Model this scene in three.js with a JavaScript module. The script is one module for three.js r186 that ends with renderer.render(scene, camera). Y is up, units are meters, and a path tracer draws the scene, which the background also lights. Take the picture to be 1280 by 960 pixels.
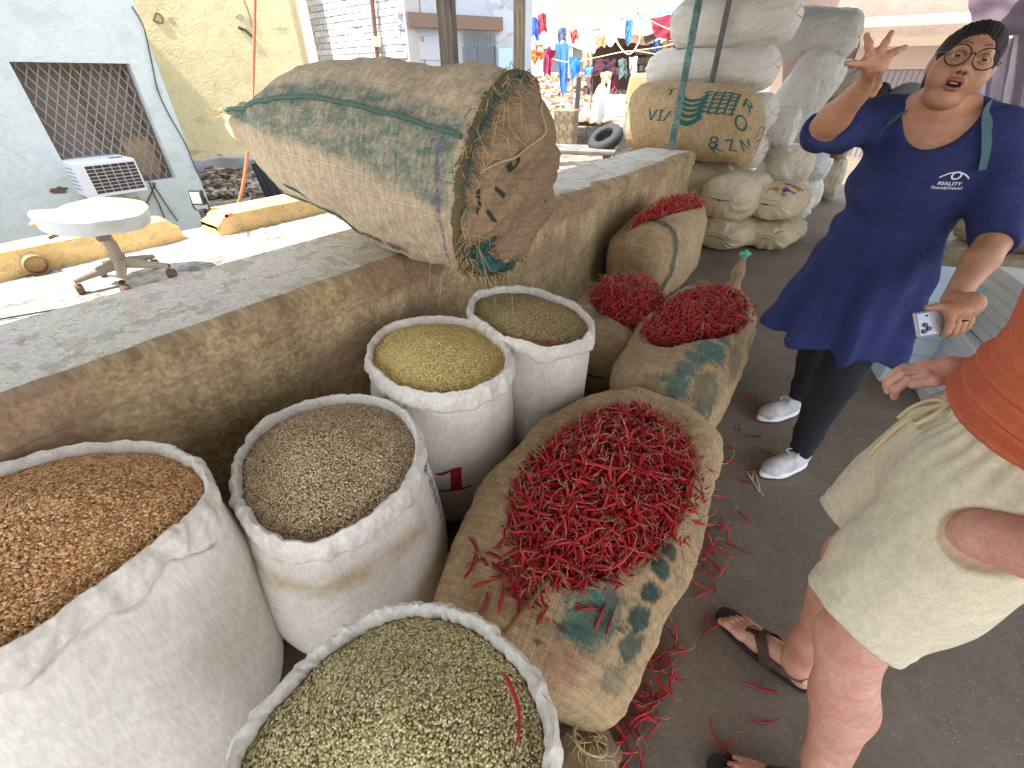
import * as THREE from 'three';
import { mergeGeometries, mergeVertices, toCreasedNormals } from 'three/addons/utils/BufferGeometryUtils.js';
import { RoundedBoxGeometry } from 'three/addons/geometries/RoundedBoxGeometry.js';
import { ImprovedNoise } from 'three/addons/math/ImprovedNoise.js';

// ---------------------------------------------------------------- camera, sky, sun, exposure
const scene = new THREE.Scene();
const FPX = 545, PITCH = 35.2 * Math.PI / 180, YAW = 36.3 * Math.PI / 180, EYE = 1.5;   // photo is 1280 x 960
const camera = new THREE.PerspectiveCamera(2 * Math.atan(480 / FPX) * 180 / Math.PI, 1280 / 960, 0.05, 400);
camera.position.set(0, EYE, 0);
camera.rotation.set(-PITCH, YAW, 0, 'YXZ');
camera.updateMatrixWorld();
scene.add(camera);
const renderer = new THREE.WebGLRenderer({ antialias: true });
renderer.setSize(1024, 768);
renderer.toneMapping = THREE.LinearToneMapping;
renderer.toneMappingExposure = 3.35;
renderer.shadowMap.enabled = true;
renderer.shadowMap.type = THREE.PCFSoftShadowMap;
const SUN = new THREE.Vector3(-0.38, 0.88, 0.28).normalize();
{
  // hazy bright sky: whiter towards the horizon, a broad glow round the sun
  const W = 256, Hh = 128, d = new Float32Array(W * Hh * 4);
  for (let j = 0; j < Hh; j++) for (let i = 0; i < W; i++) {
    const el = ((j + 0.5) / Hh - 0.5) * Math.PI, az = ((i + 0.5) / W - 0.5) * 2 * Math.PI;
    const v = new THREE.Vector3(Math.cos(el) * Math.cos(az), Math.sin(el), Math.cos(el) * Math.sin(az));
    const h = Math.max(0, v.y), g = Math.pow(Math.max(0, v.dot(SUN)), 6) * 0.35, k = Math.pow(1 - h, 2.2);
    const o = (j * W + i) * 4;
    d[o] = 0.58 + 0.40 * k + g; d[o + 1] = 0.68 + 0.30 * k + g * 0.97; d[o + 2] = 0.84 + 0.12 * k + g * 0.9; d[o + 3] = 1;
  }
  const t = new THREE.DataTexture(d, W, Hh, THREE.RGBAFormat, THREE.FloatType);
  t.mapping = THREE.EquirectangularReflectionMapping; t.magFilter = t.minFilter = THREE.LinearFilter; t.needsUpdate = true;
  scene.background = t; scene.environment = t;
  scene.backgroundIntensity = 1.0; scene.environmentIntensity = 1.0;
}
const sun = new THREE.DirectionalLight(new THREE.Color(1, 0.95, 0.86), 3.4);
sun.position.copy(SUN).multiplyScalar(30); sun.castShadow = true;
sun.shadow.mapSize.set(2048, 2048); sun.shadow.radius = 1;
Object.assign(sun.shadow.camera, { left: -16, right: 16, top: 16, bottom: -16, near: 1, far: 80 });
scene.add(sun); scene.add(sun.target); sun.target.position.set(-3, 0, -4);

// ---------------------------------------------------------------- helpers
const V = (x, y, z) => new THREE.Vector3(x, y, z);
let seed = 12345;
const rnd = () => { seed = (seed + 0x6D2B79F5) | 0; let t = Math.imul(seed ^ (seed >>> 15), 1 | seed); t = (t + Math.imul(t ^ (t >>> 7), 61 | t)) ^ t; return ((t ^ (t >>> 14)) >>> 0) / 4294967296; };
const rr = (a, b) => a + (b - a) * rnd();
const reseed = (n) => { seed = n; };
const clamp = (x, a, b) => Math.min(b, Math.max(a, x));
const sst = (a, b, x) => { const t = clamp((x - a) / (b - a), 0, 1); return t * t * (3 - 2 * t); };
const mix = (a, b, t) => a + (b - a) * t;
const perlin = new ImprovedNoise();
const nz = (x, y, z = 0) => perlin.noise(x + 31.7, y + 17.3, z + 5.1);
const fbm = (x, y, z = 0, o = 4) => { let s = 0, a = 0.5; for (let i = 0; i < o; i++) { s += a * nz(x, y, z); x *= 2.03; y *= 2.03; z *= 2.03; a *= 0.5; } return s; };
const s2l = (c) => { c /= 255; return c <= 0.04045 ? c / 12.92 : Math.pow((c + 0.055) / 1.055, 2.4); };
const C = (r, g, b) => new THREE.Color().setRGB(s2l(r), s2l(g), s2l(b));      // from sRGB bytes
// photo pixel -> ray -> point on a known surface
const camR = V(1, 0, 0).applyQuaternion(camera.quaternion), camU = V(0, 1, 0).applyQuaternion(camera.quaternion), camF = V(0, 0, -1).applyQuaternion(camera.quaternion);
const ray = (u, v) => camF.clone().addScaledVector(camR, (u - 640) / FPX).addScaledVector(camU, -(v - 480) / FPX);
const onY = (u, v, y) => { const d = ray(u, v); return d.multiplyScalar((y - EYE) / d.y).add(camera.position); };
const onX = (u, v, x) => { const d = ray(u, v); return d.multiplyScalar(x / d.x).add(camera.position); };
const onZ = (u, v, z) => { const d = ray(u, v); return d.multiplyScalar(z / d.z).add(camera.position); };
const atD = (u, v, D) => ray(u, v).multiplyScalar(D).add(camera.position);

const used = {};
function numbered(n) { if (!(n in used)) { used[n] = 0; return n; } used[n]++; return n + '_' + String(used[n]).padStart(3, '0'); }
function tag(o, label, category, group, kind) {
  if (label) o.userData.label = label; if (category) o.userData.category = category;
  if (group) o.userData.group = group; if (kind) o.userData.kind = kind; return o;
}
function shadow(m) { m.castShadow = true; m.receiveShadow = true; return m; }
function mesh(name, geo, mat, parent) {          // parent null: caller adds it
  const m = shadow(new THREE.Mesh(geo, mat)); m.name = name; if (parent) parent.add(m); return m;
}
function top(name, geo, mat, label, category, group, kind) { const m = mesh(numbered(name), geo, mat, scene); return tag(m, label, category, group, kind); }
function thing(name, label, category, pos = [0, 0, 0], rotY = 0, group, kind) {
  const g = new THREE.Group(); g.name = numbered(name); g.position.set(...pos); g.rotation.y = rotY; scene.add(g);
  return tag(g, label, category, group, kind);
}
function struct(name, geo, mat) { const m = mesh(numbered(name), geo, mat, scene); m.userData.kind = 'structure'; return m; }
const box = (x0, x1, y0, y1, z0, z1) => { const g = new THREE.BoxGeometry(x1 - x0, y1 - y0, z1 - z0); g.translate((x0 + x1) / 2, (y0 + y1) / 2, (z0 + z1) / 2); return metricBoxUV(g, x1 - x0, y1 - y0, z1 - z0); };
function metricBoxUV(g, sx, sy, sz) {
  const uv = g.attributes.uv, n = g.attributes.normal;
  for (let i = 0; i < uv.count; i++) { const ax = Math.abs(n.getX(i)), ay = Math.abs(n.getY(i)); const w = ax > 0.5 ? sz : sx, h = ay > 0.5 ? sz : sy; uv.setXY(i, uv.getX(i) * w, uv.getY(i) * h); }
  return g;
}
const rbox = (w, h, d, r = 0.01, s = 2) => new RoundedBoxGeometry(w, h, d, s, r);
function tube(pts, r, seg = 24, rad = 6, closed = false) { return new THREE.TubeGeometry(new THREE.CatmullRomCurve3(pts.map(p => p.isVector3 ? p : V(...p)), closed, 'centripetal'), seg, r, rad, closed); }
function paint(g, fn) {                          // vertex colours, fn(pos, i) -> Color (linear)
  const p = g.attributes.position, a = new Float32Array(p.count * 3), v = V(0, 0, 0);
  for (let i = 0; i < p.count; i++) { v.fromBufferAttribute(p, i); const c = fn(v, i); a[i * 3] = c.r; a[i * 3 + 1] = c.g; a[i * 3 + 2] = c.b; }
  g.setAttribute('color', new THREE.BufferAttribute(a, 3)); return g;
}
function displace(g, fn) { const p = g.attributes.position, v = V(0, 0, 0); for (let i = 0; i < p.count; i++) { v.fromBufferAttribute(p, i); fn(v, i); p.setXYZ(i, v.x, v.y, v.z); } g.computeVertexNormals(); return g; }
// parametric sheet f(u,v) -> Vector3, uv in metres by su, sv
function sheet(f, nu, nv, su = 1, sv = 1, u0 = 0, u1 = 1, v0 = 0, v1 = 1) {
  const pos = [], uv = [], idx = [];
  for (let j = 0; j <= nv; j++) for (let i = 0; i <= nu; i++) { const u = mix(u0, u1, i / nu), v = mix(v0, v1, j / nv), p = f(u, v); pos.push(p.x, p.y, p.z); uv.push(u * su, v * sv); }
  for (let j = 0; j < nv; j++) for (let i = 0; i < nu; i++) { const a = j * (nu + 1) + i, b = a + 1, c = a + nu + 1, d = c + 1; idx.push(a, b, d, a, d, c); }
  const g = new THREE.BufferGeometry(); g.setAttribute('position', new THREE.Float32BufferAttribute(pos, 3)); g.setAttribute('uv', new THREE.Float32BufferAttribute(uv, 2)); g.setIndex(idx); g.computeVertexNormals(); return g;
}
// close the shading seam of a sheet that wraps in u
function weld(g, nu, nv) { const n = g.attributes.normal; for (let j = 0; j <= nv; j++) { const a = j * (nu + 1), b = a + nu; const v = V(n.getX(a) + n.getX(b), n.getY(a) + n.getY(b), n.getZ(a) + n.getZ(b)).normalize(); n.setXYZ(a, v.x, v.y, v.z); n.setXYZ(b, v.x, v.y, v.z); } return g; }
// ---------------------------------------------------------------- textures
function tex(size, fn, srgb = true, rep = [1, 1]) {          // fn(x,y in 0..1) -> [r,g,b] 0..255
  const d = new Uint8Array(size * size * 4);
  for (let j = 0; j < size; j++) for (let i = 0; i < size; i++) { const c = fn(i / size, j / size), o = (j * size + i) * 4; d[o] = clamp(c[0], 0, 255); d[o + 1] = clamp(c[1], 0, 255); d[o + 2] = clamp(c[2], 0, 255); d[o + 3] = 255; }
  const t = new THREE.DataTexture(d, size, size, THREE.RGBAFormat); t.wrapS = t.wrapT = THREE.RepeatWrapping; t.magFilter = THREE.LinearFilter; t.minFilter = THREE.LinearMipmapLinearFilter; t.generateMipmaps = true;
  if (srgb) t.colorSpace = THREE.SRGBColorSpace; t.repeat.set(...rep); t.needsUpdate = true; return t;
}
// periodic value-noise fbm: fx by fy cells per tile in the first octave
const HT = new Float32Array(65536); for (let i = 0; i < 65536; i++) HT[i] = rnd() * 2 - 1;
function tfbm(x, y, fx, o = 4, s = 0, fy = fx) {
  let sum = 0, a = 0.5; fx = Math.round(fx); fy = Math.round(fy); const sd = (s * 131 + 7) | 0;
  for (let k = 0; k < o; k++) {
    const X = x * fx, Y = y * fy, i = Math.floor(X), j = Math.floor(Y), f = X - i, g = Y - j, u = f * f * (3 - 2 * f), v = g * g * (3 - 2 * g);
    const i0 = i % fx, i1 = (i + 1) % fx, j0 = (j % fy) * 1571 + sd + k * 977, j1 = ((j + 1) % fy) * 1571 + sd + k * 977;
    const p = HT[(i0 * 73 + j0) & 65535], q = HT[(i1 * 73 + j0) & 65535], r = HT[(i0 * 73 + j1) & 65535], t = HT[(i1 * 73 + j1) & 65535];
    sum += a * ((p + (q - p) * u) * (1 - v) + (r + (t - r) * u) * v); a *= 0.5; fx *= 2; fy *= 2;
  }
  return sum;
}
const std = (o) => new THREE.MeshStandardMaterial(Object.assign({ roughness: 0.9, metalness: 0, side: THREE.DoubleSide }, o));
function rep(t, m) { const c = t.clone(); c.repeat.set(1 / m, 1 / m); c.needsUpdate = true; return c; }   // one tile = m metres
// ---------------------------------------------------------------- materials
const burlapBase = (x, y) => {       // 32 x 32 threads
  const u = x * 32, v = y * 32, iu = Math.floor(u), iv = Math.floor(v), fu = u - iu - 0.5, fv = v - iv - 0.5;
  const over = ((iu + iv) & 1) === 0;
  const ru = Math.abs(Math.sin(iu * 12.9898) * 43758.5453 % 1), rv = Math.abs(Math.sin(iv * 78.233) * 43758.5453 % 1);
  const a = Math.sqrt(Math.max(0, 1 - 4 * fu * fu * 1.15)) * (over ? 1 : 0.55), b = Math.sqrt(Math.max(0, 1 - 4 * fv * fv * 1.15)) * (over ? 0.55 : 1);
  const h = Math.max(a * (0.8 + 0.3 * ru), b * (0.8 + 0.3 * rv)); return [h, ru, rv];
};
const T_burlap = tex(512, (x, y) => { const [h, a, b] = burlapBase(x, y), n = tfbm(x, y, 9, 3), m = tfbm(x, y, 60, 2, 3); const k = 160 + 82 * h + 10 * (a - 0.5) + 10 * (b - 0.5) + 30 * n + 36 * m; return [k, k * 0.985, k * 0.96]; });
const T_burlapB = tex(512, (x, y) => { const [h] = burlapBase(x, y); const k = 255 * clamp(h * 0.85 + 0.25 * tfbm(x, y, 50, 2, 3), 0, 1); return [k, k, k]; }, false);
const T_woven = tex(512, (x, y) => { const u = x * 40, v = y * 40, o = ((Math.floor(u) + Math.floor(v)) & 1), n = tfbm(x, y, 5, 4), s = tfbm(x, y, 24, 3, 7, 5); const k = 240 + (o ? 6 : -6) + 12 * n + 22 * s; return [k, k * 0.985, k * 0.96]; });
const T_wovenB = tex(512, (x, y) => { const u = x * 40, v = y * 40, o = ((Math.floor(u) + Math.floor(v)) & 1), fu = (u % 1) - 0.5, fv = (v % 1) - 0.5; const k = 128 + (o ? 40 * (1 - 2 * Math.abs(fu)) : 40 * (1 - 2 * Math.abs(fv))) + 70 * tfbm(x, y, 4, 5, 2); return [k, k, k]; }, false);
const T_conc = tex(512, (x, y) => { const n = tfbm(x, y, 4, 6), m = tfbm(x, y, 40, 3, 5), p = tfbm(x, y, 12, 3, 9); const k = 190 + 90 * n + 60 * m + (p > 0.22 ? -30 : 0); return [k, k * 0.985, k * 0.965]; });
const T_concB = tex(512, (x, y) => { const k = 128 + 150 * tfbm(x, y, 8, 6) + 70 * tfbm(x, y, 70, 2, 4); return [k, k, k]; }, false);
const T_floor = tex(1024, (x, y) => {
  const n = tfbm(x, y, 4, 6), m = tfbm(x, y, 90, 3, 5), p = tfbm(x, y, 16, 4, 9); let k = 200 + 20 * n + 20 * m + 10 * p;
  let r = k, g = k * 0.965, b = k * 0.92; const q = tfbm(x, y, 256, 1, 2); if (q > 0.47) { r += 20; g += 18; b += 13; } return [r, g, b];
});
const T_plaster = tex(512, (x, y) => { const n = tfbm(x, y, 4, 6), m = tfbm(x, y, 50, 2, 5), p = tfbm(x, y, 14, 3, 9); const k = 236 + 12 * n + 9 * m - 7 * sst(0.2, 0.32, p); return [k, k, k * 0.99]; });
const T_cloth = tex(256, (x, y) => { const a = Math.sin(x * 64 * Math.PI) * Math.sin(y * 64 * Math.PI), n = tfbm(x, y, 8, 4), m = tfbm(x, y, 60, 2, 4); const k = 226 + 12 * a + 14 * n + 24 * m; return [k, k, k]; });
const T_clothB = tex(256, (x, y) => { const a = Math.sin(x * 64 * Math.PI) * Math.sin(y * 64 * Math.PI); const k = 128 + 60 * a + 90 * tfbm(x, y, 6, 4, 2); return [k, k, k]; }, false);
const T_heather = tex(256, (x, y) => { const k = 212 + 44 * tfbm(x, y, 70, 2, 3) + 36 * tfbm(x, y, 90, 2, 6, 20) + 22 * tfbm(x, y, 8, 3, 9); return [k, k, k]; });
const T_skin = tex(256, (x, y) => { const n = tfbm(x, y, 6, 4), m = tfbm(x, y, 40, 2, 4); const k = 238 + 20 * n + 24 * m; return [k, k * 0.985, k * 0.97]; });
const T_wood = tex(256, (x, y) => { const n = tfbm(x, y, 30, 3, 0, 4), m = tfbm(x, y, 6, 3, 3); const k = 200 + 110 * n + 40 * m; return [k, k * 0.97, k * 0.93]; });

const M = {};
M.burlap = std({ map: rep(T_burlap, 0.13), bumpMap: rep(T_burlapB, 0.13), bumpScale: 0.0014, vertexColors: true, roughness: 1 });
M.burlapFar = std({ map: rep(T_burlap, 0.22), vertexColors: true, roughness: 1 });
M.woven = std({ map: rep(T_woven, 0.11), bumpMap: rep(T_wovenB, 0.11), bumpScale: 0.0009, vertexColors: true, roughness: 0.62 });
M.floor = std({ map: rep(T_floor, 1.1), bumpMap: rep(T_concB, 0.35), bumpScale: 0.0008, vertexColors: true, roughness: 0.8 });
M.conc = std({ map: rep(T_conc, 0.9), bumpMap: rep(T_concB, 0.5), bumpScale: 0.006, vertexColors: true, roughness: 0.95 });
M.plaster = std({ map: rep(T_plaster, 2.2), bumpMap: rep(T_concB, 1.4), bumpScale: 0.006, vertexColors: true, roughness: 0.95 });
const plain = (r, g, b, o = {}) => std(Object.assign({ color: C(r, g, b), roughness: 0.7 }, o));
const clothMat = (r, g, b, o = {}) => std(Object.assign({ color: C(r, g, b), map: rep(T_cloth, 0.08), bumpMap: rep(T_clothB, 0.08), bumpScale: 0.0008, roughness: 0.95 }, o));
const metalMat = (r, g, b, o = {}) => std(Object.assign({ color: C(r, g, b), metalness: 0.2, roughness: 0.55, map: rep(T_conc, 0.5) }, o));
// ---------------------------------------------------------------- ground, floor, roof
const WX = -1.43, WY = 0.88, WEND = -5.12, WO = -1.97, TY = 0.60, TX = -3.76;             // inner face, top and far end of the parapet
{
  const g = sheet((u, v) => V(mix(-150, 150, u), -0.16 + 0.02 * fbm(u * 40, v * 40), mix(60, -240, v)), 120, 120, 300, 300);
  paint(g, (p) => { const n = fbm(p.x * 0.3, p.z * 0.3); return C(150 + 40 * n, 138 + 38 * n, 122 + 34 * n); });
  struct('ground', g, M.conc);
  const f = sheet((u, v) => V(mix(-1.5, 6, u), 0.003 * fbm(u * 12, v * 40), mix(5, -26, v)), 150, 500, 7.5, 31);
  paint(f, (p) => { const n = fbm(p.x * 1.3, p.z * 1.3, 1), m = fbm(p.x * 5, p.z * 5, 4); const k = 1 + 0.26 * n + 0.10 * m; return C(152, 140, 127).multiplyScalar(k); });
  struct('floor', f, M.floor);
  // yard between the terrace and the houses
  const y = sheet((u, v) => { const x = mix(TX, -22, u), z = mix(8, -40, v); return V(x, -0.02 + 0.05 * fbm(x * 0.8, z * 0.8) + 0.03 * fbm(x * 4, z * 4), z); }, 200, 300, 19.4, 48);
  paint(y, (p) => { const n = fbm(p.x * 0.9, p.z * 0.9), m = fbm(p.x * 6, p.z * 6, 2); return C(176 + 50 * n + 40 * m, 162 + 50 * n + 40 * m, 146 + 45 * n + 40 * m); });
  struct('yard', y, M.conc);
}
// shed roof over the walkway: corrugated sheets on joists, above and outside the picture
{
  const roof = thing('shed_roof', 'corrugated metal shed roof over the market walkway', 'roof');
  const g = sheet((u, v) => { const x = mix(-2.9, 3.4, u); return V(x, 3.0 + 0.02 * Math.sin(v * 620) + 0.12 * u, mix(3.2, -8.4, v)); }, 4, 480, 5, 11);
  mesh('roof_sheet', g, plain(150, 150, 152, { metalness: 0.3, roughness: 0.6 }), roof);
  for (let k = 0; k < 6; k++) mesh('roof_beam', box(-2.85, 3.4, 2.82, 2.94, 2.4 - k * 2.1, 2.5 - k * 2.1), plain(96, 80, 66), roof);
}
// ---------------------------------------------------------------- parapet wall with chipped, painted top
const T_top = tex(1024, (x, y) => {
  const n = tfbm(x, y, 5, 6), m = tfbm(x, y, 26, 4, 3), s = tfbm(x, y, 30, 4, 8, 10), q = tfbm(x, y, 110, 2, 4);
  let r = 206 + 34 * n, g = 194 + 34 * n, b = 174 + 34 * n;
  const p = sst(-0.06, 0.12, n + 0.6 * s); r = mix(r, 222, p * 0.8); g = mix(g, 216, p * 0.8); b = mix(b, 206, p * 0.8);       // worn bluish limewash
  const c = sst(0.16, 0.24, m + 0.5 * s - 0.2 * n); r = mix(r, 166, c * 0.42); g = mix(g, 152, c * 0.42); b = mix(b, 132, c * 0.42);   // flaked spots
  const pk = sst(0.17, 0.34, tfbm(x, y, 6, 3, 21)); r = mix(r, 206, pk * 0.18); g = mix(g, 176, pk * 0.18); b = mix(b, 196, pk * 0.18); // pink powder
  if (q > 0.34) { r -= 36; g -= 38; b -= 38; } return [r + 30 * q, g + 30 * q, b + 30 * q];
});
const T_side = tex(1024, (x, y) => {
  const n = tfbm(x, y, 4, 6), m = tfbm(x, y, 20, 4, 3), s = tfbm(x, y, 22, 4, 8, 3), q = tfbm(x, y, 120, 2, 4), pk = sst(0.1, 0.35, tfbm(x, y, 5, 3, 21));
  let r = 170 + 30 * n + 24 * m + 24 * s + 40 * q, g = 146 + 29 * n + 24 * m + 23 * s + 39 * q, b = 110 + 26 * n + 21 * m + 20 * s + 34 * q;
  r = mix(r, 132, pk * 0.3); g = mix(g, 96, pk * 0.3); b = mix(b, 90, pk * 0.3); return [r, g, b];
});
M.wallTop = std({ map: rep(T_top, 1.5), bumpMap: rep(T_top, 1.5), bumpScale: 0.006, roughness: 0.9 });
M.wallSide = std({ map: rep(T_side, 1.4), bumpMap: rep(T_concB, 0.5), bumpScale: 0.006, roughness: 0.95 });
{
  const wall = thing('parapet_wall', 'low plastered parapet wall with chipped limewashed top beside the sacks', 'wall');
  const L0 = 3.0, NZ = 620;
  // chips bite into the inner arris
  const chip = (z) => { const a = fbm(z * 1.6, 3.3, 0, 3), b = fbm(z * 9, 8.1, 0, 4); return clamp(0.010 + 0.05 * sst(0.02, 0.3, a) * (0.5 + 1.2 * Math.max(0, b + 0.25)) + 0.02 * b, 0.002, 0.06); };
  const prof = (t, z) => {     // side profile from floor to arris
    const c = chip(z), wob = 0.008 * fbm(z * 3, t * 3, 2);
    const P = [[WX - 0.012, -0.02], [WX - 0.012, 0.2], [WX - 0.012, 0.45], [WX - 0.014, 0.70], [WX - 0.016, 0.742], [WX - 0.022, 0.750], [WX - 0.004, 0.758], [WX, 0.775], [WX, WY - 0.03 - c * 0.9], [WX - 0.004, WY - 0.012 - c * 0.55], [WX - 0.018 - c * 0.7, WY - 0.004 - c * 0.1], [WX - 0.05 - c, WY]];
    const k = t * (P.length - 1), i = Math.min(P.length - 2, Math.floor(k)), f = k - i; return V(mix(P[i][0], P[i + 1][0], f) + wob * 0.6, mix(P[i][1], P[i + 1][1], f), z);
  };
  const side = sheet((u, v) => prof(v, mix(L0, WEND, u)), NZ, 44, L0 - WEND, 1);
  { const p = side.attributes.position, uv = side.attributes.uv; for (let i = 0; i < p.count; i++) uv.setXY(i, p.getZ(i), p.getY(i)); }
  mesh('wall_face', side, M.wallSide, wall);
  const topg = sheet((u, v) => { const z = mix(L0, WEND, u), c = chip(z), x0 = WX - 0.05 - c, x1 = WO; const x = mix(x0, x1, v); return V(x, WY + (v > 0 ? 0.004 * fbm(x * 9, z * 9, 5) * sst(0, 0.1, v) - 0.002 * v : 0), z); }, NZ, 20);
  { const p = topg.attributes.position, uv = topg.attributes.uv; for (let i = 0; i < p.count; i++) uv.setXY(i, p.getZ(i), p.getX(i)); }
  mesh('wall_coping', topg, M.wallTop, wall);
  const pts = []; for (let k = 0; k <= 22; k++) { const q = prof(k / 22, WEND); pts.push([q.x, q.y]); } pts.push([WO, WY - 0.002]); pts.push([WO, -0.02]);
  const sh = new THREE.Shape(pts.map(p => new THREE.Vector2(p[0], p[1]))), eg = new THREE.ShapeGeometry(sh); eg.translate(0, 0, WEND);
  mesh('wall_end', eg, M.wallSide, wall);
  const og = sheet((u, v) => V(WO + 0.012 * fbm(u * 40, v * 3, 3) * v, mix(WY - 0.002, TY - 0.05, v), mix(L0, WEND, u)), 200, 10);
  { const p = og.attributes.position, uv = og.attributes.uv; for (let i = 0; i < p.count; i++) uv.setXY(i, p.getZ(i), p.getY(i)); }
  mesh('wall_back', og, M.wallSide, wall);
  // sunlit terrace behind it, a step lower
  const tg = sheet((u, v) => { const z = mix(L0 + 1, -4.9, u), x = mix(WO + 0.02, TX, v); return V(x, TY + 0.005 * fbm(x * 5, z * 5, 7), z); }, 240, 60);
  { const p = tg.attributes.position, uv = tg.attributes.uv; for (let i = 0; i < p.count; i++) uv.setXY(i, p.getZ(i), p.getX(i)); }
  const terr = new THREE.Group(); terr.name = 'terrace'; terr.userData.kind = 'structure'; scene.add(terr);
  mesh('paving', tg, std({ map: rep(T_conc, 1.3), color: C(238, 234, 226), bumpMap: rep(T_concB, 0.5), bumpScale: 0.006 }), terr);
  mesh('retaining_face', box(TX, TX + 0.06, -0.2, TY - 0.012, -4.9, L0 + 1), M.wallSide, terr);
  mesh('retaining_face', box(TX + 0.06, WO, -0.2, TY - 0.012, -4.90, -4.84), M.wallSide, terr);
}
// yellow kerbs along the terrace edge
const T_yel = tex(512, (x, y) => { const n = tfbm(x, y, 5, 5), m = tfbm(x, y, 22, 4, 3), q = tfbm(x, y, 90, 2, 4); let r = 228 + 14 * n + 14 * q, g = 194 + 16 * n + 14 * q, b = 134 + 20 * n + 14 * q; const c = 0.5 * sst(0.24, 0.36, m); r = mix(r, 190, c); g = mix(g, 168, c); b = mix(b, 134, c); return [r, g, b]; });
M.kerb = std({ map: rep(T_yel, 0.7), bumpMap: rep(T_concB, 0.4), bumpScale: 0.006, roughness: 0.95 });
function kerb(z0, z1, x0, h, w, label, tone) {
  const len = z0 - z1, g0 = new THREE.BoxGeometry(w, h, len, 8, 6, Math.ceil(len / 0.03)), N = g0.attributes.position.count; metricBoxUV(g0, w, h, len);
  const g = displace(g0, (p) => {
    const e = Math.min(1, (len / 2 - Math.abs(p.z)) / 0.07), k = 0.5 + 0.5 * sst(0, 1, e), top = p.y > 0;
    if (top) { p.y = -h / 2 + (p.y + h / 2) * (0.55 + 0.45 * sst(0, 1, e)); }
    p.x *= 0.7 + 0.3 * k; p.x += 0.012 * fbm(p.z * 4, p.y * 12, 1); p.y += 0.008 * fbm(p.z * 6, p.x * 9, 3);
    if (top && Math.abs(p.x) > w * 0.42) p.y -= 0.012;
  });
  const m = top('kerb', g, tone || M.kerb, label, 'kerb', undefined); m.position.set(x0 - w / 2, TY - 0.012 + h / 2, (z0 + z1) / 2); return m;
}
kerb(3.2, -1.09, -3.54, 0.16, 0.17, 'yellow painted kerb behind the broken office chair with a pipe end');
kerb(-1.26, -3.4, -3.40, 0.15, 0.28, 'pale worn kerb where the orange hose ends beside the burlap sack', std({ map: rep(T_yel, 0.7), color: C(232, 232, 235), bumpMap: rep(T_concB, 0.4), bumpScale: 0.008, roughness: 0.95 }));
{ // drain pipe stub standing out of the yellow kerb
  const p = onX(57, 350, -3.52), pipe = new THREE.LatheGeometry([[0.055, 0], [0.055, 0.07], [0.046, 0.07], [0.046, 0.0]].map(a => new THREE.Vector2(...a)), 20); pipe.rotateZ(-Math.PI / 2);
  const m = top('drain_pipe', pipe, plain(150, 120, 90), 'short drain pipe end sticking out under the yellow kerb', 'pipe'); m.position.set(-3.55, TY + 0.05, p.z);
}
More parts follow.
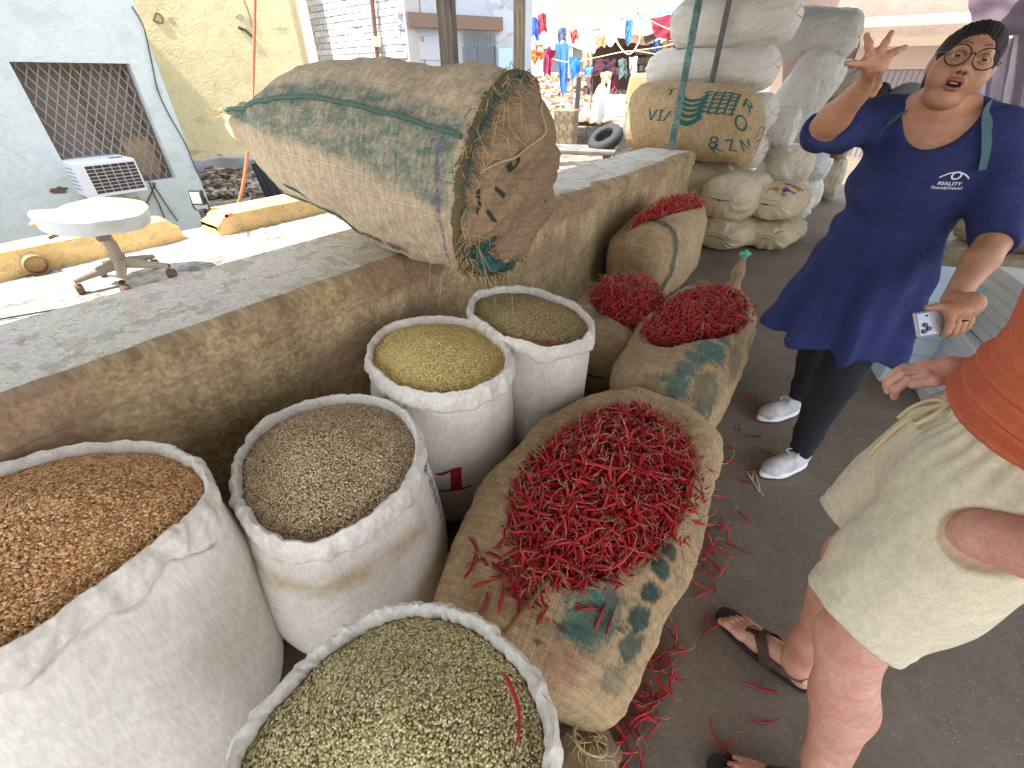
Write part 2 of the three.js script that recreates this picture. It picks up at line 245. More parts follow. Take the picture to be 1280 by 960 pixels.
// ---------------------------------------------------------------- houses across the yard
const tint = (c) => (g) => paint(g, () => c);
{
  // pale blue house, face on x = BX
  const BX = -6, house = thing('blue_house', 'pale blue plastered house with barred window and air conditioner', 'house');
  const a = onX(10, 75, BX), b = onX(159, 80, BX), c = onX(212, 224, BX); const z0 = a.z, z1 = b.z - 0.02, yT = 1.6, yB = c.y, zc = onX(165, 0, BX).z;
  const col = tint(C(214, 224, 224));
  const H = 6;
  const wg = mergeGeometries([box(BX - 0.3, BX, yT, H, zc, 9), box(BX - 0.3, BX, -0.2, yB, zc, 9), box(BX - 0.3, BX, yB, yT, z0, 9), box(BX - 0.3, BX, yB, yT, zc, z1), box(BX - 9, BX - 0.3, -0.2, H, zc, zc + 0.3), box(BX - 9, BX - 0.3, H - 0.25, H, zc + 0.3, 9), box(BX - 1.2, BX - 1.1, 0, 3, zc + 0.3, 2)].map(g => g.toNonIndexed()));
  mesh('wall', col(wg), M.plaster, house);
  const win = new THREE.Group(); win.name = 'window'; house.add(win);
  const fr = 0.05, X = BX - 0.10, wood = plain(120, 104, 88);
  mesh('frame', mergeGeometries([box(X - 0.04, X, yT - fr, yT, z1, z0), box(X - 0.04, X, yB, yB + fr, z1, z0), box(X - 0.04, X, yB + fr, yT - fr, z0 - fr, z0), box(X - 0.04, X, yB + fr, yT - fr, z1, z1 + fr), box(X - 0.035, X - 0.005, yB + fr, yT - fr, (z0 + z1) / 2 - 0.015, (z0 + z1) / 2 + 0.015), box(X - 0.035, X - 0.005, mix(yB, yT, 0.42) - 0.015, mix(yB, yT, 0.42) + 0.015, z1 + fr, (z0 + z1) / 2 - 0.015)]), wood, win);
  mesh('pane', box(X - 0.075, X - 0.06, yB, yT, z1, z0), plain(128, 116, 108, { roughness: 0.6 }), win);
  mesh('board', box(X - 0.055, X - 0.042, yB + fr, mix(yB, yT, 0.42), z1 + fr, mix(z1, z0, 0.36)), plain(178, 150, 118), win);
  // crossed bars of the grille
  const bars = [], w = z0 - z1, h = yT - yB, st = 0.075;
  for (const s of [-1, 1]) for (let k = -12; k < 30; k++) {
    const c0 = k * st; let pts = []; for (let i = 0; i <= 40; i++) { const y = i / 40 * h, z = c0 + s * y * 0.55 + (s < 0 ? 0 : -0.4); if (z > 0.02 && z < w - 0.02) pts.push(V(X + 0.03 + s * 0.004, yB + y, z1 + z)); }
    if (pts.length > 2) { const A = pts[0], B = pts[pts.length - 1], bx = new THREE.CylinderGeometry(0.006, 0.006, A.distanceTo(B), 5); bx.applyQuaternion(new THREE.Quaternion().setFromUnitVectors(V(0, 1, 0), B.clone().sub(A).normalize())); bx.translate((A.x + B.x) / 2, (A.y + B.y) / 2, (A.z + B.z) / 2); bars.push(bx); }
  }
  const bm = plain(150, 144, 138); for (const q of bars) mesh('bar', q, bm, win);
  // trailing wires
  const wires = [[[255, 20], [215, 60], [225, 120], [245, 190], [262, 255]], [[190, 225], [205, 245], [228, 272]], [[186, 228], [195, 250], [206, 275]], [[178, 262], [196, 232], [199, 228]]];
  const wz = [[[165, 8], [178, 30], [188, 70], [198, 115], [212, 145], [232, 180], [245, 212], [262, 240]], [[190, 228], [200, 244], [212, 262], [222, 276]], [[186, 226], [193, 244], [200, 258], [207, 276]], [[176, 268], [188, 244], [194, 228]]];
  wz.forEach((l) => mesh('cable', tube(l.map(([u, v]) => onX(u, v, BX + 0.012)), 0.006, 40, 5), plain(70, 72, 78), house));
  mesh('patched_hole', (() => { const p = onX(73, 238, BX); const g = new THREE.CircleGeometry(0.055, 14); displace(g, (q) => { q.multiplyScalar(0.8 + 0.5 * nz(q.x * 40, q.y * 40)); q.x *= 1.6; q.y *= 0.6; }); g.rotateY(Math.PI / 2); g.translate(BX + 0.004, p.y, p.z); return g; })(), plain(110, 82, 62), house);
  mesh('rust_stain', (() => { const p = onX(158, 258, BX); const g = new THREE.CircleGeometry(0.22, 40); displace(g, (q) => { const n = 0.75 + 0.7 * nz(q.x * 12, q.y * 12); q.multiplyScalar(n); q.y *= 0.55; }); g.rotateY(Math.PI / 2); g.translate(BX + 0.004, p.y, p.z); return g; })(), plain(188, 158, 112), house);

  // window air conditioner
  const A0 = onX(112, 206, BX + 0.30), A1 = onX(183, 236, BX + 0.30), A2 = onX(126, 247, BX + 0.30);
  const ac = thing('air_conditioner', 'white window air conditioner with dark grid front under the barred window', 'air conditioner');
  const az0 = A2.z + 0.08, az1 = A1.z - 0.01, ay0 = A2.y, ay1 = A0.y + 0.02, white = plain(226, 228, 232, { roughness: 0.5 });
  const cas = rbox(0.62, ay1 - ay0, az0 - az1, 0.015); cas.translate(BX - 0.02, (ay0 + ay1) / 2, (az0 + az1) / 2); mesh('casing', cas, white, ac);
  const fx = BX + 0.292, gz0 = az0 - 0.07, gz1 = az1 + 0.015, gy0 = ay0 + 0.03, gy1 = ay1 - 0.03;
  mesh('coil_panel', box(fx, fx + 0.006, gy0, gy1, gz1, gz0), plain(72, 64, 62), ac);
  for (let k = 1; k < 8; k++) { const y = mix(gy0, gy1, k / 8); mesh('grille_bar', box(fx + 0.008, fx + 0.014, y - 0.003, y + 0.003, gz1, gz0), plain(190, 186, 182), ac); }
  for (let k = 1; k < 6; k++) { const z = mix(gz0, gz1, k / 6); mesh('grille_bar', box(fx + 0.015, fx + 0.020, gy0, gy1, z - 0.003, z + 0.003), plain(190, 186, 182), ac); }
  mesh('front_frame', mergeGeometries([box(fx, fx + 0.02, gy1, ay1 - 0.008, az1 + 0.004, az0 - 0.004), box(fx, fx + 0.02, ay0 + 0.008, gy0, az1 + 0.004, az0 - 0.004), box(fx, fx + 0.02, gy0, gy1, gz0, az0 - 0.004), box(fx, fx + 0.02, gy0, gy1, az1 + 0.004, gz1)]), white, ac);
  mesh('rating_plate', box(BX + 0.1, BX + 0.2, ay1 + 0.001, ay1 + 0.003, az1 + 0.05, az1 + 0.15), plain(120, 122, 150), ac);
  for (let k = 0; k < 6; k++) mesh('side_louvre', box(BX + 0.02, BX + 0.2, ay0 + 0.06 + k * 0.035, ay0 + 0.07 + k * 0.035, az0 - 0.002, az0 + 0.004), plain(150, 152, 168), ac);
}
// oblique wall slab from p0 to p1 (front face), with its own frame
function slabGeo(p0, p1, y0, y1, th) { const L = Math.hypot(p1.x - p0.x, p1.z - p0.z), g = box(0, L, y0, y1, -th, 0); return [g, L, Math.atan2(-(p1.z - p0.z), p1.x - p0.x)]; }
const YD = V(0.68, 0, -0.73).normalize(), Y0 = V(-9.9, 0, -5.2);
const hitLine = (u, v, P, D) => { // point on the vertical plane through P along D seen at pixel
  const d = ray(u, v), n = V(-D.z, 0, D.x), t = n.dot(P.clone().sub(camera.position)) / n.dot(d); return d.multiplyScalar(t).add(camera.position);
};
const Y1 = hitLine(381, 92, Y0, YD); Y1.y = 0;
{
  const ya = Y0.clone().addScaledVector(YD, -5);
  const [g, L, r] = slabGeo(ya, Y1, -0.2, 5, 0.8);
  const h = thing('yellow_house', 'pale yellow plastered house wall with cracks and stains across the yard', 'house', [ya.x, 0, ya.z], r);
  paint(g, () => C(250, 230, 184)); mesh('wall', g, M.plaster, h);
  const loc = (u, v) => { const p = hitLine(u, v, Y0, YD).sub(ya); return [p.x * YD.x + p.z * YD.z, p.y]; };
  const patch = (u, v, sx, sy, col, n = 26) => { const [x, y] = loc(u, v); const q = new THREE.CircleGeometry(1, n); displace(q, (p) => { p.multiplyScalar(0.55 + 0.9 * Math.abs(nz(p.x * 3 + u, p.y * 3 + v))); p.x *= sx; p.y *= sy; }); q.translate(x, y, 0.005); mesh('plaster_patch', q, plain(...col), h); };
  patch(312, 30, 0.14, 0.12, [196, 180, 146]); patch(300, 22, 0.1, 0.05, [180, 164, 132]); patch(198, 22, 0.12, 0.09, [214, 198, 152]); patch(215, 26, 0.06, 0.07, [190, 172, 128]); patch(352, 36, 0.18, 0.03, [196, 184, 150]); patch(250, 150, 0.12, 0.06, [214, 198, 150]); patch(275, 195, 0.06, 0.05, [180, 160, 116]); patch(232, 190, 0.4, 0.05, [196, 180, 128]);
  const lc = (l, rad, col) => mesh('crack', tube(l.map(([u, v]) => { const [x, y] = loc(u, v); return V(x, y, 0.008); }), rad, 20, 4), plain(...col), h);
  lc([[298, 34], [306, 37], [312, 42], [318, 48]], 0.025, [92, 84, 74]); lc([[305, 0], [312, 20], [314, 33]], 0.012, [150, 138, 112]); lc([[192, 26], [196, 16], [202, 20], [203, 28], [194, 27]], 0.013, [130, 112, 84]);
  // rough footing of broken render
  const fg = displace(new THREE.BoxGeometry(L, 0.30, 0.5, 120, 5, 6), (p) => { p.y += 0.14 * fbm(p.x * 1.6, p.z * 4, 2); p.z += 0.1 * fbm(p.x * 2, p.y * 4, 6); });
  fg.translate(L / 2, 0.02, 0.2); mesh('footing', fg, plain(178, 176, 180), h);
}
{
  // whitewashed brick wall, bricks laid one by one
  const B0 = Y1.clone().add(V(-0.3, 0, -0.55)), BD = V(0.985, 0, 0.10).normalize();
  const B1 = hitLine(511, 60, B0, BD); B1.y = 0;
  const [g, L, r] = slabGeo(B0, B1, -0.2, 3.6, 0.3);
  const h = thing('brick_wall', 'whitewashed brick wall with a rusty pipe, half in sun', 'wall', [B0.x, 0, B0.z], r);
  paint(g, () => C(196, 192, 190)); mesh('mortar_bed', g, M.plaster, h);
  const ch = 0.092, bl = 0.235, vis = [], rest = []; reseed(77);
  const bg = []; for (let k = 0; k < 4; k++) { const q = new THREE.BoxGeometry(bl - 0.018, ch - 0.014, 0.05); displace(q, (p) => { p.x += 0.006 * nz(p.x * 20 + k * 7, p.y * 30, p.z); p.y += 0.004 * nz(p.y * 20 + k * 3, p.x * 30, 2); p.z += 0.006 * nz(p.x * 9 + k, p.y * 9, 7); }); bg.push(q); }
  const bm = [plain(214, 214, 218), plain(204, 204, 210), plain(222, 221, 222), plain(194, 192, 196)];
  const rows = Math.floor(3.5 / ch); let n = 0;
  for (let j = 0; j < rows; j++) { const y = j * ch + 0.04; for (let x = (j % 2 ? bl / 2 : 0) + bl / 2; x < L - bl * 0.4; x += bl) {
    const k = Math.floor(rnd() * 4), dx = rr(-0.006, 0.006), dz = rr(-0.006, 0.004); if (rnd() < 0.03) continue;
    if (y > 1.55 && n < 300) { n++; const m = mesh('brick', bg[k], bm[Math.floor(rnd() * 4)], h); m.position.set(x + dx, y, -0.012 + dz); m.rotation.z = rr(-0.02, 0.02); }
    else { const q = bg[k].clone(); q.translate(x + dx, y, -0.012 + dz); rest.push(q); }
  } }
  const s = mesh('brick_course', mergeGeometries(rest), bm[0], h); s.userData.kind = 'stuff';
  const lp = (u, v) => { const p = hitLine(u, v, B0, BD).sub(B0); return V(p.x * BD.x + p.z * BD.z, p.y, 0.08); };
  mesh('rusty_pipe', tube([lp(467, -30), lp(473, 30), lp(478, 85), lp(482, 140)], 0.035, 20, 8), plain(130, 92, 78), h);
  mesh('pipe_clip', (() => { const q = rbox(0.14, 0.14, 0.1, 0.02), c = lp(476, 53); q.translate(c.x, c.y, c.z); return q; })(), plain(226, 214, 178), h);
  // grey house beyond with a lintel and a wire-mesh door, running away from the yard
  const GD = V(0.42, 0, -0.90).normalize(), G0 = B1.clone().add(V(0.05, 0, -0.3));
  const G1 = hitLine(664, 90, G0, GD); G1.y = 0;
  const [gg, GL, gr] = slabGeo(G0, G1, -0.2, 4.4, 0.3);
  const gh = thing('grey_house', 'patchy grey rendered house with brown lintel and mesh door', 'house', [G0.x, 0, G0.z], gr);
  paint(gg, (p) => C(196, 202, 208)); mesh('wall', gg, M.plaster, gh);
  const lg = (u, v) => { const p = hitLine(u, v, G0, GD).sub(G0); return [p.x * GD.x + p.z * GD.z, p.y]; };
  const rectG = (u0, v0, u1, v1, zz, col, name, o) => { const a = lg(u0, v0), b = lg(u1, v1); return mesh(name, box(Math.min(a[0], b[0]), Math.max(a[0], b[0]), Math.min(a[1], b[1]), Math.max(a[1], b[1]), 0.002, zz), plain(...col, o), gh); };
  { const a = lg(509, 42), b = lg(625, 57); mesh('lintel', box(a[0], b[0], 2.14, 2.32, 0.01, 0.12), plain(128, 104, 90), gh); }
  rectG(578, 58, 618, 140, 0.05, [150, 156, 164], 'mesh_door'); rectG(596, 58, 598, 140, 0.08, [110, 116, 124], 'door_stile'); rectG(616, 58, 619, 140, 0.08, [100, 100, 106], 'door_stile');
  for (let k = 0; k < 14; k++) { const a = lg(578, 58), b = lg(618, 58); const x = mix(a[0], b[0], (k + 0.5) / 14); mesh('mesh_wire', box(x - 0.008, x + 0.008, 0.2, 2.1, 0.055, 0.07), plain(116, 120, 128), gh); }
  rectG(512, 52, 552, 75, 0.012, [186, 188, 196], 'render_patch'); rectG(622, 60, 640, 130, 0.02, [188, 212, 220], 'blue_panel');
  for (let k = 0; k < 9; k++) { const [x, y] = lg(rr(515, 640), rr(0, 40)); const q = new THREE.CircleGeometry(1, 22); displace(q, (p) => { p.multiplyScalar(0.5 + 1.0 * Math.abs(nz(p.x * 3 + k * 5, p.y * 3))); p.x *= 0.45; p.y *= 0.25; }); q.translate(x, y, 0.006 + k * 0.001); mesh('damp_patch', q, plain(172 + k % 3 * 9, 178 + k % 3 * 9, 188 + k % 3 * 8), gh); }
}
// ---------------------------------------------------------------- sacks
const catm = (a, t) => { const n = a.length - 1, k = clamp(t, 0, 1) * n, i = Math.min(n - 1, Math.floor(k)), f = k - i, p0 = a[Math.max(0, i - 1)], p1 = a[i], p2 = a[i + 1], p3 = a[Math.min(n, i + 2)]; return 0.5 * (2 * p1 + (p2 - p0) * f + (2 * p0 - 5 * p1 + 4 * p2 - p3) * f * f + (3 * p1 - p0 - 3 * p2 + p3) * f * f * f); };
// closed sack surface round a spine; st = [[x,y,z, halfWidth, halfHeight], ...]
function sackSurf(st, o = {}) {
  const col = [0, 1, 2, 3, 4].map(k => st.map(s => s[k])), e0 = o.e0 ?? 0.12, e1 = o.e1 ?? 0.12, p0 = o.p0 || 0, p1 = o.p1 || 0, n = o.n || 2.3, sd = o.seed || 0;
  const wr = o.wr ?? 0.012, fl = o.floor ?? -99;
  const f = (s, ph) => {
    const c = V(catm(col[0], s), catm(col[1], s), catm(col[2], s)), c2 = V(catm(col[0], Math.min(1, s + 0.01)), catm(col[1], Math.min(1, s + 0.01)), catm(col[2], Math.min(1, s + 0.01))), c1 = V(catm(col[0], Math.max(0, s - 0.01)), catm(col[1], Math.max(0, s - 0.01)), catm(col[2], Math.max(0, s - 0.01)));
    const T = c2.sub(c1).normalize(); let U = V(0, 1, 0); if (Math.abs(T.y) > 0.9) U = V(...(o.up || [1, 0, 0])); U.addScaledVector(T, -U.dot(T)).normalize(); const S = T.clone().cross(U);
    let a = catm(col[3], s), b = catm(col[4], s), ka = 1, kb = 1;
    if (s < e0) { const q = Math.sqrt(Math.max(0, 1 - (1 - s / e0) ** 2)); kb *= mix(0.02, 1, q); ka *= mix(p0, 1, q); }
    if (s > 1 - e1) { const q = Math.sqrt(Math.max(0, 1 - (1 - (1 - s) / e1) ** 2)); kb *= mix(0.02, 1, q); ka *= mix(p1, 1, q); }
    const cp = Math.cos(ph), sp = Math.sin(ph), x = Math.sign(cp) * Math.pow(Math.abs(cp), 2 / n) * a * ka, y = Math.sign(sp) * Math.pow(Math.abs(sp), 2 / n) * b * kb;
    const p = c.addScaledVector(S, x).addScaledVector(U, y), dir = S.clone().multiplyScalar(x).addScaledVector(U, y).normalize();
    const q = Math.min(1, kb * 1.5), lo = fbm(p.x * 3.2 + sd, p.y * 3.2, p.z * 3.2, 2), hi = fbm(p.x * 11 + sd, p.y * 11, p.z * 11, 3), rid = 1 - Math.abs(fbm(p.x * 6 + sd * 2, p.y * 6, p.z * 6 + 4, 3)) * 4;
    p.addScaledVector(dir, q * (wr * 2.2 * lo + wr * 0.8 * hi + wr * 0.35 * Math.max(0, rid)));
    if (o.mod) o.mod(p, s, ph, dir);
    if (p.y < fl) { p.y = fl + (p.y - fl) * 0.02; }
    const op = o.open; if (op && p.y > op.ymin) {
      const dx = p.x - op.x, dz = p.z - op.z, [ex, ez] = op.inv(dx, dz), an = Math.atan2(ez, ex), d = Math.hypot(ex, ez) * (1 + 0.13 * fbm(Math.cos(an) * 1.5 + sd, Math.sin(an) * 1.5, 0, 3)), pl = op.y + op.ta * clamp(ex, -1.4, 1.4) + op.tb * clamp(ez, -1.4, 1.4);
      p.y = mix(p.y, pl + op.lip * (0.5 + 2.2 * fbm(dx * 7, dz * 7, sd + 3, 3)), sst(1.18, 1.03, d)); p.y = mix(p.y, Math.min(p.y, pl - 0.07), sst(1.0, 0.9, d));
    }
    return p;
  };
  f.len = Math.hypot(st[st.length - 1][0] - st[0][0], st[st.length - 1][1] - st[0][1], st[st.length - 1][2] - st[0][2]); f.gir = 6.28 * 0.5 * (Math.max(...col[3]) + Math.max(...col[4]));
  return f;
}
function sackGeo(f, nu, nv, colour) {
  const g = sheet((u, v) => f(v, u * Math.PI * 2), nu, nv, f.gir, f.len); weld(g, nu, nv);
  const p = g.attributes.position, a = new Float32Array(p.count * 3), v = V(0, 0, 0); let i = 0;
  for (let j = 0; j <= nv; j++) for (let k = 0; k <= nu; k++, i++) { v.fromBufferAttribute(p, i); const c = colour(j / nv, k / nu * Math.PI * 2, v); a[i * 3] = c.r; a[i * 3 + 1] = c.g; a[i * 3 + 2] = c.b; }
  g.setAttribute('color', new THREE.BufferAttribute(a, 3)); return g;
}
const JUTE = C(220, 194, 156), JUTE_D = C(200, 168, 128), TEAL = C(70, 128, 126), TEAL_D = C(42, 84, 84), DARK = C(84, 70, 56);
const juteTone = (p, k = 1, sd = 0) => { const n = fbm(p.x * 3 + sd, p.y * 3, p.z * 3, 3), m = fbm(p.x * 14 + sd, p.y * 14, p.z * 14, 3); return JUTE.clone().lerp(JUTE_D, clamp(0.45 + 0.9 * n, 0, 1)).multiplyScalar(k * (1 + 0.3 * m)); };
// thin dyed patch that lies on a sack: same surface, 2 mm out
function onSack(f, s0, s1, a0, a1, mat, name, parent, nu = 40, nv = 40, off = -0.003, swap = false) {
  const g = sheet((u, v) => { const e = 0.01, p = f(v, u), pu = f(v, u + e).sub(p), pv = f(Math.min(1, v + e), u).sub(p); const n = pu.cross(pv).normalize(); return p.addScaledVector(n, off); }, nu, nv, 1, 1, a0, a1, s0, s1);
  const uv = g.attributes.uv; for (let i = 0; i < uv.count; i++) uv.setXY(i, (uv.getX(i) - a0) / (a1 - a0), (uv.getY(i) - s0) / (s1 - s0));
  if (swap) { for (let i = 0; i < uv.count; i++) uv.setXY(i, uv.getY(i), uv.getX(i)); }
  return mesh(name, g, mat, parent);
}
function printMat(w, h, draw, color, o = {}) {   // ink printed on cloth: alpha from a drawing
  const cv = document.createElement('canvas'); cv.width = w; cv.height = h; const c = cv.getContext('2d'); c.fillStyle = '#000'; c.fillRect(0, 0, w, h); c.fillStyle = c.strokeStyle = '#fff'; c.lineCap = 'round'; c.lineJoin = 'round'; draw(c, w, h);
  const t = new THREE.CanvasTexture(cv); return std(Object.assign({ color, alphaMap: t, transparent: true, roughness: 0.95 }, o));
}
// loose fibres
function fibres(n, at, len, rad, mat, name, parent, droop = 0.3) {
  const gs = []; for (let i = 0; i < n; i++) { const p = at(i), d = V(rr(-1, 1), rr(-0.6, 0.8), rr(-1, 1)).normalize(), l = len * rr(0.4, 1.3), e = V(rr(-1, 1), rr(-1, 1), rr(-1, 1)).multiplyScalar(l * 0.35); gs.push(tube([p, p.clone().addScaledVector(d, l * 0.5).add(e), p.clone().addScaledVector(d, l).add(V(0, -l * droop, 0))], rad, 5, 3)); }
  const m = mesh(name, mergeGeometries(gs), mat, parent); m.userData.kind = 'stuff'; return m;
}
const fibreTan = plain(206, 178, 132, { roughness: 1 }), fibreTeal = plain(86, 120, 112, { roughness: 1 }), fibreDark = plain(84, 76, 62, { roughness: 1 });

// --- the huge sack lying across the parapet
const bigEnd = V(-0.97, 1.13, -1.50), bigTip = V(-2.46, 1.345, -1.14);
{
  reseed(11);
  const t = thing('burlap_sack', 'huge stuffed burlap sack with teal stripe lying across the parapet wall', 'sack');
  const A = bigTip, B = bigEnd, at = (k, dy = 0) => [mix(A.x, B.x, k), mix(A.y, B.y, k) + dy, mix(A.z, B.z, k)];
  const st = [[...at(0.0, 0.0), 0.03, 0.03], [...at(0.10, -0.015), 0.10, 0.10], [...at(0.28, -0.02), 0.24, 0.235], [...at(0.5, 0.0), 0.31, 0.315], [...at(0.70, 0.0), 0.335, 0.35], [...at(0.86, 0.0), 0.335, 0.355], [...at(1.0, -0.02), 0.30, 0.315]];
  const f = sackSurf(st, { e0: 0.02, e1: 0.15, p0: 0.3, p1: 0.02, n: 2.25, wr: 0.020, seed: 3, mod: (p, s, ph, d) => {
    // sag onto the wall
    if (p.x < WX && p.y < WY + 0.012) p.y = WY + 0.012 + (p.y - WY - 0.012) * 0.03; else if (p.x < WX + 0.05 && p.y < WY) p.y = mix(p.y, WY + 0.01, sst(WX + 0.05, WX, p.x));
    p.addScaledVector(d, 0.006 * Math.sin(ph * 9 + s * 3) * sst(0.35, 0.1, s)); const en = sst(0.868, 0.90, s); if (en > 0) { const w = 1 - Math.abs(fbm(p.y * 5 + p.z * 2, p.z * 3, 8, 3)) * 4; p.x += en * (0.11 * fbm(p.y * 3.6, p.z * 3.6, 5, 3) + 0.03 * Math.max(0, w) + 0.012 * Math.sin(ph * 13 + 4 * fbm(p.y * 6, p.z * 6, 2, 2)) * sst(1.0, 0.9, s)); } } });
  const g = sackGeo(f, 220, 260, (s, ph, p) => {
    let c = juteTone(p, 1.35, 1).lerp(C(228, 222, 210), 0.45), a = ph / Math.PI * 180; if (a > 180) a -= 360;     // a: 0 = camera side, 90 = top
    const w = 3 * fbm(s * 9, ph * 3, 2), seamA = 33 + 10 * s;
    const band = sst(20 - 34 * s, 28 - 34 * s, a + w) * sst(70 - 30 * s, 60 - 28 * s, a + w) * sst(0.85, 0.83, s);
    const fade = clamp(0.55 + 0.7 * fbm(p.x * 9, p.y * 30, p.z * 9, 3) + 0.5 * nz(p.x * 120, p.y * 120, p.z * 120), 0.1, 0.85); c.lerp(TEAL, band * fade);
    if (s > 0.865) { c.lerp(C(150, 112, 78), 0.65);  }
    const lowMark = band ? 0 : sst(-52, -48, a + 2 * w) * sst(-40, -44, a + 2 * w) * sst(0.2, 0.24, s + 0.01 * w) * sst(0.72, 0.66, s) * (nz(s * 60, ph * 6) > -0.1 ? 1 : 0); c.lerp(TEAL_D, lowMark * 0.8);
    const pur = Math.exp(-(((s - 0.815 + 0.01 * Math.sin(a * 0.05)) / 0.006) ** 2)) * (a > -45 && a < 30 ? 1 : 0) * (nz(p.x * 70, p.y * 70, p.z * 70) > 0 ? 1 : 0.2); c.lerp(C(120, 92, 150), pur * 0.75);
    return c;
  });
  { const p = g.attributes.position, uv = g.attributes.uv; for (let j = 0, i = 0; j <= 260; j++) for (let k = 0; k <= 220; k++, i++) if (j / 260 > 0.868) uv.setXY(i, p.getZ(i) + 0.15 * p.getY(i), p.getY(i) - 0.1 * p.getZ(i)); }
  mesh('cloth', g, M.burlap, t);
  // sewn seam along the teal band, end hem, knots and frayed strands
  const seam = []; for (let k = 0; k <= 30; k++) { const s = mix(0.02, 0.845, k / 30), a = (46 - 20 * s) * Math.PI / 180, p = f(s, a); seam.push(p.add(V(0.004, 0.003, 0.006))); }
  mesh('seam', displace(tube(seam, 0.008, 220, 6), (p) => { p.y += 0.004 * nz(p.x * 90, p.y * 90, p.z * 90); }), plain(104, 138, 126, { roughness: 1, map: rep(T_burlap, 0.1) }), t);
  const hem = []; for (let k = 0; k <= 40; k++) { const p = f(0.862, (108 - k * 4.1) * Math.PI / 180); hem.push(p.add(V(0.012 + 0.008 * fbm(k * 0.7, 1), 0, 0.006))); }
  mesh('end_hem', displace(tube(hem, 0.017, 160, 8), (p) => { p.x += 0.014 * fbm(p.x * 30, p.y * 30, p.z * 30); p.z += 0.014 * fbm(p.x * 30, p.y * 30, p.z * 30 + 9); }), plain(126, 112, 82, { roughness: 1, map: rep(T_burlap, 0.1) }), t);
  const hem2 = []; for (let k = 0; k <= 30; k++) hem2.push(f(0.866, (112 + k * 3.4) * Math.PI / 180).add(V(0.012, 0.006, 0)));
  mesh('end_hem', tube(hem2, 0.02, 80, 8), plain(56, 104, 104, { roughness: 1, map: rep(T_burlap, 0.1) }), t);
  const fold = []; for (let k = 0; k <= 20; k++) fold.push(f(0.89 + 0.05 * Math.sin(k / 20 * 3.14), (100 - k * 4.2) * Math.PI / 180).add(V(0.012, 0, 0.004)));
  mesh('fold', tube(fold, 0.0035, 50, 5), plain(196, 176, 144, { roughness: 1 }), t);
  fibres(260, () => f(0.864 + rr(-0.006, 0.035), rr(-70, 108) * Math.PI / 180).add(V(0.02, 0, 0.01)), 0.062, 0.0013, fibreTan, 'frayed_strand', t, 0.5);
  fibres(240, () => f(0.862 + rr(-0.006, 0.012), rr(0, 104) * Math.PI / 180).add(V(0.02, 0, 0.01)), 0.045, 0.0015, fibreTeal, 'frayed_strand', t, 0.5);
  fibres(150, () => f(rr(0.87, 0.95), rr(-95, -20) * Math.PI / 180).add(V(0.01, 0, 0.004)), 0.04, 0.0014, fibreDark, 'frayed_strand', t, 0.5);
  fibres(20, () => f(rr(0.80, 0.95), rr(-80, 0) * Math.PI / 180).add(V(0.004, 0, 0.004)), 0.12, 0.0010, fibreTan, 'hanging_thread', t, 1.1);
  // dark torn patch at the lower end
  const patch = sheet((u, v) => { const p = f(mix(0.866, 0.955, v), (mix(-92, -18, u)) * Math.PI / 180); const n = V(0.9, -0.15, 0.35), ed = Math.min(u, 1 - u) * 3.2, ev = Math.min(v * 3, (1 - v) * 1.6), k = Math.min(ed, ev) + 0.9 * fbm(u * 5, v * 5, 2, 3); return p.addScaledVector(n, -0.03 + 0.042 * sst(0.0, 0.35, k) + 0.035 * Math.abs(fbm(u * 10, v * 10, 4)) * sst(0.1, 0.4, k)); }, 60, 30, 0.4, 0.2);
  mesh('torn_patch', paint(patch, (p) => C(70, 128, 126).multiplyScalar(1 + 0.5 * fbm(p.x * 30, p.y * 30, p.z * 30))), M.burlap, t);
  // twisted ear
  const ear = displace(new THREE.ConeGeometry(0.04, 0.16, 14, 10), (p) => { p.x += 0.008 * Math.sin(p.y * 60); p.z += 0.008 * Math.cos(p.y * 70 + 1); p.y += 0.004 * nz(p.x * 90, p.z * 90); });
  ear.applyQuaternion(new THREE.Quaternion().setFromUnitVectors(V(0, 1, 0), V(-0.95, 0.25, 0.1).normalize())); ear.translate(A.x - 0.01, A.y + 0.006, A.z);
  mesh('ear', paint(ear, (p) => juteTone(p, 0.75)), M.burlap, t);
  fibres(30, () => A.clone().add(V(rr(-0.08, 0.02), rr(0, 0.03), rr(-0.03, 0.03))), 0.035, 0.0016, fibreTan, 'frayed_strand', t, 0.2);
  // stencil strokes near the base
  const ink = printMat(256, 256, (c, w, h) => { c.lineWidth = 12; for (const l of [[20, 40, 120, 70], [120, 70, 230, 150], [30, 110, 60, 190], [70, 120, 120, 180], [110, 140, 170, 200], [160, 170, 220, 230]]) { c.beginPath(); c.moveTo(l[0], l[1]); c.lineTo(l[2], l[3]); c.stroke(); } }, C(40, 96, 92));
  onSack(f, 0.22, 0.60, -58 * Math.PI / 180, -22 * Math.PI / 180, ink, 'stencil_mark', t, 40, 40, -0.003);
  const ink2 = printMat(256, 256, (c) => { c.lineWidth = 14; for (const l of [[40, 80, 60, 140], [100, 90, 110, 150], [170, 90, 175, 140], [170, 90, 200, 90], [200, 90, 205, 140], [60, 200, 95, 230]]) { c.beginPath(); c.moveTo(l[0], l[1]); c.lineTo(l[2], l[3]); c.stroke(); } }, C(50, 58, 52));
  onSack(f, 0.89, 0.955, -15 * Math.PI / 180, 45 * Math.PI / 180, ink2, 'stencil_mark', t, 40, 20, -0.004);
}

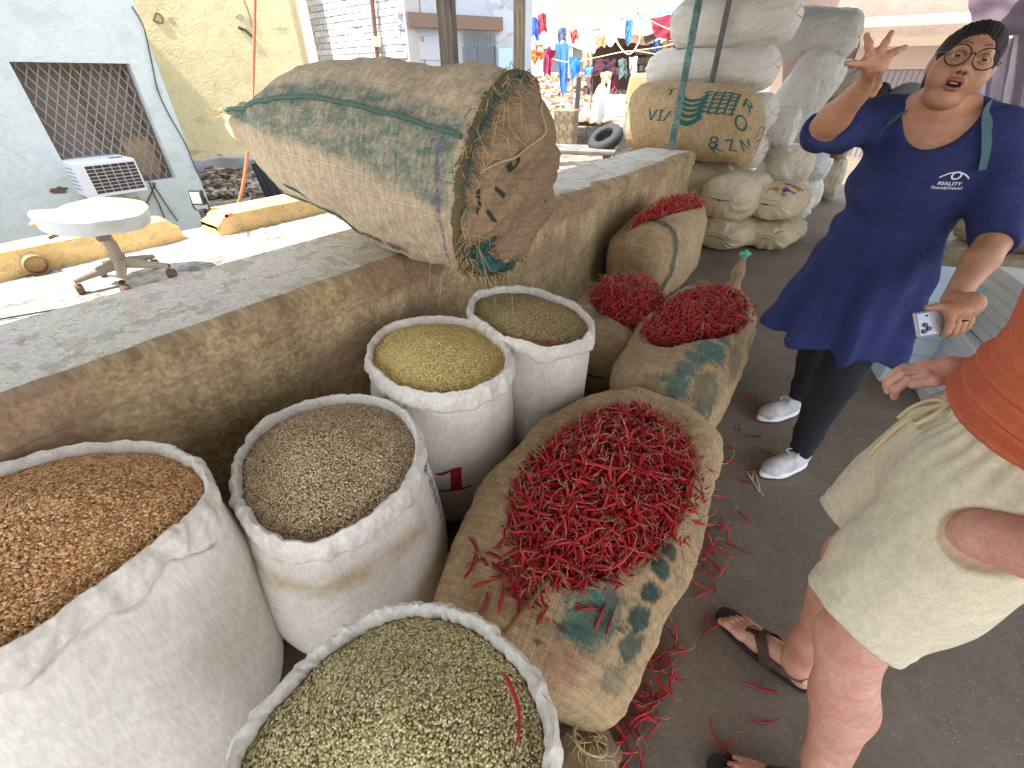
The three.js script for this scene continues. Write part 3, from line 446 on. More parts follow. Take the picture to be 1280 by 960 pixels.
// --- open white sacks with seeds
const grainGeo = new THREE.SphereGeometry(0.5, 7, 5);
function openSack(o) {
  const H = o.H, P = o.rim.map(([u, v]) => onY(u, v, H)), c = P.reduce((s, p) => s.add(p), V(0, 0, 0)).multiplyScalar(1 / P.length);
  const pol = P.map(p => { const dx = p.x - c.x, dz = p.z - c.z; return [Math.atan2(dz, dx), Math.hypot(dx, dz)]; }).sort((a, b) => a[0] - b[0]);
  const raw = (th) => { let n = pol.length, k = 0; while (th < pol[0][0]) th += Math.PI * 2; while (k < n - 1 && pol[k + 1][0] <= th) k++; const g = (i) => { const q = Math.floor(i / n), m = ((i % n) + n) % n; return [pol[m][0] + q * Math.PI * 2, pol[m][1]]; }; const [t1, r1] = g(k), [t2, r2] = g(k + 1); const f = clamp((th - t1) / (t2 - t1), 0, 1); return mix(r1, r2, f * f * (3 - 2 * f) * 0.4 + f * 0.6); };
  const NT = 240, rT = []; for (let i = 0; i < NT; i++) { let s = 0, w = 0; for (let k = -7; k <= 7; k++) { const q = Math.exp(-k * k / 18); s += q * raw(-Math.PI + (((i + k + NT) % NT) / NT) * 2 * Math.PI); w += q; } rT.push(s / w); }
  const R = (th) => { let k = ((th + Math.PI) / (2 * Math.PI)) * NT; k = ((k % NT) + NT) % NT; const i = Math.floor(k), f = k - i; return mix(rT[i], rT[(i + 1) % NT], f); };
  const mean = rT.reduce((a, b) => a + b, 0) / NT, sd = o.seed, bx = o.base?.[0] || 0, bz = o.base?.[1] || 0, bulge = o.bulge ?? 0.05, rimK = o.rimK || 1;
  const f = (th, t) => {       // t 0..1: base, body, collar, inside
    const n1 = fbm(Math.cos(th) * 2 + sd, Math.sin(th) * 2, 1, 3), n2 = fbm(Math.cos(th) * 6 + sd, Math.sin(th) * 6, 4, 3), r = R(th), thk = rimK * 0.95 * (1 + 0.9 * n2 + 0.6 * n1), w = (0.75 + 0.5 * n1);
    const cl = H - 0.066 * rimK * (1 + 1.1 * n1);
    const K = [[0.0, 0.004], [0.80, 0.004], [0.93, 0.03], [0.99, 0.12]];
    let rad, y, body = 1;
    if (t < 0.12) { rad = mix(0, 0.86, t / 0.12) * mean; y = 0.004 + 0.02 * sst(0.08, 0.12, t); body = 0; }
    else if (t < 0.62) { const k = (t - 0.12) / 0.5; y = mix(0.024, cl - 0.012, Math.pow(k, 0.85)); const q = y / H; const rr0 = mix(mean, r, sst(0.35, 1, q)); rad = rr0 * (0.86 + 0.14 * sst(0, 0.16, q)) + bulge * Math.sin(Math.PI * Math.pow(clamp(q, 0, 1), 0.8)) * 0.9 - 0.006 * sst(0.8, 1, q); }
    else { const k = (t - 0.62) / 0.38, S = [[-0.010, cl - 0.012 - H], [0.008 * thk, cl - 0.010 - H], [0.017 * thk, cl + 0.004 - H], [0.018 * thk, -0.034], [0.014 * thk, -0.012], [0.002, 0.003 * thk], [-0.009 * w, -0.004], [-0.013 * w, -0.022], [-0.015, -0.07], [-0.017, -0.17]], m = S.length - 1, x = k * m, i = Math.min(m - 1, Math.floor(x)), g = x - i; rad = r + mix(S[i][0], S[i + 1][0], g); y = H + mix(S[i][1], S[i + 1][1], g); }
    const q = clamp(y / H, 0, 1.1), cx = c.x + bx * (1 - q), cz = c.z + bz * (1 - q);
    // creases: gathers under the collar, crumpled folds on the roll
    if (t > 0.12) {
      const cr = t > 0.62 ? 1 : 0; const sk = th * 22 + y * 60; const fold = fbm(Math.cos(th) * 9 + y * 14 + sd, Math.sin(th) * 9 - y * 9, sd, 4), rid = 0.5 - Math.abs(fbm(Math.cos(th + y * 2) * 7 + sd * 3, Math.sin(th + y * 2) * 7, y * 5, 3)) * 2;
      rad += cr * (0.0045 * fold + 0.006 * rid * rimK + 0.0022 * Math.sin(sk * 2.2 + 9 * n2) * sst(-0.1, 0.25, n2) + 0.006 * (0.35 - Math.abs(nz(Math.cos(th) * 9 + y * 16, Math.sin(th) * 9 + y * 16, sd))) + 0.0012 * nz(Math.cos(th) * 34 - y * 40, Math.sin(th) * 34 + y * 40, sd + 4)); y += cr * 0.008 * fbm(Math.cos(th) * 5 + sd, Math.sin(th) * 5, 8, 3) * 1.6;
      if (!cr) { rad += (0.009 * fbm(Math.cos(th) * 2 + sd, Math.sin(th) * 2, y * 3, 2) + 0.006 * sst(0.78, 0.98, q) * fbm(Math.cos(th) * 16 + sd, Math.sin(th) * 16, y * 3, 2) + 0.0009 * Math.sin((y + 0.09 * Math.cos(th * 2 + sd)) * 190 + th * 5 + 9 * n1)); }
    }
    return V(Math.max(WX + 0.014, cx + Math.cos(th) * rad), y, cz + Math.sin(th) * rad);
  };
  const t = thing(o.name || 'grain_sack', o.label, 'sack', [0, 0, 0], 0, undefined);
  const NU = 330, NV = 110, g = sheet((u, v) => f(-Math.PI + u * 2 * Math.PI, v), NU, NV, mean * 6.28, 1.1); weld(g, NU, NV);
  const dust = o.dust || (() => 0);
  paint(g, (p) => { const n = fbm(p.x * 4 + sd, p.y * 4, p.z * 4, 3), m = fbm(p.x * 15 + sd, p.y * 15, p.z * 15, 3); const cc = C(247, 244, 240).lerp(C(210, 196, 176), clamp(0.10 + 0.8 * n + 0.3 * m, 0, 0.8) * 0.7); return cc.lerp(C(196, 166, 112), clamp(dust(p, c) * (0.7 + 1.4 * m), 0, 0.7)); });
  mesh('cloth', g, M.woven, t);
  t.userData.sackSurface = undefined; delete t.userData.sackSurface;
  // seeds
  const k = o.grain, gt = thing(k.name, k.label, 'seeds', [0, 0, 0], 0, undefined, 'stuff');
  const ye = H - (k.drop ?? 0.05) * 0.6, sy = (x, z) => { const dx = x - c.x, dz = z - c.z, th = Math.atan2(dz, dx), d = Math.hypot(dx, dz) / (R(th) - 0.012), px = dx - (k.peak?.[0] || 0), pz = dz - (k.peak?.[1] || 0); const dd = clamp(Math.hypot(px, pz) / mean, 0, 1.5); return ye + k.mound * (1 - Math.pow(clamp(d, 0, 1.05), 2)) * (1 - 0.35 * dd) + 0.008 * fbm(x * 12, z * 12, sd, 3); };
  const sg = sheet((u, v) => { const th = u * 2 * Math.PI, r = (R(th > Math.PI ? th - 2 * Math.PI : th) - 0.010) * v, x = c.x + Math.cos(th) * r, z = c.z + Math.sin(th) * r; return V(x, sy(x, z) - 0.004, z); }, 80, 30, 1, 1);
  mesh('heap_core', sg, plain(...k.core, { roughness: 1 }), gt);
  const im = shadow(new THREE.InstancedMesh(grainGeo, std({ color: 0xffffff, roughness: k.rough ?? 0.7 }), k.n)); im.name = 'seed'; im.userData.kind = 'stuff'; reseed(sd * 100 + 7);
  const mt = new THREE.Matrix4(), qt = new THREE.Quaternion(), sc = V(0, 0, 0), nn = V(0, 0, 0);
  const NG = 96, GR = Math.max(...rT) + 0.02, hg = new Float32Array((NG + 1) * (NG + 1)); for (let j = 0; j <= NG; j++) for (let i = 0; i <= NG; i++) hg[j * (NG + 1) + i] = sy(c.x + (i / NG * 2 - 1) * GR, c.z + (j / NG * 2 - 1) * GR);
  const cs = k.cols.map(q => C(...q)), cc = new THREE.Color(), up = V(0, 1, 0), q2 = new THREE.Quaternion(), pp = V(0, 0, 0), cell = 2 * GR / NG;
  for (let i = 0; i < k.n; i++) {
    const th = rr(-Math.PI, Math.PI), r = (R(th) - 0.012) * Math.sqrt(rnd()), dx = Math.cos(th) * r, dz = Math.sin(th) * r, gx = (dx / GR + 1) / 2 * NG, gz = (dz / GR + 1) / 2 * NG, ix = Math.min(NG - 1, Math.floor(gx)), iz = Math.min(NG - 1, Math.floor(gz)), fx = gx - ix, fz = gz - iz, o0 = iz * (NG + 1) + ix, h00 = hg[o0], h10 = hg[o0 + 1], h01 = hg[o0 + NG + 1], h11 = hg[o0 + NG + 2];
    const y = (h00 * (1 - fx) + h10 * fx) * (1 - fz) + (h01 * (1 - fx) + h11 * fx) * fz;
    nn.set((h00 + h01 - h10 - h11) * 0.5, cell, (h00 + h10 - h01 - h11) * 0.5).normalize(); nn.x += rr(-0.55, 0.55); nn.z += rr(-0.55, 0.55); nn.normalize();
    qt.setFromUnitVectors(up, nn).multiply(q2.setFromAxisAngle(up, rr(0, 6.28)));
    const s = rr(0.8, 1.2); sc.set(k.size[0] * s, k.size[2] * s, k.size[1] * s); pp.set(c.x + dx, y + rr(-0.003, 0.0025), c.z + dz); mt.compose(pp, qt, sc); im.setMatrixAt(i, mt);
    im.setColorAt(i, cc.copy(cs[Math.floor(rnd() * cs.length)]).multiplyScalar(rr(0.82, 1.15)));
  }
  gt.add(im);
  return { t, f, c, R, sy, mean };
}
const sackOrange = openSack({ name: 'grain_sack', seed: 1.3, H: 0.76, bulge: 0.05, rimK: 1.1, base: [0.04, 0.09], label: 'broad white woven sack of orange-brown seeds with its rim rolled down', rim: [[-90, 640], [-60, 600], [0, 582], [70, 562], [150, 554], [215, 563], [252, 590], [260, 612], [235, 642], [180, 684], [100, 742], [20, 800], [-70, 850], [-150, 830], [-160, 730]],
  grain: { name: 'orange_seed', label: 'heap of orange-brown seeds in the broad white sack', mound: 0.09, drop: 0.045, n: 30000, size: [0.0070, 0.0042, 0.0028], core: [190, 142, 92], cols: [[222, 174, 118], [206, 150, 94], [238, 204, 152], [184, 130, 80], [228, 186, 134], [166, 116, 74]] } });
const sackBrown = openSack({ name: 'grain_sack', seed: 2.7, H: 0.66, bulge: 0.045, label: 'white woven sack of brown coriander seeds with blue writing on its side', rim: [[295, 592], [300, 562], [335, 523], [380, 503], [435, 493], [485, 502], [515, 530], [520, 567], [492, 615], [443, 655], [388, 677], [342, 668], [308, 635]],
  dust: (p, c) => Math.exp(-(((p.y - 0.50) / 0.035) ** 2)) * (p.z > c.z - 0.1 && p.x > c.x - 0.2 ? 0.7 : 0),
  grain: { name: 'coriander_seed', label: 'heap of brown coriander seeds in the sack with blue writing', mound: 0.085, peak: [-0.03, -0.02], drop: 0.05, n: 24000, size: [0.0058, 0.0036, 0.0032], core: [160, 134, 98], cols: [[216, 188, 148], [188, 158, 118], [236, 218, 184], [146, 118, 86], [202, 174, 134], [226, 202, 162]] } });
const sackYellow = openSack({ name: 'grain_sack', seed: 4.1, H: 0.70, bulge: 0.03, label: 'white woven sack of yellow seeds with a red figure 1', rim: [[462, 440], [468, 422], [485, 406], [522, 397], [570, 397], [610, 412], [634, 440], [630, 463], [600, 481], [560, 490], [510, 484], [475, 463]],
  grain: { name: 'yellow_seed', label: 'heap of yellow seeds in the sack with a red figure 1', mound: 0.075, drop: 0.05, n: 22000, size: [0.0054, 0.0046, 0.0040], core: [204, 178, 106], cols: [[236, 208, 136], [218, 188, 112], [246, 228, 172], [194, 166, 100], [228, 202, 128]] } });
const sackOlive = openSack({ name: 'grain_sack', seed: 5.9, H: 0.72, bulge: 0.02, label: 'white woven sack of olive-brown seeds under the huge burlap sack', rim: [[590, 380], [596, 366], [615, 360], [645, 358], [690, 369], [728, 388], [740, 405], [725, 424], [690, 433], [650, 424], [612, 405]],
  grain: { name: 'olive_seed', label: 'heap of olive-brown seeds under the huge burlap sack', mound: 0.05, drop: 0.05, n: 26000, size: [0.0060, 0.0028, 0.0025], core: [168, 144, 102], cols: [[200, 174, 126], [170, 146, 102], [220, 198, 150], [142, 118, 80], [190, 170, 118]] } });
const sackGreen = openSack({ name: 'grain_sack', seed: 7.7, H: 0.65, bulge: 0.03, rimK: 0.95, label: 'white woven sack of pale green seeds with one red chilli on its rim', rim: [[278, 962], [312, 905], [365, 845], [430, 790], [500, 760], [562, 763], [622, 797], [668, 852], [688, 910], [684, 980], [610, 1060], [480, 1100], [350, 1070], [285, 1015]],
  grain: { name: 'green_seed', label: 'heap of pale green split seeds in the sack with one chilli', mound: 0.07, drop: 0.045, n: 26000, size: [0.0054, 0.0042, 0.0026], core: [196, 180, 128], cols: [[232, 216, 166], [212, 194, 138], [244, 234, 196], [182, 164, 110], [222, 206, 150], [160, 142, 94]] } });
// flat print laid on a surface: a small grid dropped onto the mesh along the surface normal
function printOn(m, u, v, w, h, mat, name, parent, tilt = 0, n = 22) {
  m.updateMatrixWorld(true); const rc = new THREE.Raycaster(camera.position.clone(), ray(u, v).normalize()), h0 = rc.intersectObject(m, false)[0]; if (!h0) return;
  const N = h0.point.clone().sub(camera.position).dot(h0.face.normal) > 0 ? h0.face.normal.clone().negate() : h0.face.normal.clone(); N.y *= 0.4; N.normalize(); const X = V(0, 1, 0).cross(N).normalize().applyAxisAngle(N, tilt), Y = N.clone().cross(X);
  const g = sheet((a, b) => { const q = h0.point.clone().addScaledVector(X, (a - 0.5) * w).addScaledVector(Y, (b - 0.5) * h); rc.set(q.clone().addScaledVector(N, 0.12), N.clone().negate()); const k = rc.intersectObject(m, false)[0]; return (k ? k.point : q).addScaledVector(N, 0.0035); }, n, n); return mesh(name, g, mat, parent);
}
{
  const one = printMat(256, 256, (c, w, h) => { c.font = 'bold 260px serif'; c.textAlign = 'center'; c.save(); c.translate(w / 2, 0); c.scale(1.7, 1); c.fillText('1', 0, 216); c.restore(); }, C(172, 44, 56));
  printOn(sackYellow.t.children[0], 568, 600, 0.155, 0.155, one, 'red_numeral', sackYellow.t, -0.05);
  const blue = printMat(128, 512, (c, w, h) => { c.lineWidth = 6; reseed(5); for (let r = 0; r < 8; r++) { c.beginPath(); for (let k = 0; k < 8; k++) { const x = 20 + rr(0, 90), y = 20 + r * 60 + rr(0, 52); k ? c.lineTo(x, y) : c.moveTo(x, y); } c.stroke(); } }, C(92, 130, 166));
  printOn(sackBrown.t.children[0], 541, 612, 0.07, 0.26, blue, 'blue_writing', sackBrown.t, 0);
}
// ---------------------------------------------------------------- dried chillies
const chilliPod = [], chilliStem = [];
{
  reseed(41);
  for (let k = 0; k < 8; k++) {
    const L = rr(0.064, 0.1), bend = rr(0.1, 1.1), tw = rr(-0.6, 0.6), R0 = rr(0.0048, 0.0068), NS = 9, NR = 6;
    const cur = (t) => V((t - 0.5) * L, bend * L * 0.35 * (t - 0.5) ** 2 * 4 * 0.5, tw * L * 0.25 * Math.sin(t * 3.1)); // stem end t=1
    const g = sheet((u, v) => { const c = cur(v), r = R0 * 0.92 * (v < 0.84 ? mix(0.12, 1, Math.pow(v / 0.84, 0.62)) : Math.sqrt(Math.max(0.05, 1 - 0.92 * ((v - 0.84) / 0.16) ** 2))) * (1 + 0.55 * nz(v * 9 + k * 7, Math.cos(u * 6.28) * 1.6, Math.sin(u * 6.28) * 1.6)); const a = u * Math.PI * 2; return c.add(V(0, Math.cos(a) * r, Math.sin(a) * r * 0.8)); }, NR, NS, 1, 1);
    weld(g, NR, NS); g.deleteAttribute('uv'); chilliPod.push(g);
    const e = cur(1), q = cur(0.97), d = e.clone().sub(q).normalize(), sl = rr(0.014, 0.028);
    const s = tube([q.clone(), e.clone().addScaledVector(d, sl * 0.5).add(V(0, rr(-0.004, 0.006), rr(-0.005, 0.005))), e.clone().addScaledVector(d, sl).add(V(0, rr(-0.006, 0.012), rr(-0.012, 0.012)))], 0.0010, 4, 4); s.deleteAttribute('uv'); chilliStem.push(s);
  }
}
const chilliMats = [[176, 34, 42], [150, 26, 40], [198, 50, 48], [124, 24, 36], [166, 30, 48], [186, 44, 42]].map(c => plain(...c, { roughness: 0.42 })), stemMats = [[198, 172, 118], [176, 148, 96], [150, 132, 84]].map(c => plain(...c, { roughness: 0.9 }));
let chilliCount = 0;
function chilli(pos, quat, label, group, sc = 1) {
  chilliCount++; const k = Math.floor(rnd() * 8), m = mesh(numbered('dried_chilli'), chilliPod[k], chilliMats[Math.floor(rnd() * 6)], scene); m.position.copy(pos); m.quaternion.copy(quat); m.scale.setScalar(sc);
  mesh('stem', chilliStem[k], stemMats[Math.floor(rnd() * 3)], m); return tag(m, label, 'chilli', group);
}
const lieOn = (n, yaw, tilt = 0, roll = 0) => new THREE.Quaternion().setFromUnitVectors(V(0, 1, 0), n).multiply(new THREE.Quaternion().setFromEuler(new THREE.Euler(roll, yaw, tilt, 'YZX')));
const chilliBoth = chilliPod.map((g, k) => mergeGeometries([paint(g.clone(), () => C(198, 42, 50)), paint(chilliStem[k].clone(), () => C(196, 164, 108))]));
const chilliStuffMat = std({ vertexColors: true, roughness: 0.42 });
// heap: {x,z,rx,rz,rot,y,h}
function chilliHeap(o) {
  const Y = (x, z) => { const [ex, ez] = o.inv(x - o.x, z - o.z), d2 = ex * ex + ez * ez; return o.y + o.ta * ex + o.tb * ez + o.h * (1 - Math.pow(d2, 1.15)) + 0.022 * fbm(x * 9, z * 9, o.seed, 3); };
  const P = (r, a) => o.at(Math.cos(a) * r, Math.sin(a) * r);
  const N = (x, z) => { const e = 0.012; return V(Y(x - e, z) - Y(x + e, z), 2 * e, Y(x, z - e) - Y(x, z + e)).normalize(); };
  reseed(o.seed * 10 + 3);
  const t = thing('chilli_heap', o.label, 'chillies', [0, 0, 0], 0, undefined, 'stuff');
  const core = sheet((u, v) => { const [x, z] = P(v * 0.97, u * 6.2832); return V(x, Y(x, z) - 0.016 - 0.03 * v * v, z); }, 40, 16);
  mesh('heap_core', core, plain(158, 30, 40, { roughness: 0.6 }), t);
  const per = Math.ceil(o.n / 8), ims = chilliBoth.map((g) => { const m = shadow(new THREE.InstancedMesh(g, chilliStuffMat, per)); m.name = 'chilli'; m.userData.kind = 'stuff'; t.add(m); return m; }), mt = new THREE.Matrix4();
  const put = (lift) => { const r = Math.sqrt(rnd()) * (o.spread || 1.08), a = rr(0, 6.283), [x, z] = P(r, a), n = N(x, z); return [V(x, Y(x, z) + lift, z), lieOn(n, rr(0, 6.283), rr(-0.75, 0.75), rr(0, 6.28))]; };
  for (let i = 0; i < per * 8; i++) { const [p, q] = put(rr(-0.016, 0.012)), s = rr(0.85, 1.2) * (o.scale || 1); mt.compose(p, q, V(s, s, s)); const im = ims[i % 8], j = Math.floor(i / 8); im.setMatrixAt(j, mt); const v = rr(0.5, 1.1); im.setColorAt(j, new THREE.Color(v, v * rr(0.8, 1.05), v * rr(0.85, 1.1))); }
  for (let i = 0; i < (o.singles || 0); i++) { const [p, q] = put(rr(0.004, 0.017)); chilli(p, q, o.slabel, o.sgroup, rr(0.85, 1.2)); }
  return { Y, N, P };
}
// ---------------------------------------------------------------- open burlap sacks with chillies
function openAt(L, R, F, B) {   // oblique ellipse through four traced edge points [u, v, height]
  const [l, r, f, b] = [L, R, F, B].map(q => onY(...q)), x = (l.x + r.x + f.x + b.x) / 4, z = (l.z + r.z + f.z + b.z) / 4, ax = (r.x - l.x) / 2, az = (r.z - l.z) / 2, bx = (f.x - b.x) / 2, bz = (f.z - b.z) / 2, D = ax * bz - az * bx;
  return { x, z, ax, az, bx, bz, y: (l.y + r.y + f.y + b.y) / 4, ta: (r.y - l.y) / 2, tb: (f.y - b.y) / 2, inv: (dx, dz) => [(dx * bz - dz * bx) / D, (dz * ax - dx * az) / D], at: (ex, ez) => [x + ax * ex + bx * ez, z + az * ex + bz * ez] };
}
const caster = new THREE.Raycaster();
const hitPx = (u, v, m) => { const d = ray(u, v).normalize(); caster.set(camera.position, d); m.updateMatrixWorld(true); const h = caster.intersectObject(m, false)[0]; return h ? { p: h.point, n: h.face.normal.y < 0 ? h.face.normal.clone().negate() : h.face.normal.clone() } : null; };
const AO = openAt([648, 625, 0.47], [862, 588, 0.47], [742, 722, 0.47], [770, 512, 0.52]), BO = openAt([808, 408, 0.48], [930, 395, 0.48], [860, 445, 0.44], [885, 362, 0.56]), CO = openAt([738, 378, 0.50], [826, 385, 0.50], [785, 410, 0.45], [788, 345, 0.58]), DO = openAt([788, 285, 0.60], [872, 262, 0.64], [825, 290, 0.54], [848, 250, 0.74]);
function ring(o, k, n, y) { const a = []; for (let i = 0; i < n; i++) { const t = i / n * 6.283, [x, z] = o.at(Math.cos(t) * k, Math.sin(t) * k); a.push(V(x, y(t), z)); } return a; }
// dye blotches at traced spots: the pixel only picks the point on the cloth
function dye(m, list) { const P = m.geometry.attributes.position, K = m.geometry.attributes.color, q = V(0, 0, 0), c = new THREE.Color(); for (const [u, v, r, col, k] of list) { const h = hitPx(u, v, m); if (!h) continue; for (let i = 0; i < P.count; i++) { q.fromBufferAttribute(P, i); const d0 = q.distanceTo(h.p); if (d0 > r * 1.6) continue; const d = d0 + r * (0.55 * fbm(q.x * 22, q.y * 22, q.z * 22, 3) + 0.35 * nz(q.x * 110, q.y * 110, q.z * 110)), w = k * sst(r, r * 0.55, d); if (w > 0) { c.setRGB(K.getX(i), K.getY(i), K.getZ(i)).lerp(col, w); K.setXYZ(i, c.r, c.g, c.b); } } } }
let clothA;
{
  reseed(21);
  const t = thing('burlap_sack', 'open burlap sack of red chillies lying behind the pale green seeds', 'sack');
  const o = Object.assign({ ymin: 0.30, lip: 0.006 }, AO);
  const f = sackSurf([[-0.28, 0.19, -0.37, 0.25, 0.16], [-0.32, 0.225, -0.58, 0.31, 0.215], [-0.35, 0.26, -0.85, 0.335, 0.26], [-0.35, 0.26, -1.1, 0.325, 0.265], [-0.32, 0.25, -1.35, 0.27, 0.25], [-0.30, 0.22, -1.52, 0.21, 0.20]], { e0: 0.11, e1: 0.12, p0: 0.74, p1: 0.6, n: 3.3, wr: 0.022, seed: 8, floor: 0.005, open: o });
  const g = sackGeo(f, 260, 230, (s, ph, p) => juteTone(p, 1.06, 5));
  clothA = mesh('cloth', g, M.burlap, t);
  dye(clothA, [[735, 770, 0.085, TEAL, 0.75], [762, 748, 0.05, TEAL, 0.7], [716, 785, 0.05, TEAL, 0.5], [800, 772, 0.042, TEAL_D, 0.9], [815, 742, 0.034, TEAL_D, 0.9], [827, 712, 0.034, TEAL_D, 0.9], [838, 690, 0.03, TEAL_D, 0.8], [788, 806, 0.05, TEAL_D, 0.8], [768, 850, 0.05, TEAL_D, 0.4], [700, 835, 0.06, C(178, 96, 84), 0.35], [640, 800, 0.012, DARK, 0.7], [673, 803, 0.012, DARK, 0.8], [702, 782, 0.014, DARK, 0.6], [848, 640, 0.05, TEAL_D, 0.5]]);
  const sw = []; for (const [u, v] of [[632, 792], [650, 770], [668, 748], [684, 728], [692, 706]]) { const h = hitPx(u, v, clothA); if (h) sw.push(h.p.addScaledVector(h.n, 0.003)); }
  if (sw.length > 2) mesh('seam', tube(sw, 0.008, 40, 6), plain(170, 136, 98, { roughness: 1, map: rep(T_burlap, 0.1) }), t);
  // tied corner with a ring of twine
  const kp = onY(735, 935, 0.16), ear = displace(new THREE.SphereGeometry(0.075, 30, 20), (p) => { p.y *= 1.3; const n = fbm(p.x * 18, p.y * 18, p.z * 18, 3); p.multiplyScalar(1 + 0.5 * n); }); ear.translate(kp.x, kp.y - 0.04, kp.z);
  mesh('tied_corner', paint(ear, (p) => juteTone(p, 0.6)), M.burlap, t);
  const tw = []; for (let i = 0; i < 40; i++) { const a = i / 40 * 6.283 * 3; tw.push(V(kp.x + Math.cos(a) * (0.040 + 0.006 * nz(i * 0.13, 1)), kp.y + 0.06 + 0.008 * nz(i * 0.3, 5) + Math.sin(a) * 0.03, kp.z + Math.sin(a) * (0.036 + 0.006 * nz(i * 0.13, 9)))); }
  mesh('twine', tube(tw, 0.0016, 160, 5), plain(196, 172, 128), t);
  fibres(40, () => kp.clone().add(V(rr(-0.05, 0.05), 0.05 + rr(-0.02, 0.02), rr(-0.04, 0.04))), 0.05, 0.0010, fibreTan, 'frayed_strand', t);
  fibres(60, () => { const p = ring(AO, 1.06, 60, () => 0.5)[Math.floor(rnd() * 60)]; caster.set(V(p.x, 2, p.z), V(0, -1, 0)); const h = caster.intersectObject(clothA, false)[0]; return h ? h.point : p; }, 0.05, 0.0013, fibreTan, 'frayed_strand', t);
  const hp = chilliHeap(Object.assign({}, AO, { h: 0.115, seed: 6, n: 2200, spread: 1.18, singles: 150, label: 'mass of dried red chillies filling the burlap sack behind the pale green seeds', slabel: 'dried red chilli on top of the heap behind the pale green seeds', sgroup: 'chillies on top of the largest chilli heap' }));
  reseed(99);
  for (const [u, v] of [[604, 762], [630, 742], [652, 690], [667, 730], [602, 700], [618, 712], [640, 672], [598, 688], [736, 758], [752, 772], [700, 715], [625, 700], [680, 705], [610, 730], [765, 770], [645, 745], [590, 705]]) { const h = hitPx(u, v, clothA); if (h) chilli(h.p.addScaledVector(h.n, 0.006), lieOn(h.n, rr(0, 6.28), 0, rr(0, 6.28)), 'dried red chilli fallen on bare burlap beside the heap', 'chillies fallen on the burlap sack'); }
}
{
  reseed(22);
  const t = thing('burlap_sack', 'burlap sack of chillies with teal blotches and a green-tied corner', 'sack');
  const o = Object.assign({ ymin: 0.30, lip: 0.02 }, BO);
  const f = sackSurf([[-0.36, 0.30, -1.50, 0.15, 0.18], [-0.40, 0.26, -1.70, 0.24, 0.25], [-0.43, 0.26, -2.0, 0.27, 0.27], [-0.43, 0.27, -2.3, 0.27, 0.28], [-0.42, 0.27, -2.55, 0.23, 0.26], [-0.38, 0.33, -2.72, 0.12, 0.22]], { e0: 0.11, e1: 0.1, p0: 0.7, p1: 0.4, n: 3.0, wr: 0.024, seed: 14, floor: 0.005, open: o });
  const cl = mesh('cloth', sackGeo(f, 220, 200, (s, ph, p) => juteTone(p, 0.98, 9)), M.burlap, t);
  dye(cl, [[845, 480, 0.08, TEAL, 0.75], [858, 462, 0.06, TEAL, 0.7], [890, 440, 0.09, TEAL, 0.85], [870, 448, 0.06, TEAL, 0.8], [905, 425, 0.05, TEAL, 0.7], [885, 490, 0.12, TEAL_D, 0.5], [880, 520, 0.1, TEAL_D, 0.45], [940, 380, 0.07, TEAL, 0.6], [920, 455, 0.1, TEAL_D, 0.5], [935, 430, 0.08, TEAL_D, 0.45], [815, 480, 0.06, TEAL_D, 0.35]]);
  const ek = onY(928, 335, 0.60); const ear = displace(new THREE.ConeGeometry(0.07, 0.24, 18, 12), (p) => { p.x *= 1 + 0.4 * Math.sin(p.y * 30); p.z += 0.015 * Math.sin(p.y * 40); p.x += 0.06 * (p.y + 0.12); }); ear.translate(-0.385, 0.58, -2.68); mesh('tied_ear', paint(ear, (p) => juteTone(p, 0.9)), M.burlap, t);
  const knot = displace(new THREE.SphereGeometry(0.022, 16, 12), (p) => p.multiplyScalar(1 + 0.8 * nz(p.x * 60, p.y * 60, p.z * 60))); knot.translate(-0.37, 0.70, -2.68); mesh('green_tie', knot, plain(86, 196, 150), t);
  chilliHeap(Object.assign({}, BO, { h: 0.08, seed: 7, n: 1300, label: 'mass of dried chillies in the sack with the green-tied corner' }));
}
{
  reseed(23);
  const t = thing('burlap_sack', 'brown burlap sack of chillies squeezed between olive seeds and green-tied sack', 'sack');
  const f = sackSurf([[-0.80, 0.25, -1.72, 0.20, 0.23], [-0.84, 0.26, -1.9, 0.24, 0.255], [-0.86, 0.26, -2.15, 0.25, 0.265], [-0.86, 0.26, -2.4, 0.22, 0.25], [-0.86, 0.25, -2.55, 0.18, 0.22]], { e0: 0.2, e1: 0.2, p0: 0.5, p1: 0.4, n: 2.6, wr: 0.012, seed: 19, floor: 0.005, open: Object.assign({ ymin: 0.30, lip: 0.02 }, CO) });
  mesh('cloth', sackGeo(f, 160, 140, (s, ph, p) => { const c = juteTone(p, 0.82, 12); c.lerp(TEAL_D, 0.7 * sst(0.08, 0.03, p.distanceTo(onY(750, 400, 0.48)))); return c; }), M.burlap, t);
  chilliHeap(Object.assign({}, CO, { h: 0.08, seed: 8, n: 900, label: 'mass of dried chillies in the brown sack beside the olive seeds' }));
}
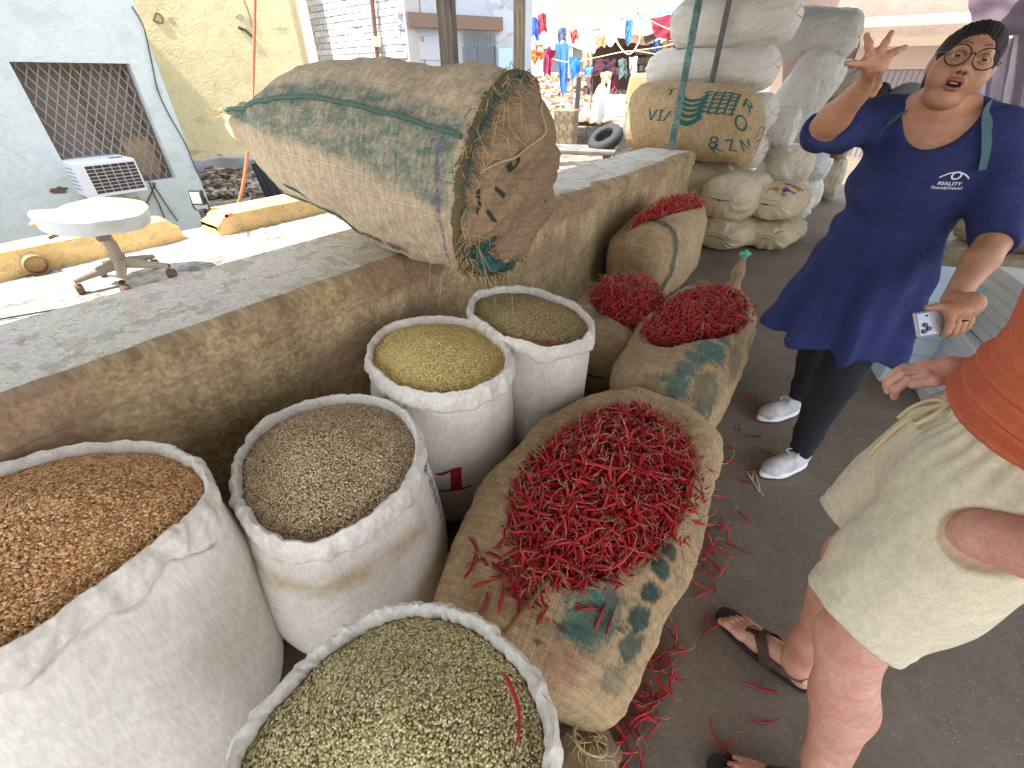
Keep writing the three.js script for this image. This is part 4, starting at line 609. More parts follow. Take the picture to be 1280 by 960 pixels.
{
  reseed(24);
  const t = thing('burlap_sack', 'tall burlap sack of chillies leaning on the parapet wall with dark green stripe', 'sack');
  const f = sackSurf([[-1.13, 0.28, -2.98, 0.2, 0.24], [-1.13, 0.32, -3.18, 0.25, 0.31], [-1.13, 0.34, -3.5, 0.27, 0.335], [-1.12, 0.36, -3.8, 0.26, 0.35], [-1.12, 0.38, -4.05, 0.2, 0.36]], { e0: 0.2, e1: 0.2, p0: 0.5, p1: 0.4, n: 2.6, wr: 0.016, seed: 29, floor: 0.005, open: Object.assign({ ymin: 0.38, lip: 0.005 }, DO) });
  mesh('cloth', sackGeo(f, 160, 140, (s, ph, p) => { const c = juteTone(p, 0.92, 15), w = 0.02 * fbm(p.x * 12, p.y * 12, p.z * 12, 2); c.lerp(TEAL_D, 0.75 * sst(0.05, 0.02, Math.abs(p.z + 3.2 + 0.4 * (p.y - 0.5) + w))); c.lerp(TEAL_D, 0.6 * sst(0.05, 0.02, Math.abs(p.z + 3.85 + w)) * (p.y < 0.5 ? 1 : 0)); return c; }), M.burlap, t);
  chilliHeap(Object.assign({}, DO, { h: 0.09, seed: 9, n: 800, label: 'mass of dried chillies in the sack leaning on the parapet' }));
}
// chillies on the floor
{
  reseed(55); const up = V(0, 1, 0);
  const fl = (u, v, y = 0.009) => chilli(onY(u, v, y), lieOn(up, rr(0, 6.283), 0, rr(-0.4, 0.4)), 'dried red chilli lying on the dark floor beside the sacks', 'chillies spilled on the floor', rr(0.85, 1.15));
  for (const [u, v] of [[935, 648], [921, 686], [893, 690], [884, 683], [872, 702], [905, 712], [880, 742], [889, 776], [883, 792], [862, 716], [851, 736], [947, 862], [956, 897], [908, 938], [902, 925], [925, 602], [940, 547], [925, 535], [946, 501], [931, 496], [939, 518], [958, 566], [915, 578], [886, 640], [900, 655], [868, 668], [878, 655], [890, 715], [858, 700], [846, 712], [866, 690], [895, 598], [902, 622], [940, 590], [912, 560]]) fl(u, v);
  for (let i = 0; i < 100; i++) { const k = Math.sqrt(rnd()), v = mix(790, 975, rnd()), u = mix(845, 770, (v - 790) / 185) - 26 + rr(-22, 34) * (0.5 + k); const w = onY(u, v, 0); if (w.x > -0.02) fl(u, v, 0.009 + rr(0, 0.012)); }
  for (let i = 0; i < 22; i++) fl(rr(838, 910), rr(640, 735), 0.009 + rr(0, 0.006));
  chilli(onY(637, 892, 0.657), lieOn(V(-0.2, 1, 0.1).normalize(), 2.35, 0.1, 0), 'dried red chilli on the pale green seeds at the rim', undefined, 1.15);
  chilli(onY(678, 428, 0.70), lieOn(up, 0.4, 0, 0), 'dried red chilli at the rim of the olive seeds', undefined, 1);
  // pale seeds and straw bits scattered on the floor
  const im = shadow(new THREE.InstancedMesh(grainGeo, plain(206, 188, 150), 600)); im.name = 'spilled_seed'; tag(im, 'tiny pale seeds and chaff scattered over the dark floor', 'seeds', undefined, 'stuff'); const mt = new THREE.Matrix4();
  for (let i = 0; i < 600; i++) { const a = rr(0, 1), p = onY(mix(760, 1290, Math.pow(rnd(), 1.1)), mix(330, 980, Math.sqrt(rnd())), 0.003); mt.compose(p, lieOn(up, rr(0, 6.3)), V(rr(0.002, 0.005), 0.0014, rr(0.001, 0.0022))); im.setMatrixAt(i, mt); }
  scene.add(im);
  const loop = [[890, 572], [905, 580], [916, 570], [917, 556]].map(q => onY(...q, 0.004)); tag(mesh('loose_string', tube(loop, 0.0018, 30, 5), plain(200, 190, 160), scene), 'thin pale loop of string on the floor near the shoes', 'string');
  const loop2 = [[932, 588], [940, 600], [942, 586], [948, 604], [950, 616], [936, 592], [945, 608], [955, 620]].map((q, i) => onY(...q, 0.004 + 0.002 * (i % 2))); tag(mesh('tangled_string', tube(loop2, 0.0018, 60, 5), plain(226, 220, 206), scene), 'tangled white string on the floor at the shoe tip', 'string');
}
// ---------------------------------------------------------------- piled sacks beyond the wall end
function pillow(label, A, B, hw, hh, o = {}) {
  const at = (k, dy = 0) => [mix(A[0], B[0], k), mix(A[1], B[1], k) + dy, mix(A[2], B[2], k)], sag = o.sag ?? -0.01;
  const f = sackSurf([[...at(0), hw * 0.8, hh * 0.85], [...at(0.2, sag * 0.5), hw * 0.97, hh * 0.96], [...at(0.5, sag), hw, hh], [...at(0.8, sag * 0.5), hw * 0.97, hh * 0.96], [...at(1), hw * 0.8, hh * 0.85]], Object.assign({ e0: 0.16, e1: 0.16, p0: 0.55, p1: 0.55, n: 2.4, wr: o.wr ?? 0.014, seed: o.seed || 0, floor: o.floor ?? -99, mod: (p, s, ph, d) => { const e = Math.min(s, 1 - s); p.addScaledVector(d, 0.011 * Math.sin(ph * 11 + 7 * nz(s * 3, ph * 0.8, o.seed || 0)) * sst(0.28, 0.03, e) + 0.026 * fbm(Math.cos(ph) * 1.8 + (o.seed || 0), Math.sin(ph) * 1.8, s * 5, 3) + 0.012 * (0.3 - Math.abs(nz(Math.cos(ph) * 3 + s * 6, Math.sin(ph) * 3 - s * 6, o.seed || 0)))); } }, o.surf || {}));
  const t = thing(o.name || 'stacked_sack', label, 'sack', [0, 0, 0], 0, o.group), col = o.col || [232, 230, 226];
  mesh('cloth', sackGeo(f, 110, 90, o.colour || ((s, ph, p) => { const n = fbm(p.x * 4 + (o.seed || 0), p.y * 4, p.z * 4, 3); return C(...col).lerp(C(188, 168, 138), clamp(0.15 + 0.9 * n, 0, 0.7) * (o.dirt ?? 0.6)); })), o.mat || M.woven, t);
  // stitched end seam with a little frill
  for (const s of [0.012, 0.988]) { const pts = []; for (let k = 0; k <= 14; k++) pts.push(f(s, mix(0.15, Math.PI - 0.15, k / 14))); mesh('end_seam', tube(pts, 0.008, 28, 5), o.seamMat || plain(206, 200, 188), t); }
  return { t, f };
}
{
  reseed(61);
  const jt = (sd) => (s, ph, p) => juteTone(p, 1, sd);
  const T = pillow('burlap sack with teal stencilled writing lying over the far wall end', [-2.42, 1.12, -5.62], [-0.98, 1.08, -5.62], 0.33, 0.36, { name: 'burlap_sack', seed: 33, mat: M.burlap, wr: 0.014, seamMat: plain(150, 120, 84), colour: (s, ph, p) => { const c = juteTone(p, 1.05, 22); if (s < 0.13) { c.lerp(C(226, 214, 186), sst(0.13, 0.08, s)); const w = 0.01 * fbm(p.y * 20, p.z * 20, 1); c.lerp(TEAL, 0.7 * sst(0.02, 0.008, Math.abs(s - 0.085 + w))); c.lerp(C(140, 66, 42), 0.8 * sst(0.012, 0.004, Math.abs(s - 0.055 + w))); } return c; },
    surf: { mod: (p, s, ph, d) => { if (p.x < WX && p.z > WEND && p.y < WY + 0.01) p.y = WY + 0.01; p.y -= 0.12 * sst(0.75, 1, s); } } });
  const inkA = printMat(512, 512, (c) => { c.font = 'bold 120px sans-serif'; c.save(); c.translate(0, 0); c.lineWidth = 20; for (let k = 0; k < 5; k++) { c.beginPath(); c.arc(195, 110 + k * 34, 52, 0.3, 2.6); c.stroke(); } c.restore(); c.lineWidth = 10; for (let k = 0; k < 4; k++) for (let j = 0; j < 6; j++) { c.beginPath(); c.moveTo(235 + k * 40, 90 + j * 30); c.lineTo(262 + k * 40, 80 + j * 30); c.stroke(); } for (let k = 0; k < 5; k++) { c.beginPath(); c.moveTo(245 + k * 34, 80); c.lineTo(238 + k * 34, 240); c.stroke(); } c.font = '110px sans-serif'; c.fillText('R', 400, 150); c.fillText('O', 390, 290); c.font = '84px sans-serif'; c.fillText('VI/', 16, 300); c.fillText('T', 70, 130); c.font = '100px sans-serif'; c.save(); c.translate(330, 470); c.rotate(-0.5); c.fillText('K Z N', 0, 0); c.restore(); c.save(); c.translate(300, 420); c.fillText('8', 0, 0); c.restore(); }, C(46, 100, 98));
  onSack(T.f, 0.26, 0.96, -46 * Math.PI / 180, 68 * Math.PI / 180, inkA, 'stencil_writing', T.t, 60, 60, -0.005, true);
  pillow('white woven sack lying on top of the stencilled burlap sack', [-2.45, 1.55, -6.12], [-1.08, 1.58, -6.12], 0.30, 0.21, { seed: 41, dirt: 0.25 });
  pillow('topmost white woven sack with a torn flap, above the burlap sack', [-2.25, 1.97, -6.15], [-1.02, 1.98, -6.15], 0.32, 0.23, { seed: 43, dirt: 0.3 });
  pillow('white sack hidden under two others behind the stencilled burlap sack', [-2.3, 1.16, -6.3], [-1.0, 1.16, -6.3], 0.32, 0.2, { seed: 44 });
  pillow('dusty white sack low behind the stencilled burlap sack', [-2.2, 0.78, -6.35], [-1.0, 0.78, -6.35], 0.33, 0.2, { seed: 45 });
  pillow('dusty sack wedged under the stencilled burlap sack behind the wall end', [-2.3, 0.50, -5.75], [-1.15, 0.48, -5.75], 0.32, 0.24, { seed: 80, col: [200, 184, 154] });
  pillow('dusty sack on the ground below the wedged one', [-2.3, 0.14, -5.75], [-1.15, 0.14, -5.75], 0.34, 0.2, { seed: 81, col: [196, 180, 150], floor: -0.02 });
  pillow('fat dusty cream sack with a stitched round end beside the wall end', [-1.08, 0.48, -5.02], [-0.92, 0.46, -5.85], 0.27, 0.22, { seed: 46, col: [214, 200, 174], surf: { e0: 0.22 } });
  pillow('flattened dusty cream sack under the fat stitched one', [-1.02, 0.15, -4.90], [-0.86, 0.15, -5.75], 0.27, 0.145, { seed: 47, col: [206, 190, 160], floor: 0.005 });
  const pr = pillow('cream sack printed with orange and purple beside the fat stitched sack', [-0.68, 0.44, -5.28], [-0.56, 0.42, -6.05], 0.24, 0.17, { seed: 48, col: [222, 206, 176] });
  const inkO = printMat(256, 256, (c) => { c.fillRect(10, 20, 120, 22); c.fillRect(20, 60, 60, 14); c.lineWidth = 8; c.beginPath(); c.arc(190, 120, 60, -1.5, 1.4); c.stroke(); c.fillRect(100, 190, 46, 40); }, C(196, 116, 56));
  const inkP = printMat(256, 256, (c) => { c.fillRect(30, 100, 100, 40); c.beginPath(); c.moveTo(60, 150); c.lineTo(140, 150); c.lineTo(100, 210); c.fill(); c.font = 'bold 40px sans-serif'; c.fillText('M', 60, 240); }, C(96, 70, 116));
  onSack(pr.f, 0.04, 0.5, 0.6, 2.6, inkO, 'printed_band', pr.t, 30, 30, -0.004); onSack(pr.f, 0.03, 0.35, 0.5, 2.0, inkP, 'printed_emblem', pr.t, 30, 30, -0.006);
  pillow('flattened cream sack under the printed one', [-0.62, 0.135, -5.20], [-0.50, 0.135, -5.95], 0.25, 0.13, { seed: 49, col: [210, 194, 164], floor: 0.005 });
  pillow('off-white sack slumped behind the printed one, tied with green string', [-1.00, 0.66, -6.55], [-0.60, 0.58, -6.85], 0.26, 0.22, { seed: 50, col: [226, 218, 200] });
  pillow('grey-white sack on the floor behind the printed one', [-0.95, 0.2, -6.5], [-0.5, 0.2, -6.9], 0.32, 0.2, { seed: 51, floor: 0.005 });
  pillow('small white sack bulging beside the stencilled burlap sack', [-1.10, 1.02, -6.75], [-0.80, 1.0, -6.75], 0.24, 0.22, { seed: 52, col: [232, 232, 234] });
  pillow('tall white sack with loose threads leaning beside the two topmost sacks', [-1.08, 0.95, -7.1], [-0.72, 1.72, -7.1], 0.27, 0.24, { seed: 53, col: [222, 224, 224], surf: { up: [0, 0, 1] } });
  pillow('grey-white sack lying on top of the tall leaning one', [-1.55, 1.96, -7.3], [-0.55, 1.86, -7.3], 0.3, 0.24, { seed: 54, col: [206, 208, 208] });
  pillow('white sack on the floor under the leaning one', [-1.0, 0.22, -7.4], [-0.4, 0.22, -7.6], 0.34, 0.22, { seed: 55, floor: 0.005 });
  pillow('blue-white sack lying below the tall leaning one', [-0.95, 0.6, -7.4], [-0.38, 0.56, -7.5], 0.3, 0.2, { seed: 56, col: [222, 228, 234] });
  pillow('dull grey sack behind the tall leaning one', [-0.9, 1.02, -7.9], [-0.32, 1.02, -7.9], 0.3, 0.22, { seed: 57, col: [176, 170, 158] });
  pillow('dull grey sack above another at the back of the pile', [-0.95, 1.45, -7.95], [-0.36, 1.45, -7.95], 0.3, 0.22, { seed: 58, col: [170, 164, 152] });
  pillow('dull sack on the floor at the back of the pile', [-0.8, 0.3, -8.3], [-0.2, 0.3, -8.3], 0.3, 0.28, { seed: 59, col: [186, 176, 156], floor: 0.005 });
  pillow('dull sack second from the floor at the back', [-0.8, 0.74, -8.3], [-0.25, 0.74, -8.3], 0.3, 0.2, { seed: 60, col: [186, 178, 160] });
}
// posts
{
  const sq = (name, x, z, w, y0, y1, mat, label, ry = 0) => { const m = top(name, rbox(w, y1 - y0, w, 0.006, 1), mat, label, 'post'); m.position.set(x, (y0 + y1) / 2, z); m.rotation.y = ry; return m; };
  const p1 = atD(561, 60, 3.0), p2 = atD(649, 60, 3.6);
  sq('metal_post', p1.x, p1.z, 0.105, TY - 0.01, 3.0, metalMat(110, 98, 92), 'dark square metal post standing behind the huge burlap sack', 0.45);
  sq('metal_post', p2.x, p2.z, 0.085, TY - 0.01, 3.0, metalMat(150, 136, 120), 'slim worn square post between the mesh door and the hanging laundry', 0.45);
  const an = new THREE.Shape([[0, 0], [0.06, 0], [0.06, 0.006], [0.006, 0.006], [0.006, 0.06], [0, 0.06]].map(a => new THREE.Vector2(...a))), ag = new THREE.ExtrudeGeometry(an, { depth: 2.2, bevelEnabled: false }); ag.rotateX(-Math.PI / 2);
  const pl = top('angle_iron_post', ag, metalMat(120, 158, 156), 'teal painted angle iron post on the far end of the parapet', 'post'); const pp = onY(840, 186, WY); pl.position.set(pp.x, WY, Math.max(pp.z, WEND + 0.08)); pl.rotation.y = 0.5;
  const cyl = new THREE.CylinderGeometry(0.028, 0.028, 3.0, 12); const q = onZ(901, 50, -5.76); const d = top('steel_pole', cyl, metalMat(126, 122, 118), 'thin grey steel pole in front of the topmost white sacks', 'pole'); d.position.set(q.x, 1.5, q.z);
}
// ---------------------------------------------------------------- signed-distance modelling for figures
function surfaceNets(f, lo, hi, h, colour) {
  const nx = Math.ceil((hi[0] - lo[0]) / h) + 1, ny = Math.ceil((hi[1] - lo[1]) / h) + 1, nz_ = Math.ceil((hi[2] - lo[2]) / h) + 1, val = new Float32Array(nx * ny * nz_);
  const id = (i, j, k) => (k * ny + j) * nx + i; 
  const BL = 5, lim = BL * h * 0.87 * 1.7 + h;               // skip blocks far from the surface
  for (let K = 0; K < nz_; K += BL) for (let J = 0; J < ny; J += BL) for (let I = 0; I < nx; I += BL) {
    const c = f(lo[0] + (I + BL / 2) * h, lo[1] + (J + BL / 2) * h, lo[2] + (K + BL / 2) * h), far = Math.abs(c) > lim, k1 = Math.min(nz_, K + BL), j1 = Math.min(ny, J + BL), i1 = Math.min(nx, I + BL);
    for (let k = K; k < k1; k++) for (let j = J; j < j1; j++) for (let i = I; i < i1; i++) val[id(i, j, k)] = far ? c : f(lo[0] + i * h, lo[1] + j * h, lo[2] + k * h);
  }
  const vid = new Int32Array(nx * ny * nz_).fill(-1), pos = [], idx = [], E = [[0, 1], [2, 3], [4, 5], [6, 7], [0, 2], [1, 3], [4, 6], [5, 7], [0, 4], [1, 5], [2, 6], [3, 7]];
  for (let k = 0; k < nz_ - 1; k++) for (let j = 0; j < ny - 1; j++) for (let i = 0; i < nx - 1; i++) {
    const v = [], b = id(i, j, k); v.push(val[b], val[b + 1], val[b + nx], val[b + nx + 1], val[b + nx * ny], val[b + nx * ny + 1], val[b + nx * ny + nx], val[b + nx * ny + nx + 1]);
    let m = 0; for (let c = 0; c < 8; c++) if (v[c] < 0) m++; if (m === 0 || m === 8) continue;
    let x = 0, y = 0, z = 0, n = 0; for (const [p, q] of E) if ((v[p] < 0) !== (v[q] < 0)) { const t = v[p] / (v[p] - v[q]); x += mix(p & 1, q & 1, t); y += mix((p >> 1) & 1, (q >> 1) & 1, t); z += mix(p >> 2, q >> 2, t); n++; }
    vid[b] = pos.length / 3; pos.push(lo[0] + (i + x / n) * h, lo[1] + (j + y / n) * h, lo[2] + (k + z / n) * h);
  }
  for (let k = 1; k < nz_ - 1; k++) for (let j = 1; j < ny - 1; j++) for (let i = 1; i < nx - 1; i++) {
    const b = id(i, j, k), s = val[b] < 0;
    const quad = (a, c, d, e, flip) => { if (a < 0 || c < 0 || d < 0 || e < 0) return; if (!flip) idx.push(a, d, c, a, e, d); else idx.push(a, c, d, a, d, e); };
    if (s !== (val[b + 1] < 0)) quad(vid[b], vid[b - nx], vid[b - nx - nx * ny], vid[b - nx * ny], s);
    if (s !== (val[b + nx] < 0)) quad(vid[b], vid[b - nx * ny], vid[b - 1 - nx * ny], vid[b - 1], s);
    if (s !== (val[b + nx * ny] < 0)) quad(vid[b], vid[b - 1], vid[b - 1 - nx], vid[b - nx], s);
  }
  const n = pos.length / 3, nor = new Float32Array(n * 3), uv = new Float32Array(n * 2), col = new Float32Array(n * 3), e = h * 0.4, c = new THREE.Color();
  for (let i = 0; i < n; i++) {
    let x = pos[i * 3], y = pos[i * 3 + 1], z = pos[i * 3 + 2], gx, gy, gz, l;
    for (let it = 0; it < 2; it++) { const d = f(x, y, z); gx = f(x + e, y, z) - f(x - e, y, z); gy = f(x, y + e, z) - f(x, y - e, z); gz = f(x, y, z + e) - f(x, y, z - e); l = Math.hypot(gx, gy, gz) || 1; if (it < 1) { const st = clamp(d / (l / (2 * e)), -h * 0.5, h * 0.5); x -= st * gx / l; y -= st * gy / l; z -= st * gz / l; } }
    pos[i * 3] = x; pos[i * 3 + 1] = y; pos[i * 3 + 2] = z; nor[i * 3] = gx / l; nor[i * 3 + 1] = gy / l; nor[i * 3 + 2] = gz / l; uv[i * 2] = x * 0.8 + z * 0.6; uv[i * 2 + 1] = y + z * 0.3;
    const q = colour ? colour(x, y, z) : c.setRGB(1, 1, 1); col[i * 3] = q.r; col[i * 3 + 1] = q.g; col[i * 3 + 2] = q.b;
  }
  const g = new THREE.BufferGeometry(); g.setAttribute('position', new THREE.Float32BufferAttribute(pos, 3)); g.setAttribute('normal', new THREE.BufferAttribute(nor, 3)); g.setAttribute('uv', new THREE.BufferAttribute(uv, 2)); g.setAttribute('color', new THREE.BufferAttribute(col, 3)); g.setIndex(idx); return g;
}
const smin = (a, b, k) => { const h = Math.max(k - Math.abs(a - b), 0) / k; return Math.min(a, b) - h * h * k * 0.25; };
const smax = (a, b, k) => -smin(-a, -b, k);
// tapered capsule
const cap = (a, b, ra, rb) => { const bx = b[0] - a[0], by = b[1] - a[1], bz = b[2] - a[2], L = bx * bx + by * by + bz * bz || 1e-9; return (x, y, z) => { const px = x - a[0], py = y - a[1], pz = z - a[2], t = clamp((px * bx + py * by + pz * bz) / L, 0, 1); return Math.hypot(px - bx * t, py - by * t, pz - bz * t) - (ra + (rb - ra) * t); }; };
const ell = (c, r) => { const m = Math.min(...r); return (x, y, z) => { const X = (x - c[0]) / r[0], Y = (y - c[1]) / r[1], Z = (z - c[2]) / r[2], k = Math.hypot(X, Y, Z), g = Math.hypot(X / r[0], Y / r[1], Z / r[2]) || 1; return k * (k - 1) / g; }; };
const chain = (pts, k = 0.02) => { const cs = []; for (let i = 0; i < pts.length - 1; i++) cs.push(cap(pts[i], pts[i + 1], pts[i][3], pts[i + 1][3])); return (x, y, z) => { let d = cs[0](x, y, z); for (let i = 1; i < cs.length; i++) d = smin(d, cs[i](x, y, z), k); return d; }; };
const uni = (k, ...fs) => (x, y, z) => { let d = fs[0](x, y, z); for (let i = 1; i < fs.length; i++) d = smin(d, fs[i](x, y, z), k); return d; };
// elliptical loft up the y axis in a turned frame: rows [y, halfWidth, halfDepth, cx, cz]
function loft(rows, org, left) {          // left: unit [x,z] of the figure's left
  const fw = [-left[1], left[0]], ys = rows.map(r => r[0]);
  return (x, y, z) => {
    let i = 0; while (i < rows.length - 2 && y > ys[i + 1]) i++; const t = clamp((y - ys[i]) / (ys[i + 1] - ys[i]), 0, 1), s = t * t * (3 - 2 * t), a = rows[i], b = rows[i + 1];
    const hw = mix(a[1], b[1], s), hd = mix(a[2], b[2], s), cx = mix(a[3] || 0, b[3] || 0, s), cz = mix(a[4] || 0, b[4] || 0, s), dx = x - org[0], dz = z - org[1], lx = dx * left[0] + dz * left[1] - cx, lz = dx * fw[0] + dz * fw[1] - cz;
    const k = Math.hypot(lx / hw, lz / hd), d = (k - 1) * Math.min(hw, hd); const v = Math.max(ys[0] - y, y - ys[ys.length - 1]); return v > 0 ? Math.hypot(Math.max(d, 0), v) : Math.max(d, v);
  };
}
const arr = (v) => [v.x, v.y, v.z];
const frameGeo = (g, o, X, Y, Z) => { const m = new THREE.Matrix4().makeBasis(X, Y, Z).setPosition(o); g.applyMatrix4(m); return g; };
const stripIdx = (gs) => mergeGeometries(gs.map(g => { const q = g.index ? g.toNonIndexed() : g; for (const n of Object.keys(q.attributes)) if (!['position', 'normal', 'uv', 'color'].includes(n)) q.deleteAttribute(n); return q; }));
// ---------------------------------------------------------------- woman in a blue tunic
{
  reseed(301);
  const P = thing('person', 'person in long blue tunic and glasses gesturing with raised hand, holding a phone', 'person');
  const skinC = C(200, 148, 118), skin = std({ vertexColors: true, map: rep(T_skin, 0.1), roughness: 0.55 });
  const tone = (x, y, z) => skinC.clone().multiplyScalar(1 + 0.16 * fbm(x * 14, y * 14, z * 14, 3));
  const lsh = [0.285, 1.355, -2.08], rsh = [-0.03, 1.375, -2.12], lel = [0.40, 1.10, -1.98], lwr = [0.345, 0.955, -1.755], rel = [-0.16, 1.345, -1.88], rwr = [-0.078, 1.478, -1.735];
  const Lhip = [0.22, 0.86, -2.07], Rhip = [0.08, 0.86, -2.17], Lkn = [0.20, 0.48, -1.97], Rkn = [0.10, 0.48, -2.30], Lan = [0.205, 0.09, -1.95], Ran = [0.13, 0.09, -2.40];
  // head frame
  const hc = V(0.126, 1.525, -2.05), hF = camera.position.clone().sub(hc).normalize().multiplyScalar(0.70).addScaledVector(camF, -0.30); hF.addScaledVector(camR, -0.06).normalize(); const hX = ray(1182, 57).cross(ray(1228, 64)).cross(hF).normalize(); if (hX.dot(camR) < 0) hX.negate(); const hUp = hF.clone().cross(hX).normalize();   // hX: towards the figure's left
  const HL = (v) => { const q = v.clone().sub(hc); return [q.dot(hX), q.dot(hUp), q.dot(hF)]; }, HW = (x, y, z) => hc.clone().addScaledVector(hX, x).addScaledVector(hUp, y).addScaledVector(hF, z);
  // torso, neck, arms, legs
  const org = [0.14, -2.10], left = [0.965, 0.26];
  const torso = loft([[0.80, 0.16, 0.13], [0.95, 0.17, 0.135], [1.08, 0.145, 0.115], [1.22, 0.15, 0.125], [1.33, 0.145, 0.098], [1.395, 0.12, 0.07], [1.43, 0.06, 0.055]], org, left);
  const nb = [0.135, 1.38, -2.09], nt = arr(HW(0, -0.075, -0.015));
  const bodyF = uni(0.05, torso, cap(nb, nt, 0.062, 0.056), cap([0.06, 1.40, -2.10], rsh, 0.055, 0.055), cap([0.20, 1.395, -2.085], lsh, 0.055, 0.055),
    chain([[...rsh, 0.056], [...rel, 0.045], [...rwr.map((v, i) => mix(rel[i], v, 0.4)), 0.043], [...rwr, 0.027]]), chain([[...lsh, 0.056], [...lel, 0.045], [...lwr.map((v, i) => mix(lel[i], v, 0.4)), 0.042], [...lwr, 0.028]]),
    chain([[...Lhip, 0.085], [...Lkn, 0.055], [0.2, 0.33, -1.985, 0.055], [...Lan, 0.036]]), chain([[...Rhip, 0.085], [...Rkn, 0.055], [0.115, 0.33, -2.35, 0.055], [...Ran, 0.036]]));
  const gBody = surfaceNets(bodyF, [-0.26, 0.02, -2.50], [0.50, 1.56, -1.65], 0.0125, tone);
  // head (own fine grid in head space)
  const S = 1.0;
  const mouthC = [0.002, -0.060, 0.086];
  const sock = (s) => ell([s * 0.0315, 0.006, 0.090], [0.0175, 0.0105, 0.014]);
  const headF0 = uni(0.022, ell([0, 0.022, -0.016], [0.073, 0.082, 0.090]), ell([0, -0.032, 0.018], [0.063, 0.075, 0.062]), ell([0.037, -0.034, 0.046], [0.032, 0.032, 0.030]), ell([-0.037, -0.034, 0.046], [0.032, 0.032, 0.030]), ell([0, -0.092, 0.048], [0.027, 0.021, 0.024]), ell([0, -0.086, 0.012], [0.045, 0.026, 0.042]), cap([-0.022, 0.026, 0.074], [0.022, 0.026, 0.074], 0.014, 0.014));
  const noseF = uni(0.012, cap([0, 0.010, 0.080], [0, -0.024, 0.096], 0.0085, 0.0115), ell([0.0125, -0.029, 0.088], [0.0085, 0.0075, 0.010]), ell([-0.0125, -0.029, 0.088], [0.0085, 0.0075, 0.010]));
  const lipsU = chain([[-0.024, -0.056, 0.072, 0.003], [-0.012, -0.049, 0.086, 0.0055], [0, -0.0505, 0.089, 0.0055], [0.012, -0.049, 0.086, 0.0055], [0.024, -0.056, 0.072, 0.003]], 0.006), lipsL = chain([[-0.022, -0.060, 0.072, 0.003], [-0.010, -0.0692, 0.0835, 0.0055], [0.010, -0.0692, 0.0835, 0.0055], [0.022, -0.060, 0.072, 0.003]], 0.006);
  const mouth = ell([0, -0.060, 0.086], [0.016, 0.0052, 0.022]), ears = uni(0.004, ell([0.071, -0.006, -0.006], [0.010, 0.028, 0.018]), ell([-0.071, -0.006, -0.006], [0.010, 0.028, 0.018]));
  const headF = (X, Y, Z) => { const x = X / S, y = Y / S, z = Z / S; let d = smin(headF0(x, y, z), noseF(x, y, z), 0.016); d = smin(d, ears(x, y, z), 0.010); d = smax(d, -sock(1)(x, y, z), 0.012); d = smax(d, -sock(-1)(x, y, z), 0.012); d = smin(d, Math.min(lipsU(x, y, z), lipsL(x, y, z)), 0.008); d = smax(d, -mouth(x, y, z), 0.004); return d * S; };
  const lipD = (x, y, z) => Math.min(lipsU(x / S, y / S, z / S), lipsL(x / S, y / S, z / S));
  const gHead = surfaceNets(headF, [-0.09, -0.13, -0.12], [0.09, 0.13, 0.12], 0.0034, (x, y, z) => {
    const c = skinC.clone().multiplyScalar(1 + 0.14 * fbm(x * 22, y * 22, z * 22, 3)); const l = lipD(x, y, z); c.lerp(C(166, 100, 90), sst(0.0018, 0.0, l)); if (mouth(x / S, y / S, z / S) < 0.002) c.copy(C(70, 34, 34));
    const bx = Math.abs(x) / S, by = y / S, bz = z / S; if (bz > 0.05) { const yb = 0.031 + 0.006 * Math.sin((bx - 0.012) / 0.04 * 2.6) ; if (bx > 0.012 && bx < 0.053 && Math.abs(by - yb) < 0.0030 - 0.0016 * sst(0.03, 0.053, bx)) c.lerp(C(60, 44, 36), 0.7); const ed = Math.hypot((bx - 0.0315) / 0.021, (by - 0.006) / 0.0125); if (ed > 0.72 && ed < 1.0 && by > 0.006) c.lerp(C(60, 42, 36), 0.65); }
    const nst = Math.hypot(bx - 0.0075, by + 0.034); if (bz > 0.08 && nst < 0.0045) c.lerp(C(70, 40, 34), 0.8); return c; });
  const parts = [gBody, frameGeo(gHead, hc, hX, hUp, hF)];
  // eyes: whites with iris, looking to the figure's right
  for (const s of [-1, 1]) { const e = new THREE.SphereGeometry(0.0108 * S, 22, 16); const q = V(s * 0.0315 * S, 0.0050 * S, 0.0715 * S), look = V(0.10, -0.02, 1).normalize(); paint(e, (p) => { const k = p.clone().normalize().dot(look); return k > 0.945 ? C(14, 10, 10) : k > 0.80 ? C(46, 30, 22) : C(206, 194, 186); }); e.translate(q.x, q.y, q.z); parts.push(frameGeo(e, hc, hX, hUp, hF));
    for (const up of [1, -1]) { const lid = new THREE.SphereGeometry(0.0118 * S, 22, 10, 0, 6.283, 0, up > 0 ? 1.20 : 1.0); if (up < 0) lid.rotateX(Math.PI); lid.rotateX(up > 0 ? 0.30 : -0.12); paint(lid, () => skinC.clone().multiplyScalar(0.92)); lid.translate(q.x, q.y, q.z); parts.push(frameGeo(lid, hc, hX, hUp, hF)); } }
  { const th = rbox(0.022, 0.005, 0.006, 0.002, 2); paint(th, () => C(226, 216, 200)); th.translate(0, -0.0550 * S, 0.074); parts.push(frameGeo(th, hc, hX, hUp, hF)); }
  // raised right hand: five spread fingers
  const hp = (u, v, d) => arr(atD(u, v, d));
  const palm = hp(1094, 84, 1.135), kn = [[1078, 80, 1.12], [1087, 70, 1.115], [1098, 66, 1.115], [1109, 70, 1.12]];
  const fing = (a, m, b, r) => chain([[...a, r * 1.06], [...m, r], [...b, r * 0.78]], 0.006);
